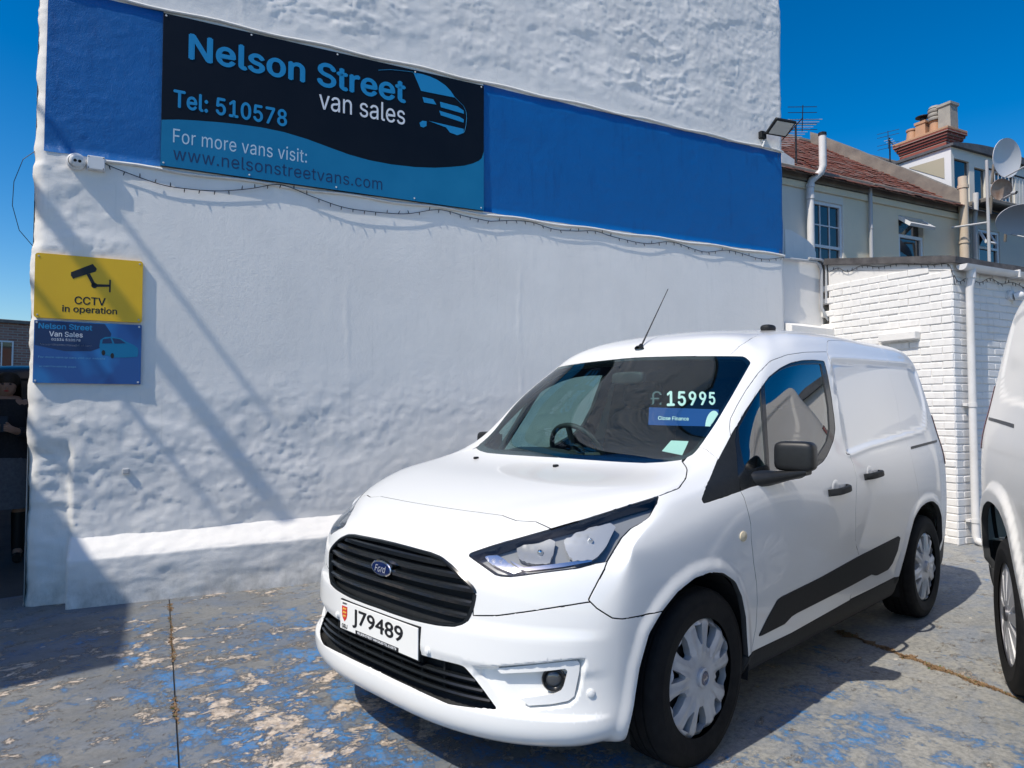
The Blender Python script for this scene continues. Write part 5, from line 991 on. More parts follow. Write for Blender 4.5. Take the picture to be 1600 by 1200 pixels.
def cabin(root, B, net, pm):
    """what is seen through the glass"""
    S2 = Surf(offset_net(net, .035))
    # headliner
    us = np.linspace(0, NU, 50); vs = np.linspace(12.0, NV, 12); V = []; F = []
    for sgn in (1, -1):
        b0 = len(V)
        for v in vs:
            for u in us: p = S2(np.array([u]), np.array([v]))[0]; V.append((max(p[0], -1.75), sgn*p[1], p[2]-.015))
        for i in range(11):
            for j in range(49): F.append((b0+i*50+j, b0+i*50+j+1, b0+(i+1)*50+j+1, b0+(i+1)*50+j)[::sgn])
    obj('headliner', V, F, M['headliner'], root)
    # inner pillars and door cards: inner skin of the sides without the glass openings
    for sd in 'LR':
        V, FF, NN = B.panel(['front_door', 'window_frame'], off=-.035, skirt=False, gap=0, side=sd); obj('door_card', V, FF, M['interior'], root)
        V, FF, NN = B.panel(['body_side'], off=-.032, skirt=False, gap=0, side=sd)
        keep = [f for f in FF if V[list(f)][:, 0].mean() > -1.6]; obj('pillar_trim', V, keep, M['headliner'], root)
    # dashboard
    prof = [(-.25, .90), (-.25, 1.062), (-.30, 1.075), (-.45, 1.070), (-.56, 1.055), (-.60, 1.02), (-.60, .80), (-.50, .60), (-.25, .60)]
    V = []; F = []; ys = np.linspace(-.74, .74, 15)
    for y in ys:
        hump = .035*math.exp(-((y+.37)/.16)**2)
        for x, z in prof: V.append((x-.10*(y/.74)**2, y, z+(hump if z > 1.0 else 0)))
    m_ = len(prof)
    for i in range(len(ys)-1):
        for j in range(m_): F.append((i*m_+j, (i+1)*m_+j, (i+1)*m_+(j+1) % m_, i*m_+(j+1) % m_))
    o = obj('dashboard', V, F, M['interior'], root); shade(o, 50)
    # steering wheel
    Mx = Matrix.Translation((-.76, -.38, 1.055)) @ Matrix.Rotation(R(-62), 4, 'Y')
    st = bpy.data.objects.new('steering_wheel', None); COL.objects.link(st); st.parent = root
    pts = [(.185*math.cos(a), .185*math.sin(a), 0) for a in np.linspace(0, 2*math.pi, 41)]; MB().tube([Mx @ Vector(p) for p in pts], .015, 8, False).build('wheel_ring', M['interior'], st, smooth=60)
    mb = MB()
    for a in (0, 180, 270): mb.tube([Mx @ Vector((0, 0, -.02)), Mx @ Vector((.18*math.cos(R(a+90)), .18*math.sin(R(a+90)), 0))], .017, 6)
    mb.lathe([(.075, -.03), (.07, .0), (0, .012)], 20, Mx); mb.build('spokes', M['interior'], st, smooth=40)
    MB().tube([(-.76, -.38, 1.055), (-.50, -.38, .95)], .04, 10).build('column', M['interior'], st)
    # seats
    for y, w in ((-.38, .25), (.22, .22), (.60, .16)):
        se = bpy.data.objects.new('seat', None); COL.objects.link(se); se.parent = root
        V, F = super_ellipsoid((-1.02, y, .70), (.25, w, .085), .5, 24, 12); shade(obj('cushion', V, F, M['fabric'], se), 60)
        V, F = super_ellipsoid((-1.32, y, 1.00), (.075, w, .32), .5, 24, 14, Matrix.Rotation(R(-14), 3, 'Y')); shade(obj('backrest', V, F, M['fabric'], se), 60)
        V, F = super_ellipsoid((-1.40, y, 1.40), (.05, min(w, .14), .09), .6, 20, 12, Matrix.Rotation(R(-10), 3, 'Y')); shade(obj('headrest', V, F, M['fabric'], se), 60)
    # bulkhead behind the seats
    S3 = Surf(offset_net(net, .03)); pts = []
    for v in np.linspace(1.5, NV, 40):
        us = np.linspace(6, 11, 60); p = S3(us, np.full(60, v)); i = np.argmin(np.abs(p[:, 0]+1.56)); pts.append((p[i, 1], p[i, 2]))
    poly = pts+[(-a, b) for a, b in pts[::-1]]; mb = MB(); mb.v = [(-1.56, a, b) for a, b in poly]; mb.f = [tuple(range(len(poly)))]; mb.build('bulkhead', M['bulkhead'], root)
    # inside mirror
    V, F = super_ellipsoid((-.735, 0.0, 1.475), (.022, .105, .034), .5, 20, 10); shade(obj('inside_mirror', V, F, M['interior'], root), 60)
# ------------------------------------------------------------------ the white panel van
van = thing('panel_van', 'small white panel van with a price in its windscreen beside the gable wall', 'van')
WH = [(0, .775, .318, 'L', 'cover', .22, 1.), (-2.662, .775, .318, 'L', 'cover', .9, 1.), (0, -.775, .318, 'R', 'cover', 0, 1.), (-2.662, -.775, .318, 'R', 'cover', .5, 1.)]
VB = build_van(van, NET, M['paint'], disp_main, WH)
# oval badge
def oval(mb_, x, y, z, a, b, d, n=40): return [(x+d, y+a*math.cos(2*math.pi*k/n), z+b*math.sin(2*math.pi*k/n)) for k in range(n)]
bdg = bpy.data.objects.new('badge', None); COL.objects.link(bdg); bdg.parent = van
V = []; F = []; n = 40
for a, b, d in ((.066, .030, -.03), (.066, .030, .003), (.063, .027, .0055), (.059, .0235, .0045)): V += oval(None, .820, 0, .704, a, b, d)
for i in range(3):
    for k in range(n): F.append((i*n+k, i*n+(k+1) % n, (i+1)*n+(k+1) % n, (i+1)*n+k))
shade(obj('chrome_rim', V, F, M['chrome'], bdg), 40)
V = oval(None, .8247, 0, .704, .0595, .024, 0)+[(.8275, 0, .704)]; shade(obj('blue_oval', V, [(k, (k+1) % n, n) for k in range(n)], M['emblem_blue'], bdg), 60)
text('lettering', 'Ford', .075, .026, lambda a, b, d: (.8268+d, a-.0375, .690+b), M['wheel_silver'], bdg, 0.0, .35)
# number plate
pl = bpy.data.objects.new('number_plate', None); COL.objects.link(pl); pl.parent = van
PX, PZ = .842, .485
MB().box(PX-.012, PX-.004, -.264, .264, PZ-.0605, PZ+.0595).build('plate_holder', M['plastic'], pl)
MB().bbox(PX-.004, PX, -.26, .26, PZ-.0555, PZ+.0555, .0012).build('plate', M['white_plate'], pl)
pf = lambda y0, z0: (lambda a, b, d: (PX+.0004+d, y0+a, z0+b))
text('characters', 'J79489', .335, .072, pf(-.165, PZ-.033), M['ink'], pl, .016, 0, 1.0, font=False)
text('small_print', 'NELSON STREET VAN SALES TEL:510578', .26, .0085, pf(-.13, PZ-.0515), M['white_ink'], pl, .01)
MB().box(PX+.0001, PX+.0003, -.145, .145, PZ-.0555, PZ-.0400).build('print_strip', M['ink'], pl)
text('country_code', 'GBJ', .040, .016, pf(-.246, PZ-.050), M['ink'], pl, .02)
text('island_name', 'JERSEY', .034, .006, pf(-.243, PZ+.044), M['ink'], pl, .01)
sh = [(-.2465, .036), (-.2065, .036), (-.2065, .006), (-.212, -.010), (-.2265, -.024), (-.241, -.010), (-.2465, .006)]
mb = MB(); mb.prism(sh, .0, .0006, lambda a, b, d: (PX+.0003+d, a, PZ+b)); mb.build('shield', M['red_ink'], pl)
mb = MB()
for k, zc in enumerate((.026, .012, -.002)):
    lion = [(-.241, zc-.003), (-.236, zc+.004), (-.220, zc+.003), (-.212, zc+.005), (-.213, zc-.001), (-.220, zc-.002), (-.222, zc-.006), (-.226, zc-.002), (-.234, zc-.002), (-.237, zc-.006)]
    if k == 2: lion = [(-.2265+(a+.2265)*.75, b) for a, b in lion]
    mb.prism(lion, 0, .0003, lambda a, b, d: (PX+.001+d, a, PZ+b))
mb.build('shield_lions', M['gold_ink'], pl)
# aerial, roof pod
ae = bpy.data.objects.new('aerial', None); COL.objects.link(ae); ae.parent = van
p, n_ = VB.at(.0, 11.78)
MB().lathe([(.030, -.004), (.026, .006), (.014, .016), (.010, .030), (0, .031)], 20, Matrix.Translation(p) @ Matrix.Rotation(R(-30), 4, 'Y')).build('aerial_base', M['plastic'], ae, smooth=40)
d_ = Vector((-.42, .0, .55)).normalized()
MB().tube([p+d_*.015, p+d_*.16, p+d_*.46], [.0055, .0035, .0022], 8).build('mast', M['ink'], ae)
p, n_ = VB.at(6.75, 13.85); V, F = super_ellipsoid(p+Vector((0, 0, .010)), (.05, .035, .022), .7, 20, 10); shade(obj('roof_pod', V, F, M['plastic'], van), 60)
# price and notices on the inside of the windscreen
def uvquad(Q, w, h, off, nu=49, nv=13):
    """maps a flat sheet w x h onto the curved glass between four corners (u,v)"""
    Q = [np.array(x) for x in Q]; S_, T_ = np.meshgrid(np.linspace(-.05, 1.05, nu), np.linspace(-.15, 1.15, nv))
    uv = Q[0]*((1-S_)*(1-T_))[..., None]+Q[1]*(S_*(1-T_))[..., None]+Q[2]*(S_*T_)[..., None]+Q[3]*((1-S_)*T_)[..., None]
    P = VB.S(np.abs(uv[..., 0]), uv[..., 1]); N = VB.S.normal(np.abs(uv[..., 0]), uv[..., 1])
    def fn(a, b, d):
        x = (a/w+.05)/1.10*(nu-1); y = (b/h+.15)/1.30*(nv-1); i = min(max(int(x), 0), nu-2); j = min(max(int(y), 0), nv-2); fx = x-i; fy = y-j
        B_ = lambda A: (A[j, i]*(1-fx)+A[j, i+1]*fx)*(1-fy)+(A[j+1, i]*(1-fx)+A[j+1, i+1]*fx)*fy
        return tuple(B_(P)+B_(N)*(off+d))
    return fn
M['price_white'] = mat('white_sticker', (.85, .86, .84), .5)
M['price_faint'] = mat('grey_sticker', (.10, .12, .13), .5)
M['finance_blue'] = mat('blue_sticker', (.01, .06, .26), .45)
Qp = OUTL['price_quad']; fq = uvquad(Qp, .36, .085, -.0062)
text('price_digits', '15995', .275, .080, lambda a, b, d: fq(a+.085, b, d), M['price_white'], van, .022, 0, 1.12)
text('pound_sign', '£', .055, .080, lambda a, b, d: fq(a, b, d), M['price_faint'], van, 0.)
Qb = OUTL['banner_quad']; fb = uvquad(Qb, .38, .095, -.0068)
V = [fb(.38*i/12, .095*j/4, 0) for j in range(5) for i in range(13)]; F = [(j*13+i, j*13+i+1, (j+1)*13+i+1, (j+1)*13+i) for j in range(4) for i in range(12)]
bn = obj('finance_sticker', V, F, M['finance_blue'], van)
text('finance_lettering', 'Close Finance', .15, .020, lambda a, b, d: fb(a+.045, b+.028, d+.0006), M['price_white'], bn, .01)
V, F = [], []
for r_, i0 in ((.060, 0),):
    nn = 24; V = [fb(.345+r_*.95*math.cos(math.pi*(k/nn)), .0+r_*1.45*math.sin(math.pi*(k/nn)), .0005) for k in range(nn+1)]; F = [tuple(range(nn+1))]
obj('sticker_disc', V, F, M['price_white'], bn)
VB.put_patch('notice_card', OUTL['sticker_tax'], mat('pale_notice', (.70, .78, .74), .5), van, -.0075, depth=.001)
# ------------------------------------------------------------------ signs and fittings on the wall
def wf_(s0, off0, z0):
    """local frame of a wall thing: (a,b,d) = along, up, out"""
    return lambda a, b, d: (a-s0, -(d), b-z0)
M['sign_black'] = speckle('black_sign_vinyl', (.003, .004, .008), (.005, .006, .010), 3, .38, spec=.25)
M['sign_cyan'] = speckle('blue_sign_vinyl', (.006, .15, .31), (.010, .17, .34), 3, .40, spec=.3)
M['sign_cyan_text'] = mat('light_blue_lettering', (.012, .22, .46), .4)
M['sign_grey_text'] = mat('pale_blue_lettering', (.42, .55, .66), .45)
M['sign_white_text'] = mat('white_lettering', (.66, .69, .73), .45)
M['sign_dark_text'] = mat('dark_blue_lettering', (.006, .030, .10), .45)
def shop_sign():
    t = wthing('shop_sign', 'long black and blue NELSON STREET van sales board on the wall', 'sign', .968, WOFF+.012, 3.05)
    f = wf_(.968, 0, 3.05); z0, z1 = 3.052, 4.168; a0, a1 = -.300, 2.236
    MB().bbox(a0-.968, a1-.968, -.014, .03, z0-3.05, z1-3.05, .002).build('board', M['sign_black'], t)
    wave = [(-.298, 3.383), (-.19, 3.405), (-.074, 3.42), (.07, 3.435), (.217, 3.446), (.38, 3.452), (.547, 3.446), (.72, 3.422), (.896, 3.385), (1.05, 3.354), (1.215, 3.335), (1.40, 3.330), (1.603, 3.340), (1.78, 3.362), (1.931, 3.393), (2.05, 3.423), (2.13, 3.455), (2.19, 3.490), (2.217, 3.519), (2.2345, 3.577)]
    mb = MB(); mb.prism([(a0+.001, z0+.001)]+[(a1-.001, z0+.001)]+wave[::-1], .0142, .0156, f); mb.build('blue_wave', M['sign_cyan'], t)
    def tx(nm, body, s_, z_, w, h, m_, bold=0., space=1.): text(nm, body, w, h, lambda a, b, d: f(s_+a, z_+b, .0160+d), m_, t, bold, 0, space)
    tx('name_lettering', 'Nelson Street', -.122, 3.868, 1.633, .186, M['sign_cyan_text'], .022, 1.02)
    tx('trade_lettering', 'van sales', .809, 3.680, .704, .155, M['sign_white_text'], .002)
    tx('phone_lettering', 'Tel: 510578', -.220, 3.493, .783, .126, M['sign_cyan_text'], .020, 1.03)
    tx('visit_lettering', 'For more vans visit:', -.221, 3.232, .941, .105, M['sign_grey_text'], -.004, 1.03)
    tx('web_lettering', 'www.nelsonstreetvans.com', -.219, 3.105, 1.542, .096, M['sign_dark_text'], 0., 1.03)
    # drawing of a van front
    for poly in ([(1.585, 4.142), (1.66, 4.146), (1.733, 4.140), (1.80, 4.125), (1.872, 4.093), (1.92, 4.055), (1.962, 4.005), (1.653, 4.000)], [(1.666, 3.95), (1.762, 3.949), (1.79, 3.909), (1.68, 3.906)], [(1.823, 3.940), (1.985, 3.932), (2.042, 3.906), (2.044, 3.879), (1.831, 3.895)], [(1.817, 3.862), (2.0, 3.845), (2.044, 3.828), (2.04, 3.800), (1.831, 3.825)], [(1.722, 3.756), (2.043, 3.745), (2.043, 3.71), (1.986, 3.680), (1.915, 3.690), (1.880, 3.728)], [(1.641, 3.724), (1.665, 3.746), (1.703, 3.748), (1.703, 3.709), (1.675, 3.690), (1.650, 3.694)]):
        mb = MB(); mb.prism(poly, .0142, .0158, f); mb.build('van_drawing', M['sign_cyan_text'], t)
    for pts in ([(1.284, 4.096), (1.387, 4.124), (1.492, 4.137), (1.585, 4.147)], [(1.962, 4.005), (2.042, 3.946), (2.066, 3.90), (2.071, 3.844), (2.064, 3.78), (2.05, 3.72), (1.972, 3.679)]):
        MB().tube([f(a, b, .0148) for a, b in pts], .0016, 6).build('outline', M['sign_cyan_text'], t)
    mb = MB()
    for a in (-.28, .3, .95, 1.6, 2.21):
        for b in (3.075, 4.15): mb.lathe([(.007, 0), (.006, .003), (0, .0035)], 10, Matrix.Translation(f(a, b, .0158)) @ Matrix.Rotation(R(90), 4, 'X'))
    tag(mb.build('screws', M['white_gloss'], t, smooth=40), kind='stuff')
shop_sign()
M['sign_yellow'] = speckle('yellow_sign_plastic', (.74, .43, .002), (.78, .47, .003), 3, .35, coat=.2)
def rrect(x0, x1, y0, y1, r, n=5):
    out = []
    for cx, cy, a0 in ((x1-r, y1-r, 0), (x0+r, y1-r, 90), (x0+r, y0+r, 180), (x1-r, y0+r, 270)):
        out += [(cx+r*math.cos(R(a0+90*k/n)), cy+r*math.sin(R(a0+90*k/n))) for k in range(n+1)]
    return out
def cctv_sign():
    t = wthing('warning_sign', 'yellow CCTV in operation sign at the left end of the wall', 'sign', -.713, WOFF+.022, 1.915); f = wf_(-.713, 0, 1.915)
    mb = MB(); mb.prism(rrect(-1.030, -.396, 1.917, 2.350, .018), -.03, .006, f); mb.build('panel', M['sign_yellow'], t)
    q = lambda P, nm: (lambda mb: mb.prism(P, .006, .0075, f).build(nm, M['ink'], t))(MB())
    q([(-.826, 2.213), (-.812, 2.190), (-.806, 2.196), (-.682, 2.253), (-.675, 2.272), (-.700, 2.304), (-.8255, 2.236)], 'camera_body')
    q([(-.735, 2.228), (-.715, 2.236), (-.678, 2.160), (-.697, 2.150)], 'camera_arm'); q([(-.69, 2.146), (-.69, 2.166), (-.598, 2.170), (-.598, 2.154)], 'camera_rod'); q([(-.600, 2.116), (-.590, 2.116), (-.590, 2.204), (-.600, 2.204)], 'camera_mount')
    q([(-.688+.019*math.cos(k*.5236), 2.157+.019*math.sin(k*.5236)) for k in range(12)], 'camera_joint')
    text('lettering', 'CCTV', .180, .052, lambda a, b, d: f(-.800+a, 2.022+b, .0062+d), M['ink'], t, .016); text('lettering', 'in operation', .320, .054, lambda a, b, d: f(-.870+a, 1.955+b, .0062+d), M['ink'], t, .016)
    for a in (-1.01, -.416):
        for b in (1.937, 2.330): MB().lathe([(.006, 0), (.005, .003), (0, .0035)], 10, Matrix.Translation(f(a, b, .006)) @ Matrix.Rotation(R(90), 4, 'X')).build('screw', M['grey_plastic'], t)
cctv_sign()
M['poster_blue'] = mat('printed_blue_panel', (.006, .10, .33), .35, coat=.2); _t = NT(M['poster_blue']); _v = _t.coord()
_t.col(_t.mix(_t.ramp(_t.noise(_v, 2.2, 3, .4, .6), [(.46, 0.), (.54, 1.)]), (.005, .07, .27), (.008, .15, .42)))
M['poster_navy'] = mat('navy_print', (.006, .028, .10), .4); M['poster_pale'] = mat('pale_print', (.10, .32, .52), .45)
def name_plate():
    t = wthing('name_board', 'small blue van sales board with a printed van under the yellow sign', 'sign', -.713, WOFF+.022, 1.482); f = wf_(-.713, 0, 1.482)
    mb = MB(); mb.prism(rrect(-1.026, -.396, 1.484, 1.900, .004, 2), -.03, .006, f); mb.build('panel', M['poster_blue'], t)
    def tx(body, s_, z_, w, h, m_, bold=0.): text('lettering', body, w, h, lambda a, b, d: f(s_+a, z_+b, .0062+d), m_, t, bold)
    q = lambda P, nm, m_, d0=.006, d1=.0066: MB().prism(P, d0, d1, f).build(nm, m_, t)
    q([(-1.02, 1.735), (-.85, 1.700), (-.70, 1.705), (-.60, 1.75), (-.58, 1.83), (-.62, 1.895), (-1.02, 1.895)], 'dark_print', M['poster_navy'])
    tx('Nelson Street', -1.000, 1.846, .305, .036, M['sign_cyan_text'], .02); tx('Van Sales', -.940, 1.796, .190, .034, M['sign_white_text'], .01); tx('01534 510578', -.927, 1.768, .165, .016, M['sign_white_text'], .005)
    tx('Nelsonstreetmotors@mail.com', -.990, 1.732, .297, .016, M['sign_white_text'], .0); tx('For more vans or cars visit our website', -.998, 1.650, .384, .014, M['poster_pale']); tx('or call Facebook page', -.993, 1.587, .210, .014, M['poster_pale'])
    q([(-.650, 1.740), (-.645, 1.785), (-.617, 1.806), (-.575, 1.809), (-.523, 1.802), (-.485, 1.778), (-.440, 1.757), (-.416, 1.735), (-.414, 1.700), (-.420, 1.676), (-.500, 1.668), (-.561, 1.666), (-.640, 1.690)], 'printed_van', M['sign_cyan'], .006, .0070)
    q([(-.575, 1.800), (-.528, 1.795), (-.490, 1.768), (-.560, 1.762)], 'printed_windscreen', M['poster_navy'], .007, .0074); q([(-.630, 1.790), (-.585, 1.800), (-.572, 1.764), (-.635, 1.760)], 'printed_window', M['poster_navy'], .007, .0074)
    for cx, cz in ((-.572, 1.678), (-.625, 1.697)): q([(cx+.011*math.cos(k*.5236), cz+.019*math.sin(k*.5236)) for k in range(12)], 'printed_wheel', M['ink'], .007, .0076)
    for a in (-1.012, -.412):
        for b in (1.498, 1.886): MB().lathe([(.007, 0), (.006, .003), (0, .0035)], 10, Matrix.Translation(f(a, b, .006)) @ Matrix.Rotation(R(90), 4, 'X')).build('screw', M['wheel_silver'], t)
name_plate()
# ---- dome camera and its box
M['white_plastic'] = mat('white_plastic', (.66, .67, .68), .35)
def dome_camera(name, label, s, z, root_frame=None, scale=1.):
    t = wthing(name, label, 'camera', s, WOFF+.01, z); k = scale
    Mx = Matrix.Rotation(R(90), 4, 'X')
    MB().lathe([(.058*k, -.03), (.058*k, .018*k), (.054*k, .026*k), (.046*k, .030*k)], 32, Mx).build('base', M['white_plastic'], t, smooth=40)
    Mt = Matrix.Translation((.004, -.030*k, 0)) @ Matrix.Rotation(R(90), 4, 'X') @ Matrix.Rotation(R(14), 4, 'Y') @ Matrix.Rotation(R(12), 4, 'X')
    MB().lathe([(.045*k, -.01), (.044*k, .012*k), (.038*k, .024*k), (.032*k, .028*k), (0, .029*k)], 32, Mt).build('ball', M['white_plastic'], t, smooth=50)
    for dx in (-.013, .014): MB().lathe([(.0105*k, .0295*k), (.009*k, .031*k), (0, .0312*k)], 20, Mt @ Matrix.Translation((dx*k, 0, 0))).build('lens', M['plastic_gloss'], t)
    return t
dome_camera('security_camera', 'white round two-lens security camera just below the blue band', -.812, 2.998)
t = wthing('junction_box', 'small white square junction box right of the round security camera', 'junction box', -.693, WOFF+.005, 2.955)
MB().bbox(-.052, .052, -.045, .02, 0, .092, .004).build('box', M['white_plastic'], t)
for a in (-.044, .044):
    for b in (.008, .084): MB().lathe([(.004, 0), (0, .002)], 8, Matrix.Translation((a, -.045, b)) @ Matrix.Rotation(R(90), 4, 'X')).build('screw', M['ink'], t)
# ---- strings of lights: cable with small bulbs
def light_string(label, pts, seed, group='unlit light strings', step=.075, off=.02, src=None):
    rnd = random.Random(seed); P = [Vector(W(s, WOFF+o, z)) for s, o, z in pts]; base = P[0]; t = thing('light_string', label, 'light string', base, 0, group)
    Q = []
    for i in range(len(P)-1):
        a, b = P[i], P[i+1]; p0 = P[max(i-1, 0)]; p3 = P[min(i+2, len(P)-1)]; n = max(2, int((b-a).length/.03))
        for j in range(n):
            u = j/n; Q.append(.5*((2*a)+(b-p0)*u+(2*p0-5*a+4*b-p3)*u*u+(3*a-p0-3*b+p3)*u**3))
    Q.append(P[-1]); Q = [q-base for q in Q]
    MB().tube(Q, .0032, 5).build('cable', M['ink'], t)
    mb = MB(); acc = 0
    for i in range(1, len(Q)):
        acc += (Q[i]-Q[i-1]).length
        if acc > step:
            acc = 0; d = Vector((rnd.uniform(-.4, .4), rnd.uniform(-.1, .4), rnd.choice((-1, -1, -1, .8)))).normalized(); mb.tube([Q[i], Q[i]+d*.014, Q[i]+d*.030], [.003, .0042, .002], 5)
    tag(mb.build('bulbs', M['ink'], t), kind='stuff')
light_string('black light string sagging under the sign board', [(s, .018, z) for s, z in ((-.70, 2.99), (-.663, 3.018), (-.571, 2.987), (-.304, 2.919), (-.106, 2.91), (.098, 2.926), (.31, 2.974), (.529, 3.035), (.758, 2.979), (.996, 2.926), (1.218, 2.918), (1.526, 2.937), (1.821, 3.010), (2.074, 2.983), (2.306, 2.969))], 3)
light_string('black light string sagging under the right blue band', [(s, .018, z) for s, z in ((2.306, 2.969), (2.50, 3.00), (2.71, 3.012), (2.95, 2.975), (3.187, 2.985), (3.40, 3.01), (3.622, 2.978), (4.004, 2.955), (4.324, 3.005), (4.743, 2.950), (5.095, 3.0), (5.557, 2.955), (5.896, 3.006))], 4)
# ---- loop of wire hanging past the wall's left corner
pts = [(-1.03, .0, 3.08), (-1.12, .02, 2.98), (-1.165, .03, 2.82), (-1.17, .03, 2.66), (-1.13, .02, 2.5), (-1.05, .0, 2.40)]
tag(MB().tube([W(s, WOFF-.05+o, z) for s, o, z in pts], .0025, 6).build('wire_loop', M['ink']), 'thin dark wire looping out past the left corner of the wall', 'wire')
# ---- flood light near the right corner
def flood():
    t = wthing('flood_light', 'black flood light panel tilted out near the right corner of the wall', 'lamp', 5.60, WOFF, 4.33)
    MB().tube([(0, .02, 0), (0, -.07, .01), (.04, -.11, .03)], .012, 8).build('bracket', M['plastic'], t)
    MB().bbox(-.04, .04, -.04, .02, -.04, .04, .006).build('mount', M['plastic'], t)
    Mx = Matrix.Translation((.11, -.17, .05)) @ Matrix.Rotation(R(-6), 4, 'Z') @ Matrix.Rotation(R(58), 4, 'X')
    MB().bbox(-.135, .135, -.016, .016, -.10, .10, .005, Mx).build('frame', M['plastic'], t)
    MB().bbox(-.115, .115, -.0195, -.015, -.08, .08, .002, Mx).build('lens_panel', mat('frosted_lamp_glass', (.50, .52, .50), .25, coat=.6), t)
    MB().tube([(0, .01, -.03), (.01, -.03, -.08), (.0, -.015, -.13)], .012, 8).build('cable', M['white_gloss'], t)
flood()
# ------------------------------------------------------------------ brick outbuilding at the end of the wall
M['brick_white'] = wall_mat('white_painted_brick', (.76, .745, .72), (.50, .48, .46), .004, .45)
M['mortar_white'] = wall_mat('white_painted_mortar', (.74, .72, .69), (.55, .53, .50), .004, .4)
M['felt'] = speckle('roofing_felt', (.055, .052, .055), (.11, .105, .105), 9, .9, .006, 30)
M['pvc'] = speckle('white_pvc', (.70, .69, .68), (.60, .59, .57), 4, .4)
def outbuilding():
    s0, o0, o1 = 6.632, -.13, 1.262; rnd = random.Random(5)
    t = wthing('outbuilding', 'white painted brick lean-to with dark felt roof at the end of the wall', 'outbuilding', s0, o1); L = lambda s, o, z: (s-s0, -(o-o1), z)
    D = 6.0
    def prism4(nm, P, m_): # vertical walls from a plan polygon with top heights
        pass
    # core walls, a little behind the brick faces
    zt = lambda o: 2.985+(2.735-2.985)*(o-o0)/(o1-o0)
    V = [L(s0+.002, o0-.02, 0), L(s0+.002, o1-.002, 0), L(s0+.002, o1-.002, zt(o1)), L(s0+.002, o0-.02, zt(o0)), L(s0+D, o1-.002, 0), L(s0+D, o1-.002, zt(o1)), L(s0+D, o0-3, 0), L(s0+D, o0-3, 3.2), L(s0+.014, o0-.02, 0)]
    obj('wall_core', V[:8], [(0, 1, 2, 3), (1, 4, 5, 2), (4, 6, 7, 5)], M['mortar_white'], t)
    # bricks
    bl, bh, bd, ch = .220, .068, .05, .0745
    def brick_mesh(nm, l, k):
        mb = MB(); mb.bbox(0, l, -.007, bd, 0, bh, .005+.002*k); v = [(x+.002*math.sin(9*z+k), y+.0016*math.sin(23*x+k*2), z+.0016*math.sin(17*x+k)) for x, y, z in mb.v]
        me = bpy.data.meshes.new(nm); me.from_pydata(v, [], mb.f); me.materials.append(M['brick_white']); return me
    full = [brick_mesh('brick', bl, k) for k in range(4)]; head = [brick_mesh('brick', .103, k) for k in range(3)]; mid = [brick_mesh('brick', .16, k) for k in range(2)]
    count = 0; rest = MB()
    def put(me, loc, rz):
        nonlocal count
        if count < 300:
            o = bpy.data.objects.new('brick', me); COL.objects.link(o); o.parent = t; o.location = loc; o.rotation_euler = (rnd.uniform(-.012, .012), rnd.uniform(-.006, .006), rz); count += 1
        else:
            Mx = Matrix.Translation(loc) @ Matrix.Rotation(rz, 4, 'Z'); rest.add([Mx @ v.co for v in me.vertices], [tuple(p.vertices) for p in me.polygons])
    nC = 37
    # front face: runs along off; local y axis is -off, so bricks turn by 90 degrees
    for c_ in range(nC):
        z = c_*ch+.006
        o = o1-.002
        first = True
        while o > o0:
            if first and c_ % 2: me, l = rnd.choice(head), .103
            elif o-o0 < .24 and o-o0 > .05: me, l = (rnd.choice(mid), .16) if o-o0 > .15 else (rnd.choice(head), .103)
            else: me, l = rnd.choice(full), bl
            if z+bh < zt(o-l*.5)-.02: put(me, Vector(L(s0+.002+rnd.uniform(-.0035, .0035), o, z+rnd.uniform(-.0015, .0015))), R(90)+math.pi) if False else put(me, Vector(L(s0+rnd.uniform(-.0035, .0035), o-l, z+rnd.uniform(-.0015, .0015))), R(-90))
            o -= l+.0045; first = False
    # side face along s
    for c_ in range(36):
        z = c_*ch+.006; s = s0+.002; first = True
        while s < s0+2.6:
            me, l = ((rnd.choice(head), .103) if (first and not c_ % 2) else (rnd.choice(full), bl))
            put(me, Vector(L(s+.0, o1+.0+rnd.uniform(-.002, .002), z)), 0.); s += l+.0045; first = False
    tag(rest.build('bricks', M['brick_white'], t), kind='stuff')
    # plain render strip at the top of both faces and the roof
    V = [L(s0-.006, o0-.02, zt(o0)-.055), L(s0-.006, o1+.01, zt(o1)-.06), L(s0-.006, o1+.01, zt(o1)+.02), L(s0-.006, o0-.02, zt(o0)+.02), L(s0+D, o1+.01, zt(o1)-.06), L(s0+D, o1+.01, zt(o1)+.02)]
    obj('fascia', V, [(0, 1, 2, 3), (1, 4, 5, 2)], M['mortar_white'], t)
    n = 24; V = []; F = []
    for i in range(n+1):
        s = s0-.05+D*i/n
        for o, z in ((o0-.1, zt(o0)+.015), (o0-.1, zt(o0)+.085), (o1+.02, zt(o1)+.075), (o1+.07, zt(o1)+.065), (o1+.075, zt(o1)-.005), (o1+.02, zt(o1)+.005)): V.append(L(s+rnd.uniform(-.004, .004), o+rnd.uniform(-.006, .006), z+rnd.uniform(-.008, .008)))
    for i in range(n):
        for j in range(6): F.append((i*6+j, (i+1)*6+j, (i+1)*6+(j+1) % 6, i*6+(j+1) % 6))
    F.append((0, 1, 2, 3, 4, 5)); shade(obj('felt_roof', V, F, M['felt'], t), 50)
    V = [L(s0-.05, o0-.1, zt(o0)+.08), L(s0+D, o0-.1, zt(o0)+.08), L(s0+D, o0-3, 3.2), L(s0-.05+.3, o0-3, 3.2)]; obj('back_roof', V, [(0, 1, 2, 3)], M['felt'], t)
    # blocked vent in the side face
    MB().box(1.02, 1.35, -.018, .0, 2.02, 2.10).build('lintel', M['brick_white'], t)
    # gutter
    V = []; F = []; m_ = 9; n = 16
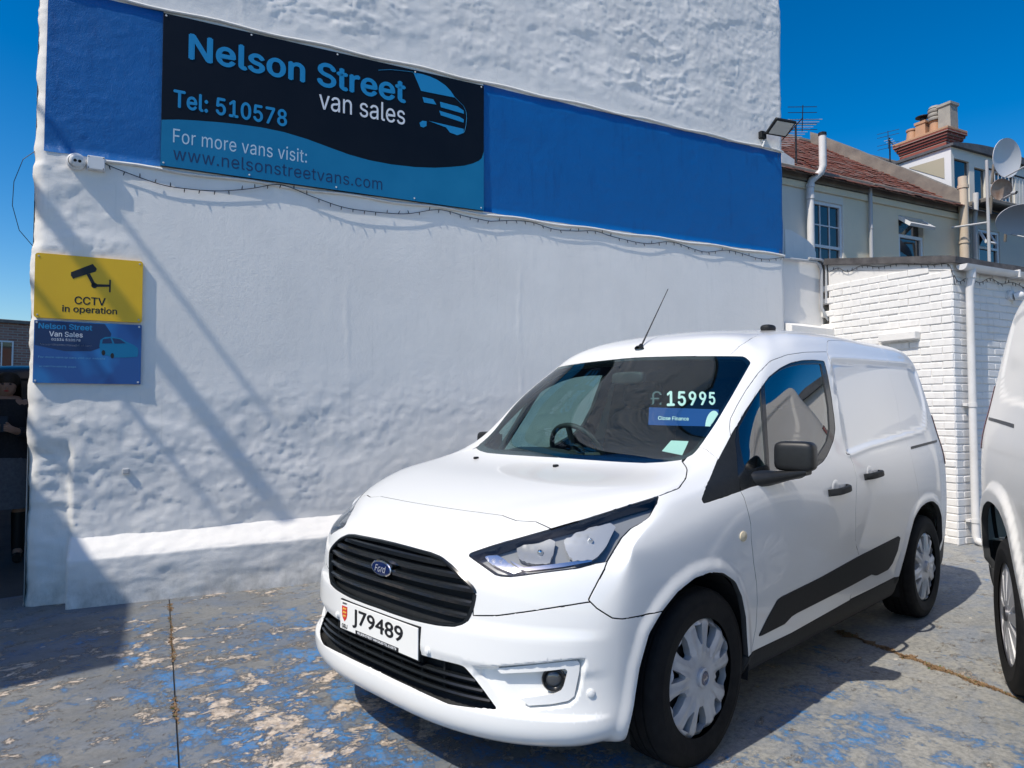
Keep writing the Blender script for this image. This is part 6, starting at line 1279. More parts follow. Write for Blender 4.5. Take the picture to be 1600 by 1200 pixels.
    for i in range(n+1):
        s = s0+.02+4.0*i/n
        for r_ in (.056, .050):
            for k in range(m_): a = math.pi*(1+k/(m_-1)); V.append(L(s, o1+.085+r_*math.cos(a), 2.735-.012+r_*math.sin(a)))
    for i in range(n):
        for j in range(m_-1): F += [(i*2*m_+j, i*2*m_+j+1, (i+1)*2*m_+j+1, (i+1)*2*m_+j), (i*2*m_+m_+j+1, i*2*m_+m_+j, (i+1)*2*m_+m_+j, (i+1)*2*m_+m_+j+1)]
        F += [(i*2*m_, (i+1)*2*m_, (i+1)*2*m_+m_, i*2*m_+m_), (i*2*m_+m_-1, i*2*m_+2*m_-1, (i+1)*2*m_+2*m_-1, (i+1)*2*m_+m_-1)]
    F.append(tuple(range(m_))); shade(obj('gutter', V, F, M['pvc'], t), 40)
    for ds in (.9, 1.7, 2.5): MB().bbox(ds-.012, ds+.012, -.15, -.02, 2.66, 2.74, .004).build('gutter_bracket', M['pvc'], t)
    # wooden-looking block on the front face (seen over the van's roof)
    MB().bbox(-.09, .01, .33, .74, 2.03, 2.115, .008).build('shelf_block', M['mortar_white'], t)
    return t
OUTB = outbuilding()
def drainpipe():
    s, o = 6.80, 1.262+.085; t = wthing('drainpipe', 'white plastic drainpipe running down the corner of the brick outbuilding', 'pipe', s, o)
    MB().tube([(0, .0, 2.70), (0, 0, 2.58), (0, .015, 2.50), (0, .015, .10), (0, .0, .05), (-.01, -.07, .03)], .036, 16).build('pipe', M['pvc'], t, smooth=50)
    MB().tube([(0, 0, 2.71), (0, 0, 2.60)], .044, 16).build('outlet', M['pvc'], t, smooth=50)
    for z in (.24, 1.36): MB().tube([(0, .015, z-.02), (0, .015, z+.02)], .043, 16).build('collar', M['pvc'], t, smooth=50); MB().bbox(-.062, .062, .03, .075, z-.014, z+.014, .003).build('clip', M['pvc'], t)
drainpipe()
def wall_lamp():
    t = wthing('wall_camera', 'white round wall camera on the shaded side of the brick outbuilding', 'camera', 7.60, 1.275, 2.50)
    MB().lathe([(.055, -.01), (.055, .02), (.045, .03), (0, .032)], 28, Matrix.Rotation(R(90), 4, 'X')).build('base', M['white_plastic'], t, smooth=40)
    Mx = Matrix.Translation((.03, -.05, -.01)) @ Matrix.Rotation(R(75), 4, 'X') @ Matrix.Rotation(R(30), 4, 'Y')
    MB().lathe([(.045, -.03), (.046, .03), (.038, .055), (0, .06)], 24, Mx).build('body', M['white_plastic'], t, smooth=40)
    for dx in (-.014, .014): MB().lathe([(.011, .058), (0, .063)], 16, Mx @ Matrix.Translation((dx, 0, 0))).build('lens', M['plastic_gloss'], t)
wall_lamp()
# light strings on the outbuilding
light_string('tangled black light string along the front eave of the outbuilding', [(6.61-.0, o-WOFF, z) for o, z in ((-.12, 2.90), (0., 2.93), (.12, 2.86), (.30, 2.90), (.5, 2.85), (.7, 2.84), (.9, 2.80), (1.1, 2.76), (1.24, 2.74), (1.29, 2.62), (1.30, 2.55))], 6, step=.05)
light_string('tangled black light string under the gutter of the outbuilding', [(s, 1.30-WOFF, z) for s, z in ((6.61, 2.62), (6.68, 2.56), (6.85, 2.62), (7.02, 2.58), (7.2, 2.64), (7.4, 2.60), (7.6, 2.63), (7.9, 2.58), (8.2, 2.6))], 7, step=.05)
# low return wall between the gable and the outbuilding, with its pipes
def return_wall():
    t = wthing('return_wall', 'low white wall with a sloped ledge joining gable and outbuilding', 'wall', 5.93, -.25)
    P, F = grid(0., .72, 0., 3.03, .03, lambda ss, zz: np.stack([ss, -.004*fbm(ss*4, zz*4, 3, 7)+.0*ss, zz], -1)); P = [tuple(p) for p in P]; obj('face', P, F, M['render_white'], t, smooth=True)
    MB().box(0, .9, .02, .30, 0, 3.028).build('core', M['render_white'], t)
    V = [(0., .0, 2.31), (.70, .0, 2.29), (.70, -.17, 2.235), (0.02, -.17, 2.25), (.02, -.17, 0), (.70, -.17, 0)]; obj('ledge', V, [(0, 3, 2, 1), (3, 4, 5, 2), (0, 4, 3)], M['white_gloss'] if False else M['render_white'], t)
    # curved top of the chimney breast behind
    prof = [(0., 3.03), (0, 3.50), (.12, 3.50), (.25, 3.46), (.40, 3.41), (.50, 3.35), (.55, 3.27), (.56, 3.03)]
    MB().prism(prof, .36, .80, lambda a, b, d: (a+.52 if False else a+.50, d, b)).build('hump', M['render_white'], t)
    MB().prism([(0., 3.02), (0, 3.55), (.52, 3.50), (.52, 3.02)], .36, .80, lambda a, b, d: (a, d, b)).build('hump_side', M['render_white'], t)
    return t
return_wall()
def conduits():
    t = wthing('conduit_pair', 'two grey pipes bent down the return wall beside the outbuilding', 'pipe', 6.55, -.2, 2.3)
    MB().tube([(-.60, .01, .72), (-.06, .0, .725), (.0, 0, .70), (.03, 0, .64), (.02, .0, .20), (.06, -.01, .12), (.12, -.01, .06)], .017, 8).build('pipe', M['grey_plastic'], t, smooth=60)
    MB().tube([(-.20, -.02, .75), (.02, -.02, .75), (.07, -.02, .70), (.085, -.02, .62), (.075, -.02, .25)], .015, 8).build('pipe', M['grey_plastic'], t, smooth=60)
conduits()
# ------------------------------------------------------------------ terrace behind
HOFF = -3.0; RIDGE = (-6.45, 7.85); EAVE = 5.45
M['brick_red'] = mat('red_brick', (.26, .09, .06), .85); _t = NT(M['brick_red']); _v = _t.coord()
_b = _t.n('ShaderNodeTexBrick', Scale=1.); _b.inputs['Color1'].default_value = (.20, .045, .035, 1); _b.inputs['Color2'].default_value = (.30, .085, .06, 1); _b.inputs['Mortar'].default_value = (.30, .25, .21, 1)
_b.inputs['Brick Width'].default_value = .225; _b.inputs['Row Height'].default_value = .075; _b.inputs['Mortar Size'].default_value = .008
_mp = _t.n('ShaderNodeMapping'); _mp.inputs['Rotation'].default_value = (R(90), 0, 0); _t.l(_v, _mp.inputs[0]); _t.l(_mp.outputs[0], _b.inputs['Vector']); _t.col(_b.outputs['Color'])
M['tile_red'] = speckle('red_clay_tile', (.44, .15, .095), (.34, .17, .125), 4, .8, .004, 30)
M['tile_mix'] = speckle('mottled_clay_tile', (.46, .19, .13), (.42, .31, .25), 2.2, .85, .004, 30)
M['stone_grey'] = speckle('weathered_coping', (.22, .20, .17), (.13, .12, .11), 3, .9, .006, 18)
M['terracotta'] = speckle('terracotta_pot', (.50, .27, .15), (.40, .24, .15), 5, .7)
M['pot_grey'] = speckle('grey_pot', (.36, .33, .28), (.27, .25, .22), 5, .8)
M['facade_grey'] = wall_mat('pale_grey_render', (.72, .69, .61), (.52, .50, .45), .003, .3)
M['facade_cream'] = wall_mat('cream_painted_brick', (.76, .68, .51), (.56, .49, .38), .004, .35)
M['facade_beige'] = wall_mat('beige_render', (.78, .66, .48), (.58, .49, .37), .003, .3)
M['facade_dull'] = wall_mat('dull_grey_render', (.56, .51, .44), (.42, .39, .34), .003, .3)
M['upvc'] = mat('white_window_frame', (.70, .70, .70), .35)
M['curtain'] = mat('grey_curtain', (.22, .25, .28), .9)
def window(h, s0h, x0, x1, z0, z1, cols, rows, splits=None, sash=True, fr=.06, bar=.022):
    """window in a facade whose local x is s-s0h; recess 0.1 behind y=0"""
    w = MB(); X0, X1 = x0-s0h, x1-s0h
    w.box(X0, X0+fr, .02, .09, z0, z1); w.box(X1-fr, X1, .02, .09, z0, z1); w.box(X0+fr, X1-fr, .02, .09, z0, z0+fr); w.box(X0+fr, X1-fr, .02, .09, z1-fr, z1)
    wo = w.build('window', M['upvc'], h)
    zs = [z0+fr]+(splits or [])+[z1-fr]
    for i in range(len(zs)-1):
        a, b = zs[i], zs[i+1]
        if i: MB().box(X0+fr, X1-fr, .022, .085, a-.025, a+.025).build('rail', M['upvc'], wo); a += .025
        if i < len(zs)-2: b -= .025
        cw = (X1-X0-2*fr)/cols; rh = (b-a)/rows
        for c_ in range(cols):
            for r_ in range(rows):
                MB().box(X0+fr+c_*cw+(bar/2 if c_ else 0), X0+fr+(c_+1)*cw-(bar/2 if c_ < cols-1 else 0), .058, .062, a+r_*rh+(bar/2 if r_ else 0), a+(r_+1)*rh-(bar/2 if r_ < rows-1 else 0)).build('pane', M['dark_pane'], wo)
        for c_ in range(1, cols): MB().box(X0+fr+c_*cw-bar/2, X0+fr+c_*cw+bar/2, .04, .075, a, b).build('glazing_bar', M['upvc'], wo)
        for r_ in range(1, rows): MB().box(X0+fr, X1-fr, .043, .072, a+r_*rh-bar/2, a+r_*rh+bar/2).build('glazing_bar', M['upvc'], wo)
    MB().bbox(X0-.05, X1+.05, -.05, .06, z0-.06, z0, .006).build('sill', M['stone_grey'], wo)
    return wo
def facade(h, s0h, a, b, z1, holes, m_, nm='wall'):
    """wall sheet at y=0 with rectangular openings and reveals"""
    xs = sorted({a, b, *[x for q in holes for x in q[:2]]}); zs = sorted({0., z1, *[z for q in holes for z in q[2:]]}); mb = MB()
    for i in range(len(xs)-1):
        for j in range(len(zs)-1):
            cx, cz = (xs[i]+xs[i+1])/2, (zs[j]+zs[j+1])/2
            if any(q[0] < cx < q[1] and q[2] < cz < q[3] for q in holes): continue
            mb.add([(xs[i]-s0h, 0, zs[j]), (xs[i+1]-s0h, 0, zs[j]), (xs[i+1]-s0h, 0, zs[j+1]), (xs[i]-s0h, 0, zs[j+1])], [(0, 1, 2, 3)])
    for q in holes:
        x0, x1, z0, z1_ = q[0]-s0h, q[1]-s0h, q[2], q[3]; mb.add([(x0, 0, z0), (x1, 0, z0), (x1, 0, z1_), (x0, 0, z1_), (x0, .12, z0), (x1, .12, z0), (x1, .12, z1_), (x0, .12, z1_)], [(0, 1, 5, 4), (1, 2, 6, 5), (2, 3, 7, 6), (3, 0, 4, 7)])
    return mb.build(nm, m_, h)
def roof_pt(q, lift=0.): # q: 0 at the eave, 1 at the ridge -> local y, z
    return -(HOFF+(RIDGE[0]-HOFF)*q-HOFF), EAVE+(RIDGE[1]-EAVE)*q+lift
def roof(h, a, b, tiles=None, seed=1, over=.12):
    y1, z1 = roof_pt(1.); y0, z0 = roof_pt(-.06); V = [(a, y0, z0), (b, y0, z0), (b, y1, z1), (a, y1, z1), (b, 2*y1-y0, z0), (a, 2*y1-y0, z0)]; o = obj('roof', V, [(0, 1, 2, 3), (3, 2, 4, 5)], M['slate'] if not tiles else M['tile_mix'], h)
    if tiles:
        rnd = random.Random(seed); ta, tb, rows, wd = tiles; groups = {0: MB(), 1: MB()}
        for r_ in range(rows):
            q0 = -.065+r_*(1.06/rows); q1 = q0+1.35*(1.06/rows); x = ta+(r_ % 2)*wd/2
            while x < tb:
                w = wd*.97; lf = .035+rnd.uniform(0, .015); ya, za = roof_pt(q0, lf+rnd.uniform(0, .012)); yb, zb = roof_pt(q1, .008)
                g = groups[0 if rnd.random() < .55 else 1]; g.add([(x, ya, za-.018), (x+w, ya, za-.018), (x, ya, za), (x+w, ya, za), (x+w, yb, zb), (x, yb, zb)], [(0, 1, 3, 2), (2, 3, 4, 5)]); x += wd
        for k, g in groups.items(): tag(g.build('roof_tiles', M[('tile_red', 'tile_mix')[k]], o), kind='stuff')
    return o
# --- three houses of the terrace
HA, HB_, HC, HE = 7.0, 11.2, 13.95, 21.5
h1 = wthing('terraced_house', 'terraced house with pale grey front and small-paned sash window beyond the outbuilding', 'house', HA, HOFF, 0, 'terrace houses behind the wall')
facade(h1, HA, HA, 10.57, EAVE, [(9.72, 10.55, 3.50, 4.97)], M['facade_grey']); facade(h1, HA, 10.57, HB_, EAVE, [], M['facade_cream'])
window(h1, HA, 9.72, 10.55, 3.50, 4.97, 3, 2, [4.18]); roof(h1, 0, HB_-HA, (1.7, HB_-HA, 26, .21), 1)
h2 = wthing('terraced_house', 'terraced house with beige front and a propped-open top window', 'house', HB_, HOFF, 0, 'terrace houses behind the wall')
facade(h2, HB_, HB_, HC, EAVE, [(12.09, 12.83, 3.7, 4.99)], M['facade_beige']); w2 = window(h2, HB_, 12.09, 12.83, 3.7, 4.64, 1, 1); roof(h2, 0, HC-HB_, (0, HC-HB_-.1, 26, .21), 2)
# open top light
Mx = Matrix.Translation((12.46-HB_, .05, 4.98)) @ Matrix.Rotation(R(-52), 4, 'X')
mb = MB(); mb.box(-.37, -.32, -.03, .03, -.36, 0, Mx); mb.box(.32, .37, -.03, .03, -.36, 0, Mx); mb.box(-.32, .32, -.03, .03, -.06, 0, Mx); mb.box(-.32, .32, -.03, .03, -.36, -.30, Mx); ow = mb.build('top_light', M['upvc'], h2); MB().box(-.32, .32, -.004, .004, -.30, -.06, Mx).build('pane', M['glass_house'], ow)
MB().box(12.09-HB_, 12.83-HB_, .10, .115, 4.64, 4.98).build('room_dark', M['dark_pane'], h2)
h3 = wthing('terraced_house', 'terraced house with dull grey front, dormer and brick chimney stack', 'house', HC, HOFF, 0, 'terrace houses behind the wall')
facade(h3, HC, HC, HE, EAVE+.02, [(14.62, 15.36, 3.8, 5.03), (17.5, 18.3, 3.8, 5.03)], M['facade_dull']); window(h3, HC, 14.62, 15.36, 3.8, 5.03, 1, 1, [4.66]); window(h3, HC, 17.5, 18.3, 3.8, 5.03, 1, 1, [4.66]); rf = roof(h3, 0, HE-HC)
# opened small light of the third house
Mx = Matrix.Translation((14.83-HC, .01, 4.98)) @ Matrix.Rotation(R(-28), 4, 'X'); mb = MB(); mb.box(-.18, -.14, -.02, .02, -.30, 0, Mx); mb.box(.14, .18, -.02, .02, -.30, 0, Mx); mb.box(-.14, .14, -.02, .02, -.04, 0, Mx); mb.box(-.14, .14, -.02, .02, -.30, -.26, Mx); ow = mb.build('top_light', M['upvc'], h3); MB().box(-.14, .14, -.003, .003, -.26, -.04, Mx).build('pane', M['dark_pane'], ow)
# end wall of the first house and backs
for hh, wd in ((h1, HB_-HA), (h2, HC-HB_), (h3, HE-HC)):
    y1, z1 = roof_pt(1.); mb = MB(); mb.v = [(0.002, 0, 0), (0.002, 2*y1, 0), (0.002, 2*y1, EAVE), (0.002, y1, z1-.02), (0.002, 0, EAVE), (wd-.002, 0, 0), (wd-.002, 2*y1, 0), (wd-.002, 2*y1, EAVE), (wd-.002, y1, z1-.02), (wd-.002, 0, EAVE)]; mb.f = [(0, 4, 3, 2, 1), (5, 6, 7, 8, 9), (1, 2, 7, 6)]; mb.build('end_walls', M['facade_grey'], hh)
# eave gutters
for hh, a, b in ((h1, 0, HB_-HA), (h2, .002, HC-HB_)):
    MB().bbox(a, b, -.16, -.06, EAVE-.10, EAVE-.02, .02).build('gutter', M['stone_grey'], hh); MB().bbox(a, b, -.06, .0, EAVE-.20, EAVE-.03, .01).build('eaves_board', M['stone_grey'], hh); MB().bbox(a, b, -.035, .0, EAVE-.33, EAVE-.21, .01).build('cornice', M['facade_cream'], hh)
# party wall coping climbing the roof between second and third house
V = []; F = []
for k in range(13):
    y, z = roof_pt(-.04+1.02*k/12)
    for dx, dz in ((-.16, .0), (-.16, .30), (.10, .30), (.10, 0)): V.append((HC-HB_+dx-.01, y, z+dz+.006*math.sin(k*5)))
for k in range(12):
    for j in range(4): F.append((k*4+j, k*4+(j+1) % 4, k*4+4+(j+1) % 4, k*4+4+j))
F += [(0, 1, 2, 3), (48, 51, 50, 49)]; obj('party_wall', V, F, M['stone_grey'], h2)
# ridge
y1, z1 = roof_pt(1.)
for hh, wd in ((h1, HB_-HA), (h2, HC-HB_), (h3, HE-HC)): MB().tube([(0.01, y1, z1), (wd-.01, y1, z1)], .09, 8).build('ridge', M['stone_grey'], hh)
# white flank piece at the left end of the first roof
mb = MB(); mb.v = [(1.95, -.1, EAVE-.02), (2.25, -.1, EAVE), (2.25, .9, EAVE+.62), (1.95, .9, EAVE+.70), (1.95, -.1, EAVE+.2), (2.25, -.1, EAVE+.1)]; mb.f = [(0, 1, 5, 4), (4, 5, 2, 3), (0, 4, 3), (1, 2, 5)]; mb.build('verge_flashing', M['white_gloss'], h1)
# dormer
d = bpy.data.objects.new('dormer', None); COL.objects.link(d); d.parent = h3
X0 = 14.36-HC; Y0 = .36; Z0 = 5.98; Z1 = 6.83; Xd = 17.6-HC
mb = MB(); mb.v = [(X0, Y0, Z0-.3), (X0, Y0, Z1), (X0, 1.75, Z1), (X0, .55, Z0-.15)]; mb.f = [(0, 1, 2, 3)]; mb.build('cheek', M['upvc'], d)
mb = MB(); mb.v = [(X0-.012, .50, 6.17), (X0-.012, .50, 6.62), (X0-.012, 1.28, 6.64)]; mb.f = [(0, 1, 2)]; mb.build('cheek_window', mat('dusty_glass', (.42, .38, .28), .3), d)
facade(d, 0, X0, Xd, Z1, [(X0+.10, X0+.62, 5.6, 6.58), (X0+.80, X0+1.2, 5.6, 6.50), (X0+1.5, X0+2.3, 5.6, 6.5)], M['facade_grey'], 'front').location = (0, Y0, 0)
for a, b, zt_ in ((X0+.10, X0+.62, 6.58), (X0+.80, X0+1.2, 6.50), (X0+1.5, X0+2.3, 6.5)): MB().box(a, b, Y0+.05, Y0+.06, 5.6, zt_).build('dormer_pane', M['dark_pane'], d)
n = 16; V = []; F = []
for i in range(n+1):
    x = X0-.05+(Xd-X0+.1)*i/n; zz = Z1+.03+.14*math.sin(math.pi*min(1, i/n*1.0))**.8
    V += [(x, Y0-.08, zz), (x, 2.6, zz+.02), (x, 2.6, Z1-.02), (x, Y0-.08, Z1-.02)]
for i in range(n):
    for j in range(4): F.append((i*4+j, (i+1)*4+j, (i+1)*4+(j+1) % 4, i*4+(j+1) % 4))
F += [(0, 1, 2, 3)[::-1], (4*n, 4*n+1, 4*n+2, 4*n+3)]; shade(obj('dormer_roof', V, F, M['slate'], d), 40)
# balcony rail in front of the dormer
rl = bpy.data.objects.new('balcony_rail', None); COL.objects.link(rl); rl.parent = h3
MB().bbox(.45, HE-HC, -.32, .30, EAVE+.02, EAVE+.12, .02).build('balcony_floor', M['stone_grey'], rl)
MB().tube([(.55, -.25, 6.18), (HE-HC, -.25, 6.18)], .018, 6).build('top_rail', M['ink'], rl)
for k in range(44): MB().tube([(.58+k*.125, -.25, EAVE+.1), (.58+k*.125, -.25, 6.18)], .009, 5).build('baluster', M['grey_plastic'] if k < 12 else M['ink'], rl)
# chimney stack with its pots
ck = bpy.data.objects.new('chimney', None); COL.objects.link(ck); ck.parent = h3
CX0, CX1, CY0, CY1 = 16.0-HC, 16.55-HC, 1.45, 2.60
MB().box(CX0, CX1, CY0, CY1, 6.0, 7.62).build('stack', M['brick_red'], ck)
for k in range(5): e = .02+.03*min(k, 3); MB().bbox(CX0-e, CX1+e, CY0-e, CY1+e, 7.6+k*.062, 7.6+k*.062+.057, .006).build('oversail_course', M['brick_red'] if k < 4 else M['terracotta'], ck)
PZ0 = 7.9; PXC = (CX0+CX1)/2
def pot(y, prof, m_, n=20, sq=False): return MB().lathe(prof, 4 if sq else n, Matrix.Translation((PXC, y, PZ0)) @ Matrix.Rotation(R(45 if sq else 0), 4, 'Z')).build('chimney_pot', m_, ck, smooth=None if sq else 35)
pot(2.45, [(.15, 0), (.12, .22), (.11, .30), (.13, .32), (.13, .36), (.09, .36), (.09, .1)], M['terracotta'])
pot(2.16, [(.19, 0), (.17, .36), (.20, .38), (.20, .44), (.15, .44), (.14, .2)], M['terracotta'], sq=True)
MB().lathe([(.07, .44), (.07, .54), (.17, .56), (.17, .58), (0, .60)], 20, Matrix.Translation((PXC, 2.16, PZ0))).build('cowl', M['ink'], ck)
pot(1.86, [(.14, 0), (.12, .32), (.15, .34)], M['terracotta'])
for k in range(3): MB().lathe([(.15, .36+k*.10), (.16, .385+k*.10), (.16, .415+k*.10), (.15, .44+k*.10), (.08, .44+k*.10), (.08, .36+k*.10)], 20, Matrix.Translation((PXC, 1.86, PZ0)), closed=True).build('pot_louvre', M['pot_grey'], ck, smooth=35)
MB().lathe([(.16, .65), (.12, .71), (0, .74)], 20, Matrix.Translation((PXC, 1.86, PZ0))).build('pot_cap', M['pot_grey'], ck, smooth=35)
pot(1.56, [(.21, 0), (.20, .56), (.24, .59), (.24, .65), (.17, .65), (.16, .3)], M['pot_grey'], sq=True)
# pipes on the fronts
def house_pipe(label, s, z0, z1, r_, m_, off=.07, cap=True):
    t = wthing('soil_pipe', label, 'pipe', s, HOFF+off, z0); MB().tube([(0, 0, 0), (0, 0, z1-z0)], r_, 12).build('pipe', m_, t, smooth=50)
    for z in np.arange(.5, z1-z0, 1.1): MB().tube([(0, 0, z), (0, 0, z+.06)], r_*1.18, 12).build('collar', m_, t, smooth=50)
t = wthing('soil_pipe', 'white vent pipe rising past the eave by the sash window', 'pipe', 9.62, HOFF+.10, 3.2)
MB().tube([(0, 0, 0), (0, 0, 1.95), (.03, 0, 2.05), (.13, -.12, 2.18), (.15, -.14, 2.28), (.15, -.14, 2.82)], .062, 14).build('pipe', M['pvc'], t, smooth=50)
for z in (1.72, 1.92): MB().tube([(0, 0, z), (0, 0, z+.06)], .074, 14).build('collar', M['pvc'], t, smooth=50)
MB().lathe([(.07, .0), (.07, .05), (0, .08)], 10, Matrix.Translation((.15, -.14, 2.80))).build('cap', M['ink'], t)
house_pipe('thin dark downpipe between the grey and beige fronts', 11.21, 3., 5.34, .035, M['grey_plastic'])
house_pipe('cream vent pipe standing taller than the eave at the third house', 13.86, 3., 5.93, .085, M['pipe_cream'] if 'pipe_cream' in M else speckle('cream_pipe', (.60, .50, .38), (.52, .43, .33), 4, .5), .16)
t = wthing('soil_pipe', 'short white rainwater pipe right of the cream vent pipe', 'pipe', 14.30, HOFF+.08, 3.2); MB().tube([(.06, 0, 0), (.05, 0, 1.9), (.0, -.05, 2.1), (-.02, -.08, 2.45)], .045, 12).build('pipe', M['grey_plastic'], t, smooth=50); MB().tube([(-.005, -.055, 2.12), (-.02, -.08, 2.47)], .055, 12).build('upper_pipe', M['pvc'], t, smooth=50)
# roof vent of the first house
t = wthing('roof_vent', 'small grey mushroom vent on the tiled roof', 'vent', 11.0, HOFF-2.2, EAVE+1.5); MB().lathe([(.06, 0), (.06, .45), (.13, .46), (.13, .54), (0, .60)], 16).build('vent_pipe', M['grey_plastic'], t, smooth=40)
# ---- satellite dishes
def dish(label, s, off, z, rx, rz, az, tilt, m_, arm=True, group='satellite dishes on the terrace'):
    t = wthing('satellite_dish', label, 'satellite dish', s, off, z, group); t.rotation_euler = (0, 0, WA+R(az))
    Mx = Matrix.Translation((0, 0, .0)) @ Matrix.Rotation(R(90+tilt), 4, 'X')
    prof = [(0, .0), (.25, .012), (.5, .045), (.75, .10), (1., .18)]; V = []; F = []; n = 32
    for r_, h_ in prof:
        for k in range(n): V.append(tuple(Mx @ Vector((rx*r_*math.cos(2*math.pi*k/n), rz*r_*math.sin(2*math.pi*k/n), h_*rx))))
    for i in range(4):
        for k in range(n): F.append((i*n+k, i*n+(k+1) % n, (i+1)*n+(k+1) % n, (i+1)*n+k))
    k0 = len(V); V += [tuple(Vector(v)-Mx.to_3x3() @ Vector((0, 0, .012))) for v in V[:]]; F += [tuple(i+k0 for i in f[::-1]) for f in F]+[(4*n+k, 4*n+(k+1) % n, k0+4*n+(k+1) % n, k0+4*n+k) for k in range(n)]
    shade(obj('reflector', V, F, m_, t), 50)
    f0 = Mx @ Vector((0, -rz*.95, .16*rx)); f1 = Mx @ Vector((0, -rz*.5, rx*1.55)); MB().tube([f0, f1], .014, 6).build('arm', M['grey_plastic'], t)
    MB().lathe([(.03, -.05), (.035, .03), (.025, .06), (0, .065)], 14, Matrix.Translation(f1) @ (Mx.to_3x3() @ Vector((0, 0, -1))).to_track_quat('Z', 'Y').to_matrix().to_4x4()).build('receiver', M['grey_plastic'], t)
    b0 = Mx @ Vector((0, 0, -.02)); MB().tube([b0, b0+Vector((0, .18, -.05)), b0+Vector((0, .22, -.40))], .024, 8).build('bracket', M['stone_grey'], t)
M['dish_white'] = mat('white_dish', (.60, .61, .62), .4); M['dish_grey'] = mat('grey_dish', (.38, .39, .42), .45); M['dish_rust'] = speckle('rusty_dish', (.42, .34, .28), (.25, .15, .10), 6, .7)
dish('tall white satellite dish turned to the left above the balcony rail', 13.62, -1.95, 5.97, .36, .36, -8, 6, M['dish_white'])
dish('rust-stained satellite dish behind the tall white one', 13.75, -2.1, 5.45, .22, .20, -20, 10, M['dish_rust'])
dish('wide grey satellite dish tilted down below the balcony', 13.95, -1.95, 4.90, .50, .30, -15, 35, M['dish_grey'])
mb = thing('dish_mast', 'steel mast carrying the satellite dishes beside the third house', 'mast', W(13.8, -2.35, 2.9)); MB().tube([(0, 0, 0), (0, 0, 3.2)], .03, 8).build('pole', M['grey_plastic'], mb, smooth=50); MB().tube([(0, 0, 2.), (.05, -.6, 2.)], .02, 6).build('stay', M['grey_plastic'], mb)
# ---- television aerials
def aerial(label, s, off, z, length, az, n=11, tall=1.0, el=.30, flat=True):
    t = wthing('television_aerial', label, 'aerial', s, off, z); t.rotation_euler = (0, 0, WA+R(az)); MB().tube([(0, 0, 0), (0, 0, tall)], .018, 8).build('mast', M['ink'], t)
    MB().tube([(-length*.25, 0, tall*.92), (length*.75, 0, tall*.92)], .011, 6).build('boom', M['ink'], t)
    for k in range(n):
        x = -length*.2+length*.93*k/(n-1); l = el*(1-.25*k/n); MB().tube([(x, -l, tall*.92), (x, l, tall*.92)] if flat else [(x, 0, tall*.92-l), (x, 0, tall*.92+l)], .0065, 5).build('element', M['grey_plastic'], t)
    mb = MB(); mb.tube([(-length*.22, 0, tall*.92-.22), (-length*.26, 0, tall*.92+.22)], .008, 5)
    for dz in (-.2, -.1, .1, .2): mb.tube([(-length*.24, -.25, tall*.92+dz), (-length*.24, .25, tall*.92+dz)], .006, 5)
    mb.build('reflector', M['ink'], t)
aerial('television aerial with many rods against the sky above the tiled roof', 9.75, -3.3, 5.5, 1.3, 62, 12, .95, .36, True)
aerial('small aerial on a thin mast beside the chimney stack', 15.85, -5.75, 7.0, .50, 20, 4, 1.10, .10)
# ------------------------------------------------------------------ second van on the right, dark van and person in the alley
V2 = NET.copy(); V2[..., 2] = .04+V2[..., 2]*1.11; V2[..., 0] -= .32*sstep(2.35, 3.3, -V2[..., 0])
van2 = thing('delivery_van', 'off-white van with alloy wheels cut off by the right edge of the picture', 'van', (.475, 3.19, 0), R(19.5))
def disp2(u, v, p):
    d = np.zeros(len(u)); xz = S0(u, v)[:, [0, 2]]
    m = (u > 8.2) & (u < 13.6) & (v > 7.5) & (v < 12)
    if m.any():
        dd = pdist(_rec, xz[m]); ins = pip(_rec, xz[m][:, 0], xz[m][:, 1]); sd = np.where(ins, dd, -dd); d[m] -= .014*sstep(-.004, .03, sd)
    for A, lo, hi in ((_af, 3.9, 7.6), (_ar, 9.9, 13.2)):
        m = (u > lo) & (u < hi) & (v < 6.5)
        if m.any(): dd = pdist(A, xz[m], False); d[m] += .026*(1-sstep(.045, .095, dd))
    return d
WH2 = [(0.045, .80, .352, 'L', 'alloy', .2, 1.10), (-2.56, .80, .352, 'L', 'alloy', .5, 1.10), (.045, -.80, .352, 'R', 'alloy', .1, 1.10), (-2.56, -.80, .352, 'R', 'alloy', .3, 1.10)]
build_van(van2, V2, M['paint_cream'], disp2, WH2, trim=False, zs=1.05, detail=False)
# ---- dark van parked in the alley: a copy of the second van in black paint
def copy_tree(o, parent=None):
    c_ = o.copy(); COL.objects.link(c_); c_.parent = parent
    for ch in list(o.children): copy_tree(ch, c_)
    return c_
van3 = copy_tree(van2); van3.name = 'parked_van'; van3.location = (1.9, -11.8, 0); van3.rotation_euler = (0, 0, R(-4))
van3['label'] = 'black van parked in the shaded alley left of the wall'; van3['category'] = 'van'
def repaint(o):
    if o.data and getattr(o.data, 'materials', None):
        for i, sl_ in enumerate(o.material_slots):
            if sl_.material == M['paint_cream']: sl_.link = 'OBJECT'; sl_.material = M['paint_black']
    for ch in o.children: repaint(ch)
repaint(van3)
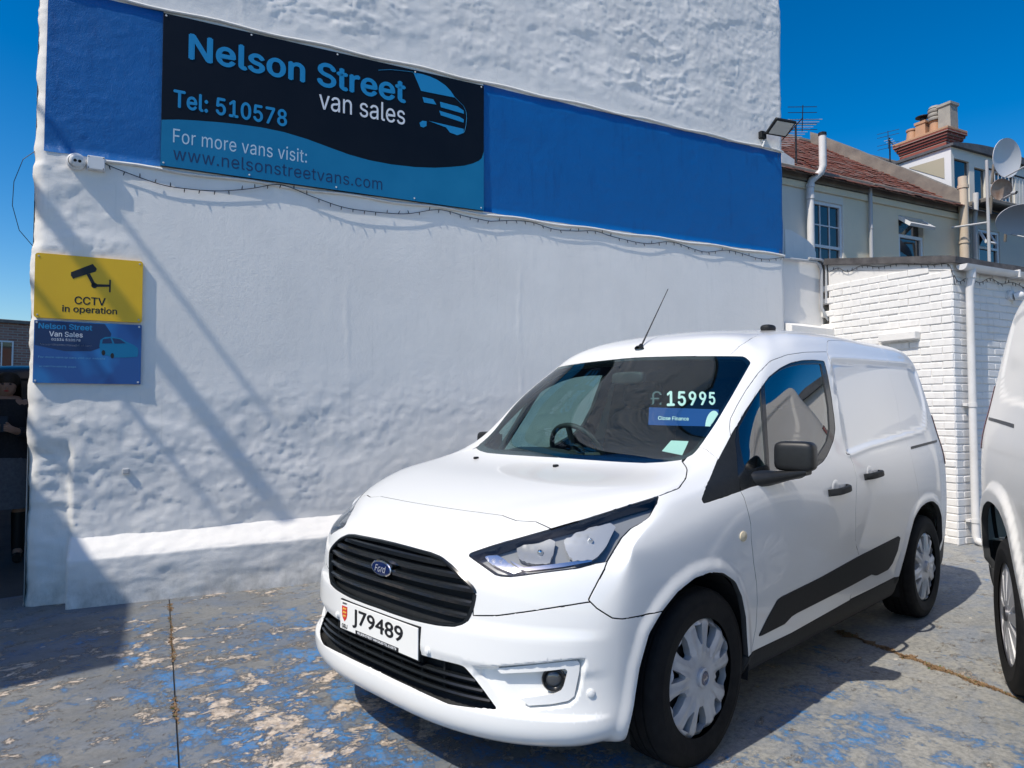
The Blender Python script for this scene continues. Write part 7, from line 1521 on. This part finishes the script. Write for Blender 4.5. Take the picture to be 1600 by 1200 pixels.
# ---- person standing by the corner of the wall, looking at a phone
M['skin'] = speckle('skin', (.42, .24, .17), (.36, .20, .14), 20, .5); M['hair'] = speckle('dark_hair', (.020, .012, .008), (.04, .025, .016), 60, .6)
M['coat_dark'] = speckle('dark_knit', (.018, .017, .020), (.028, .026, .03), 60, .9); M['skirt_grey'] = speckle('grey_skirt', (.10, .10, .115), (.14, .14, .155), 40, .9); M['boot'] = mat('dark_boot', (.012, .010, .010), .5)
def skin_mesh(joints, edges, radii, root=0, sub=2):
    me = bpy.data.meshes.new('sk'); me.from_pydata(joints, edges, []); ob = bpy.data.objects.new('sk', me); COL.objects.link(ob)
    md = ob.modifiers.new('s', 'SKIN'); sm = ob.modifiers.new('d', 'SUBSURF'); sm.levels = sub; sm.render_levels = sub
    if not me.skin_vertices: me.attributes  # created with the modifier
    for i, r_ in enumerate(radii):
        d = me.skin_vertices[0].data[i]; d.radius = (r_, r_) if not isinstance(r_, tuple) else r_; d.use_root = (i == root)
    dg = bpy.context.evaluated_depsgraph_get(); dg.update(); m2 = ob.evaluated_get(dg).to_mesh(); v = [tuple(x.co) for x in m2.vertices]; f = [tuple(p.vertices) for p in m2.polygons]
    ob.evaluated_get(dg).to_mesh_clear(); bpy.data.objects.remove(ob); return v, f
def person():
    t = thing('person', 'person in dark top and grey skirt holding a phone beside the wall end', 'person', (1.235, -5.2, 0), R(75))   # faces +x of its own frame
    J = [(0, 0, .93), (0, 0, 1.10), (0, 0, 1.28), (.01, 0, 1.38), (.02, 0, 1.43), (.03, 0, 1.49), (.035, 0, 1.56)]; Rr = [.135, .115, .125, .085, .050, .074, .068]; E = [(0, 1), (1, 2), (2, 3), (3, 4), (4, 5), (5, 6)]
    def ch(pts, rr_, at):
        k = at
        for p, r_ in zip(pts, rr_): J.append(p); Rr.append(r_); E.append((k, len(J)-1)); k = len(J)-1
        return k
    for s_ in (1, -1):
        ch([(0, s_*.09, .86), (.01, s_*.10, .50), (0, s_*.10, .09), (.10, s_*.11, .04)], [.085, .058, .042, .036], 0)
        w = ch([(0, s_*.16, 1.34), (.03, s_*.20, 1.10), (.22, s_*.10, 1.12), (.27, s_*.055, 1.145)], [.055, .043, .033, .030], 3)
        hx, hy, hz = .27, s_*.055, 1.145
        for k, (dx, dz, ln) in enumerate(((.02, .030, .050), (.028, .015, .056), (.028, .0, .054), (.022, -.014, .044))): ch([(hx+dx+.008, hy-s_*.018, hz+dz), (hx+dx+.012, hy-s_*.045, hz+dz+.006)], [.0095, .008], w)
        ch([(hx+.0, hy-s_*.012, hz+.040), (hx+.015, hy-s_*.03, hz+.058)], [.0105, .009], w)
    v, f = skin_mesh(J, E, Rr); o = obj('body', v, f, M['skin'], t); shade(o, 80)
    # face
    for s_ in (1, -1): V, F = super_ellipsoid((.103, s_*.028, 1.530), (.007, .011, .007), 1., 10, 6); obj('eye', V, F, M['ink'], o)
    V, F = super_ellipsoid((.112, 0, 1.505), (.013, .010, .020), 1., 10, 6); obj('nose', V, F, M['skin'], o)
    V, F = super_ellipsoid((.100, 0, 1.470), (.007, .020, .006), 1., 10, 6); obj('mouth', V, F, M['red_ink'], o)
    # hair: cap and long back
    V, F = super_ellipsoid((-.012, 0, 1.562), (.092, .090, .086), 1., 20, 12); o2 = obj('hair', V, F, M['hair'], t); shade(o2, 80)
    V = []; F = []; n = 12
    for i, (z, w, y) in enumerate(((1.56, .088, -.02), (1.48, .095, -.03), (1.40, .10, -.04), (1.30, .09, -.05), (1.22, .06, -.06))):
        for k in range(n): a = R(70)+R(220)*k/(n-1); V.append((y+w*.95*math.cos(a), w*1.05*math.sin(a), z))
    for i in range(4):
        for k in range(n-1): F.append((i*n+k, i*n+k+1, (i+1)*n+k+1, (i+1)*n+k))
    shade(obj('hair_lengths', V, F, M['hair'], t), 80)
    # clothes follow the body
    def tube_cloth(nm, prof, m_, n=24):
        V = []; F = []
        for z, a, b, x in prof:
            for k in range(n): an = 2*math.pi*k/n; V.append((x+a*math.cos(an), b*math.sin(an)*(1+.02*math.sin(5*an+z*9)), z))
        for i in range(len(prof)-1):
            for k in range(n): F.append((i*n+k, i*n+(k+1) % n, (i+1)*n+(k+1) % n, (i+1)*n+k))
        shade(obj(nm, V, F, m_, t), 60)
    tube_cloth('top', [(.88, .150, .185, 0), (1.0, .138, .170, 0), (1.12, .130, .160, 0), (1.25, .135, .172, 0), (1.34, .110, .170, 0), (1.40, .075, .090, .01)], M['coat_dark'])
    tube_cloth('skirt', [(.46, .190, .225, 0), (.60, .180, .215, 0), (.78, .165, .200, 0), (.92, .145, .178, 0), (.98, .136, .168, 0)], M['skirt_grey'])
    for s_ in (1, -1):
        MB().tube([(0, s_*.15, 1.35), (.015, s_*.185, 1.22), (.03, s_*.20, 1.10), (.12, s_*.155, 1.105), (.22, s_*.10, 1.12)], [.064, .058, .053, .046, .040], 12).build('sleeve', M['coat_dark'], t, smooth=60)
        MB().tube([(.01, s_*.10, .42), (0, s_*.10, .12), (.02, s_*.105, .05), (.14, s_*.11, .035)], [.055, .050, .045, .036], 12).build('boot', M['boot'], t, smooth=60)
    ph = thing('phone', 'dark phone held up in front of the chest by the person', 'phone', (0, 0, 0)); ph.location = t.matrix_basis @ Vector((.30, 0, 1.12)); ph.rotation_euler = (0, R(-25), R(75))
    MB().bbox(-.005, .005, -.036, .036, 0, .145, .003).build('case', M['ink'], ph); MB().box(-.0062, -.0052, -.032, .032, .006, .139).build('screen', mat('phone_screen', (.05, .06, .07), .1), ph)
person()
# ---- brick house far off at the left edge
def far_house():
    t = thing('brick_house', 'brown brick house with white window far off left of the wall', 'house', (-4.0, -46.0, -.3), R(0)); y0 = 0
    facade(t, 0, -6, 6, 6.6, [(-.15, .95, 4.0, 5.55), (-4, -2.9, 4.0, 5.55), (3, 4.1, 4.0, 5.55), (-.15, .95, 1, 2.6)], M['brick_far'])
    for o in t.children: o.rotation_euler = (0, 0, math.pi)
    for a, z in ((-.95, 4.0), (2.9, 4.0), (-4.1, 4.0), (-.95, 1.)):
        f = MB(); f.box(a, a+.08, -.07, .02, z, z+1.55); f.box(a+1.02, a+1.10, -.07, .02, z, z+1.55); f.box(a+.08, a+1.02, -.07, .02, z, z+.08); f.box(a+.08, a+1.02, -.07, .02, z+1.47, z+1.55); f.box(a+.52, a+.58, -.06, .015, z+.08, z+1.47); w = f.build('window', M['upvc'], t); MB().box(a+.08, a+1.02, -.05, -.04, z+.08, z+1.47).build('pane', M['dark_pane'], w); MB().bbox(a-.05, a+1.15, -.05, .08, z-.12, z-.001, .01).build('sill', M['stone_grey'], w)
    MB().bbox(-6.1, 6.1, -.05, .18, 6.55, 6.75, .02).build('parapet', M['stone_grey'], t); MB().box(-6, 6, -6, -.1, 0, 6.5).build('rear_block', M['brick_far'], t)
    MB().box(-6, 6, -.02, .06, 2.9, 3.1).build('string_course', M['stone_grey'], t)
    mb = MB(); mb.box(1.1, 2.6, -2.2, -1.4, 6.5, 7.6); mb.build('chimney', M['brick_red'], t)
    for k in range(4): MB().lathe([(.14, 0), (.11, .4), (.13, .42)], 12, Matrix.Translation((1.3+k*.36, -1.8, 7.6))).build('chimney_pot', M['terracotta'], t, smooth=40)
    for x, h_ in ((1.5, 2.6), (.0, 1.6)): MB().tube([(x, -1.7, 6.6), (x, -1.7, 6.7+h_)], .04, 6).build('mast', M['ink'], t)
M['brick_far'] = mat('brown_brick', (.25, .17, .13), .9); _t = NT(M['brick_far']); _b = _t.n('ShaderNodeTexBrick', Scale=1.); _b.inputs['Color1'].default_value = (.24, .12, .09, 1); _b.inputs['Color2'].default_value = (.34, .19, .15, 1); _b.inputs['Mortar'].default_value = (.34, .30, .26, 1)
_b.inputs['Brick Width'].default_value = .45; _b.inputs['Row Height'].default_value = .15; _b.inputs['Mortar Size'].default_value = .02; _mp = _t.n('ShaderNodeMapping'); _mp.inputs['Rotation'].default_value = (R(90), 0, 0); _t.l(_t.coord(), _mp.inputs[0]); _t.l(_mp.outputs[0], _b.inputs['Vector']); _t.col(_b.outputs['Color'])
far_house()
# ------------------------------------------------------------------ dry weeds in the joints of the yard
M['weed_brown'] = speckle('dry_moss', (.16, .095, .05), (.30, .20, .11), 60, .95); M['weed_green'] = mat('green_weed', (.07, .14, .03), .8)
def weeds(name, label, A, B, t0, t1, n, wid, hgt, seed, green=.06, gaps=None):
    rnd = random.Random(seed); g = {0: ([], []), 1: ([], [])}; A = Vector((*A, 0)); B = Vector((*B, 0)); d = (B-A); perp = Vector((-d.y, d.x, 0)).normalized()
    for k in range(n):
        u = rnd.uniform(t0, t1)
        if gaps and vnoise(np.array([u*gaps]), np.array([.5]), seed)[0] < .5: continue
        am = .25+1.5*float(vnoise(np.array([u*23.]), np.array([2.5]), seed+5)[0])**1.6; p = A+d*u+perp*rnd.gauss(.006*math.sin(u*31), wid*am)+Vector((0, 0, .004)); hh = hgt*rnd.uniform(.3, 1.)*(.5+.6*am); V, F = g[1 if rnd.random() < green else 0]
        for q in range(3):
            a = rnd.uniform(0, 6.28); l = rnd.uniform(.5, 1.)*hh; dx = Vector((math.cos(a), math.sin(a), 0)); w = Vector((-dx.y, dx.x, 0))*hh*.28; i = len(V)
            V += [tuple(p-w), tuple(p+w), tuple(p+dx*l*.7+w*.6+Vector((0, 0, l*.55))), tuple(p+dx*l*.9+Vector((0, 0, l*.35)))]; F.append((i, i+1, i+2, i+3))
    for k, (V, F) in g.items():
        if F: tag(obj(name if k == 0 else 'green_weeds', V, F, M['weed_brown'] if k == 0 else M['weed_green']), label if k == 0 else label.replace('dry brown', 'small green'), 'weeds', None, 'stuff')
weeds('weeds', 'dry brown moss and weeds filling the yard joint right of the van', JR[0], JR[1], -.1, 1.5, 5200, .013, .014, 3, .03)
weeds('weeds', 'dry brown weeds scattered along the yard joint left of the van', JL[0], JL[1], 0., 1.05, 900, .006, .013, 5, .05, 9.)
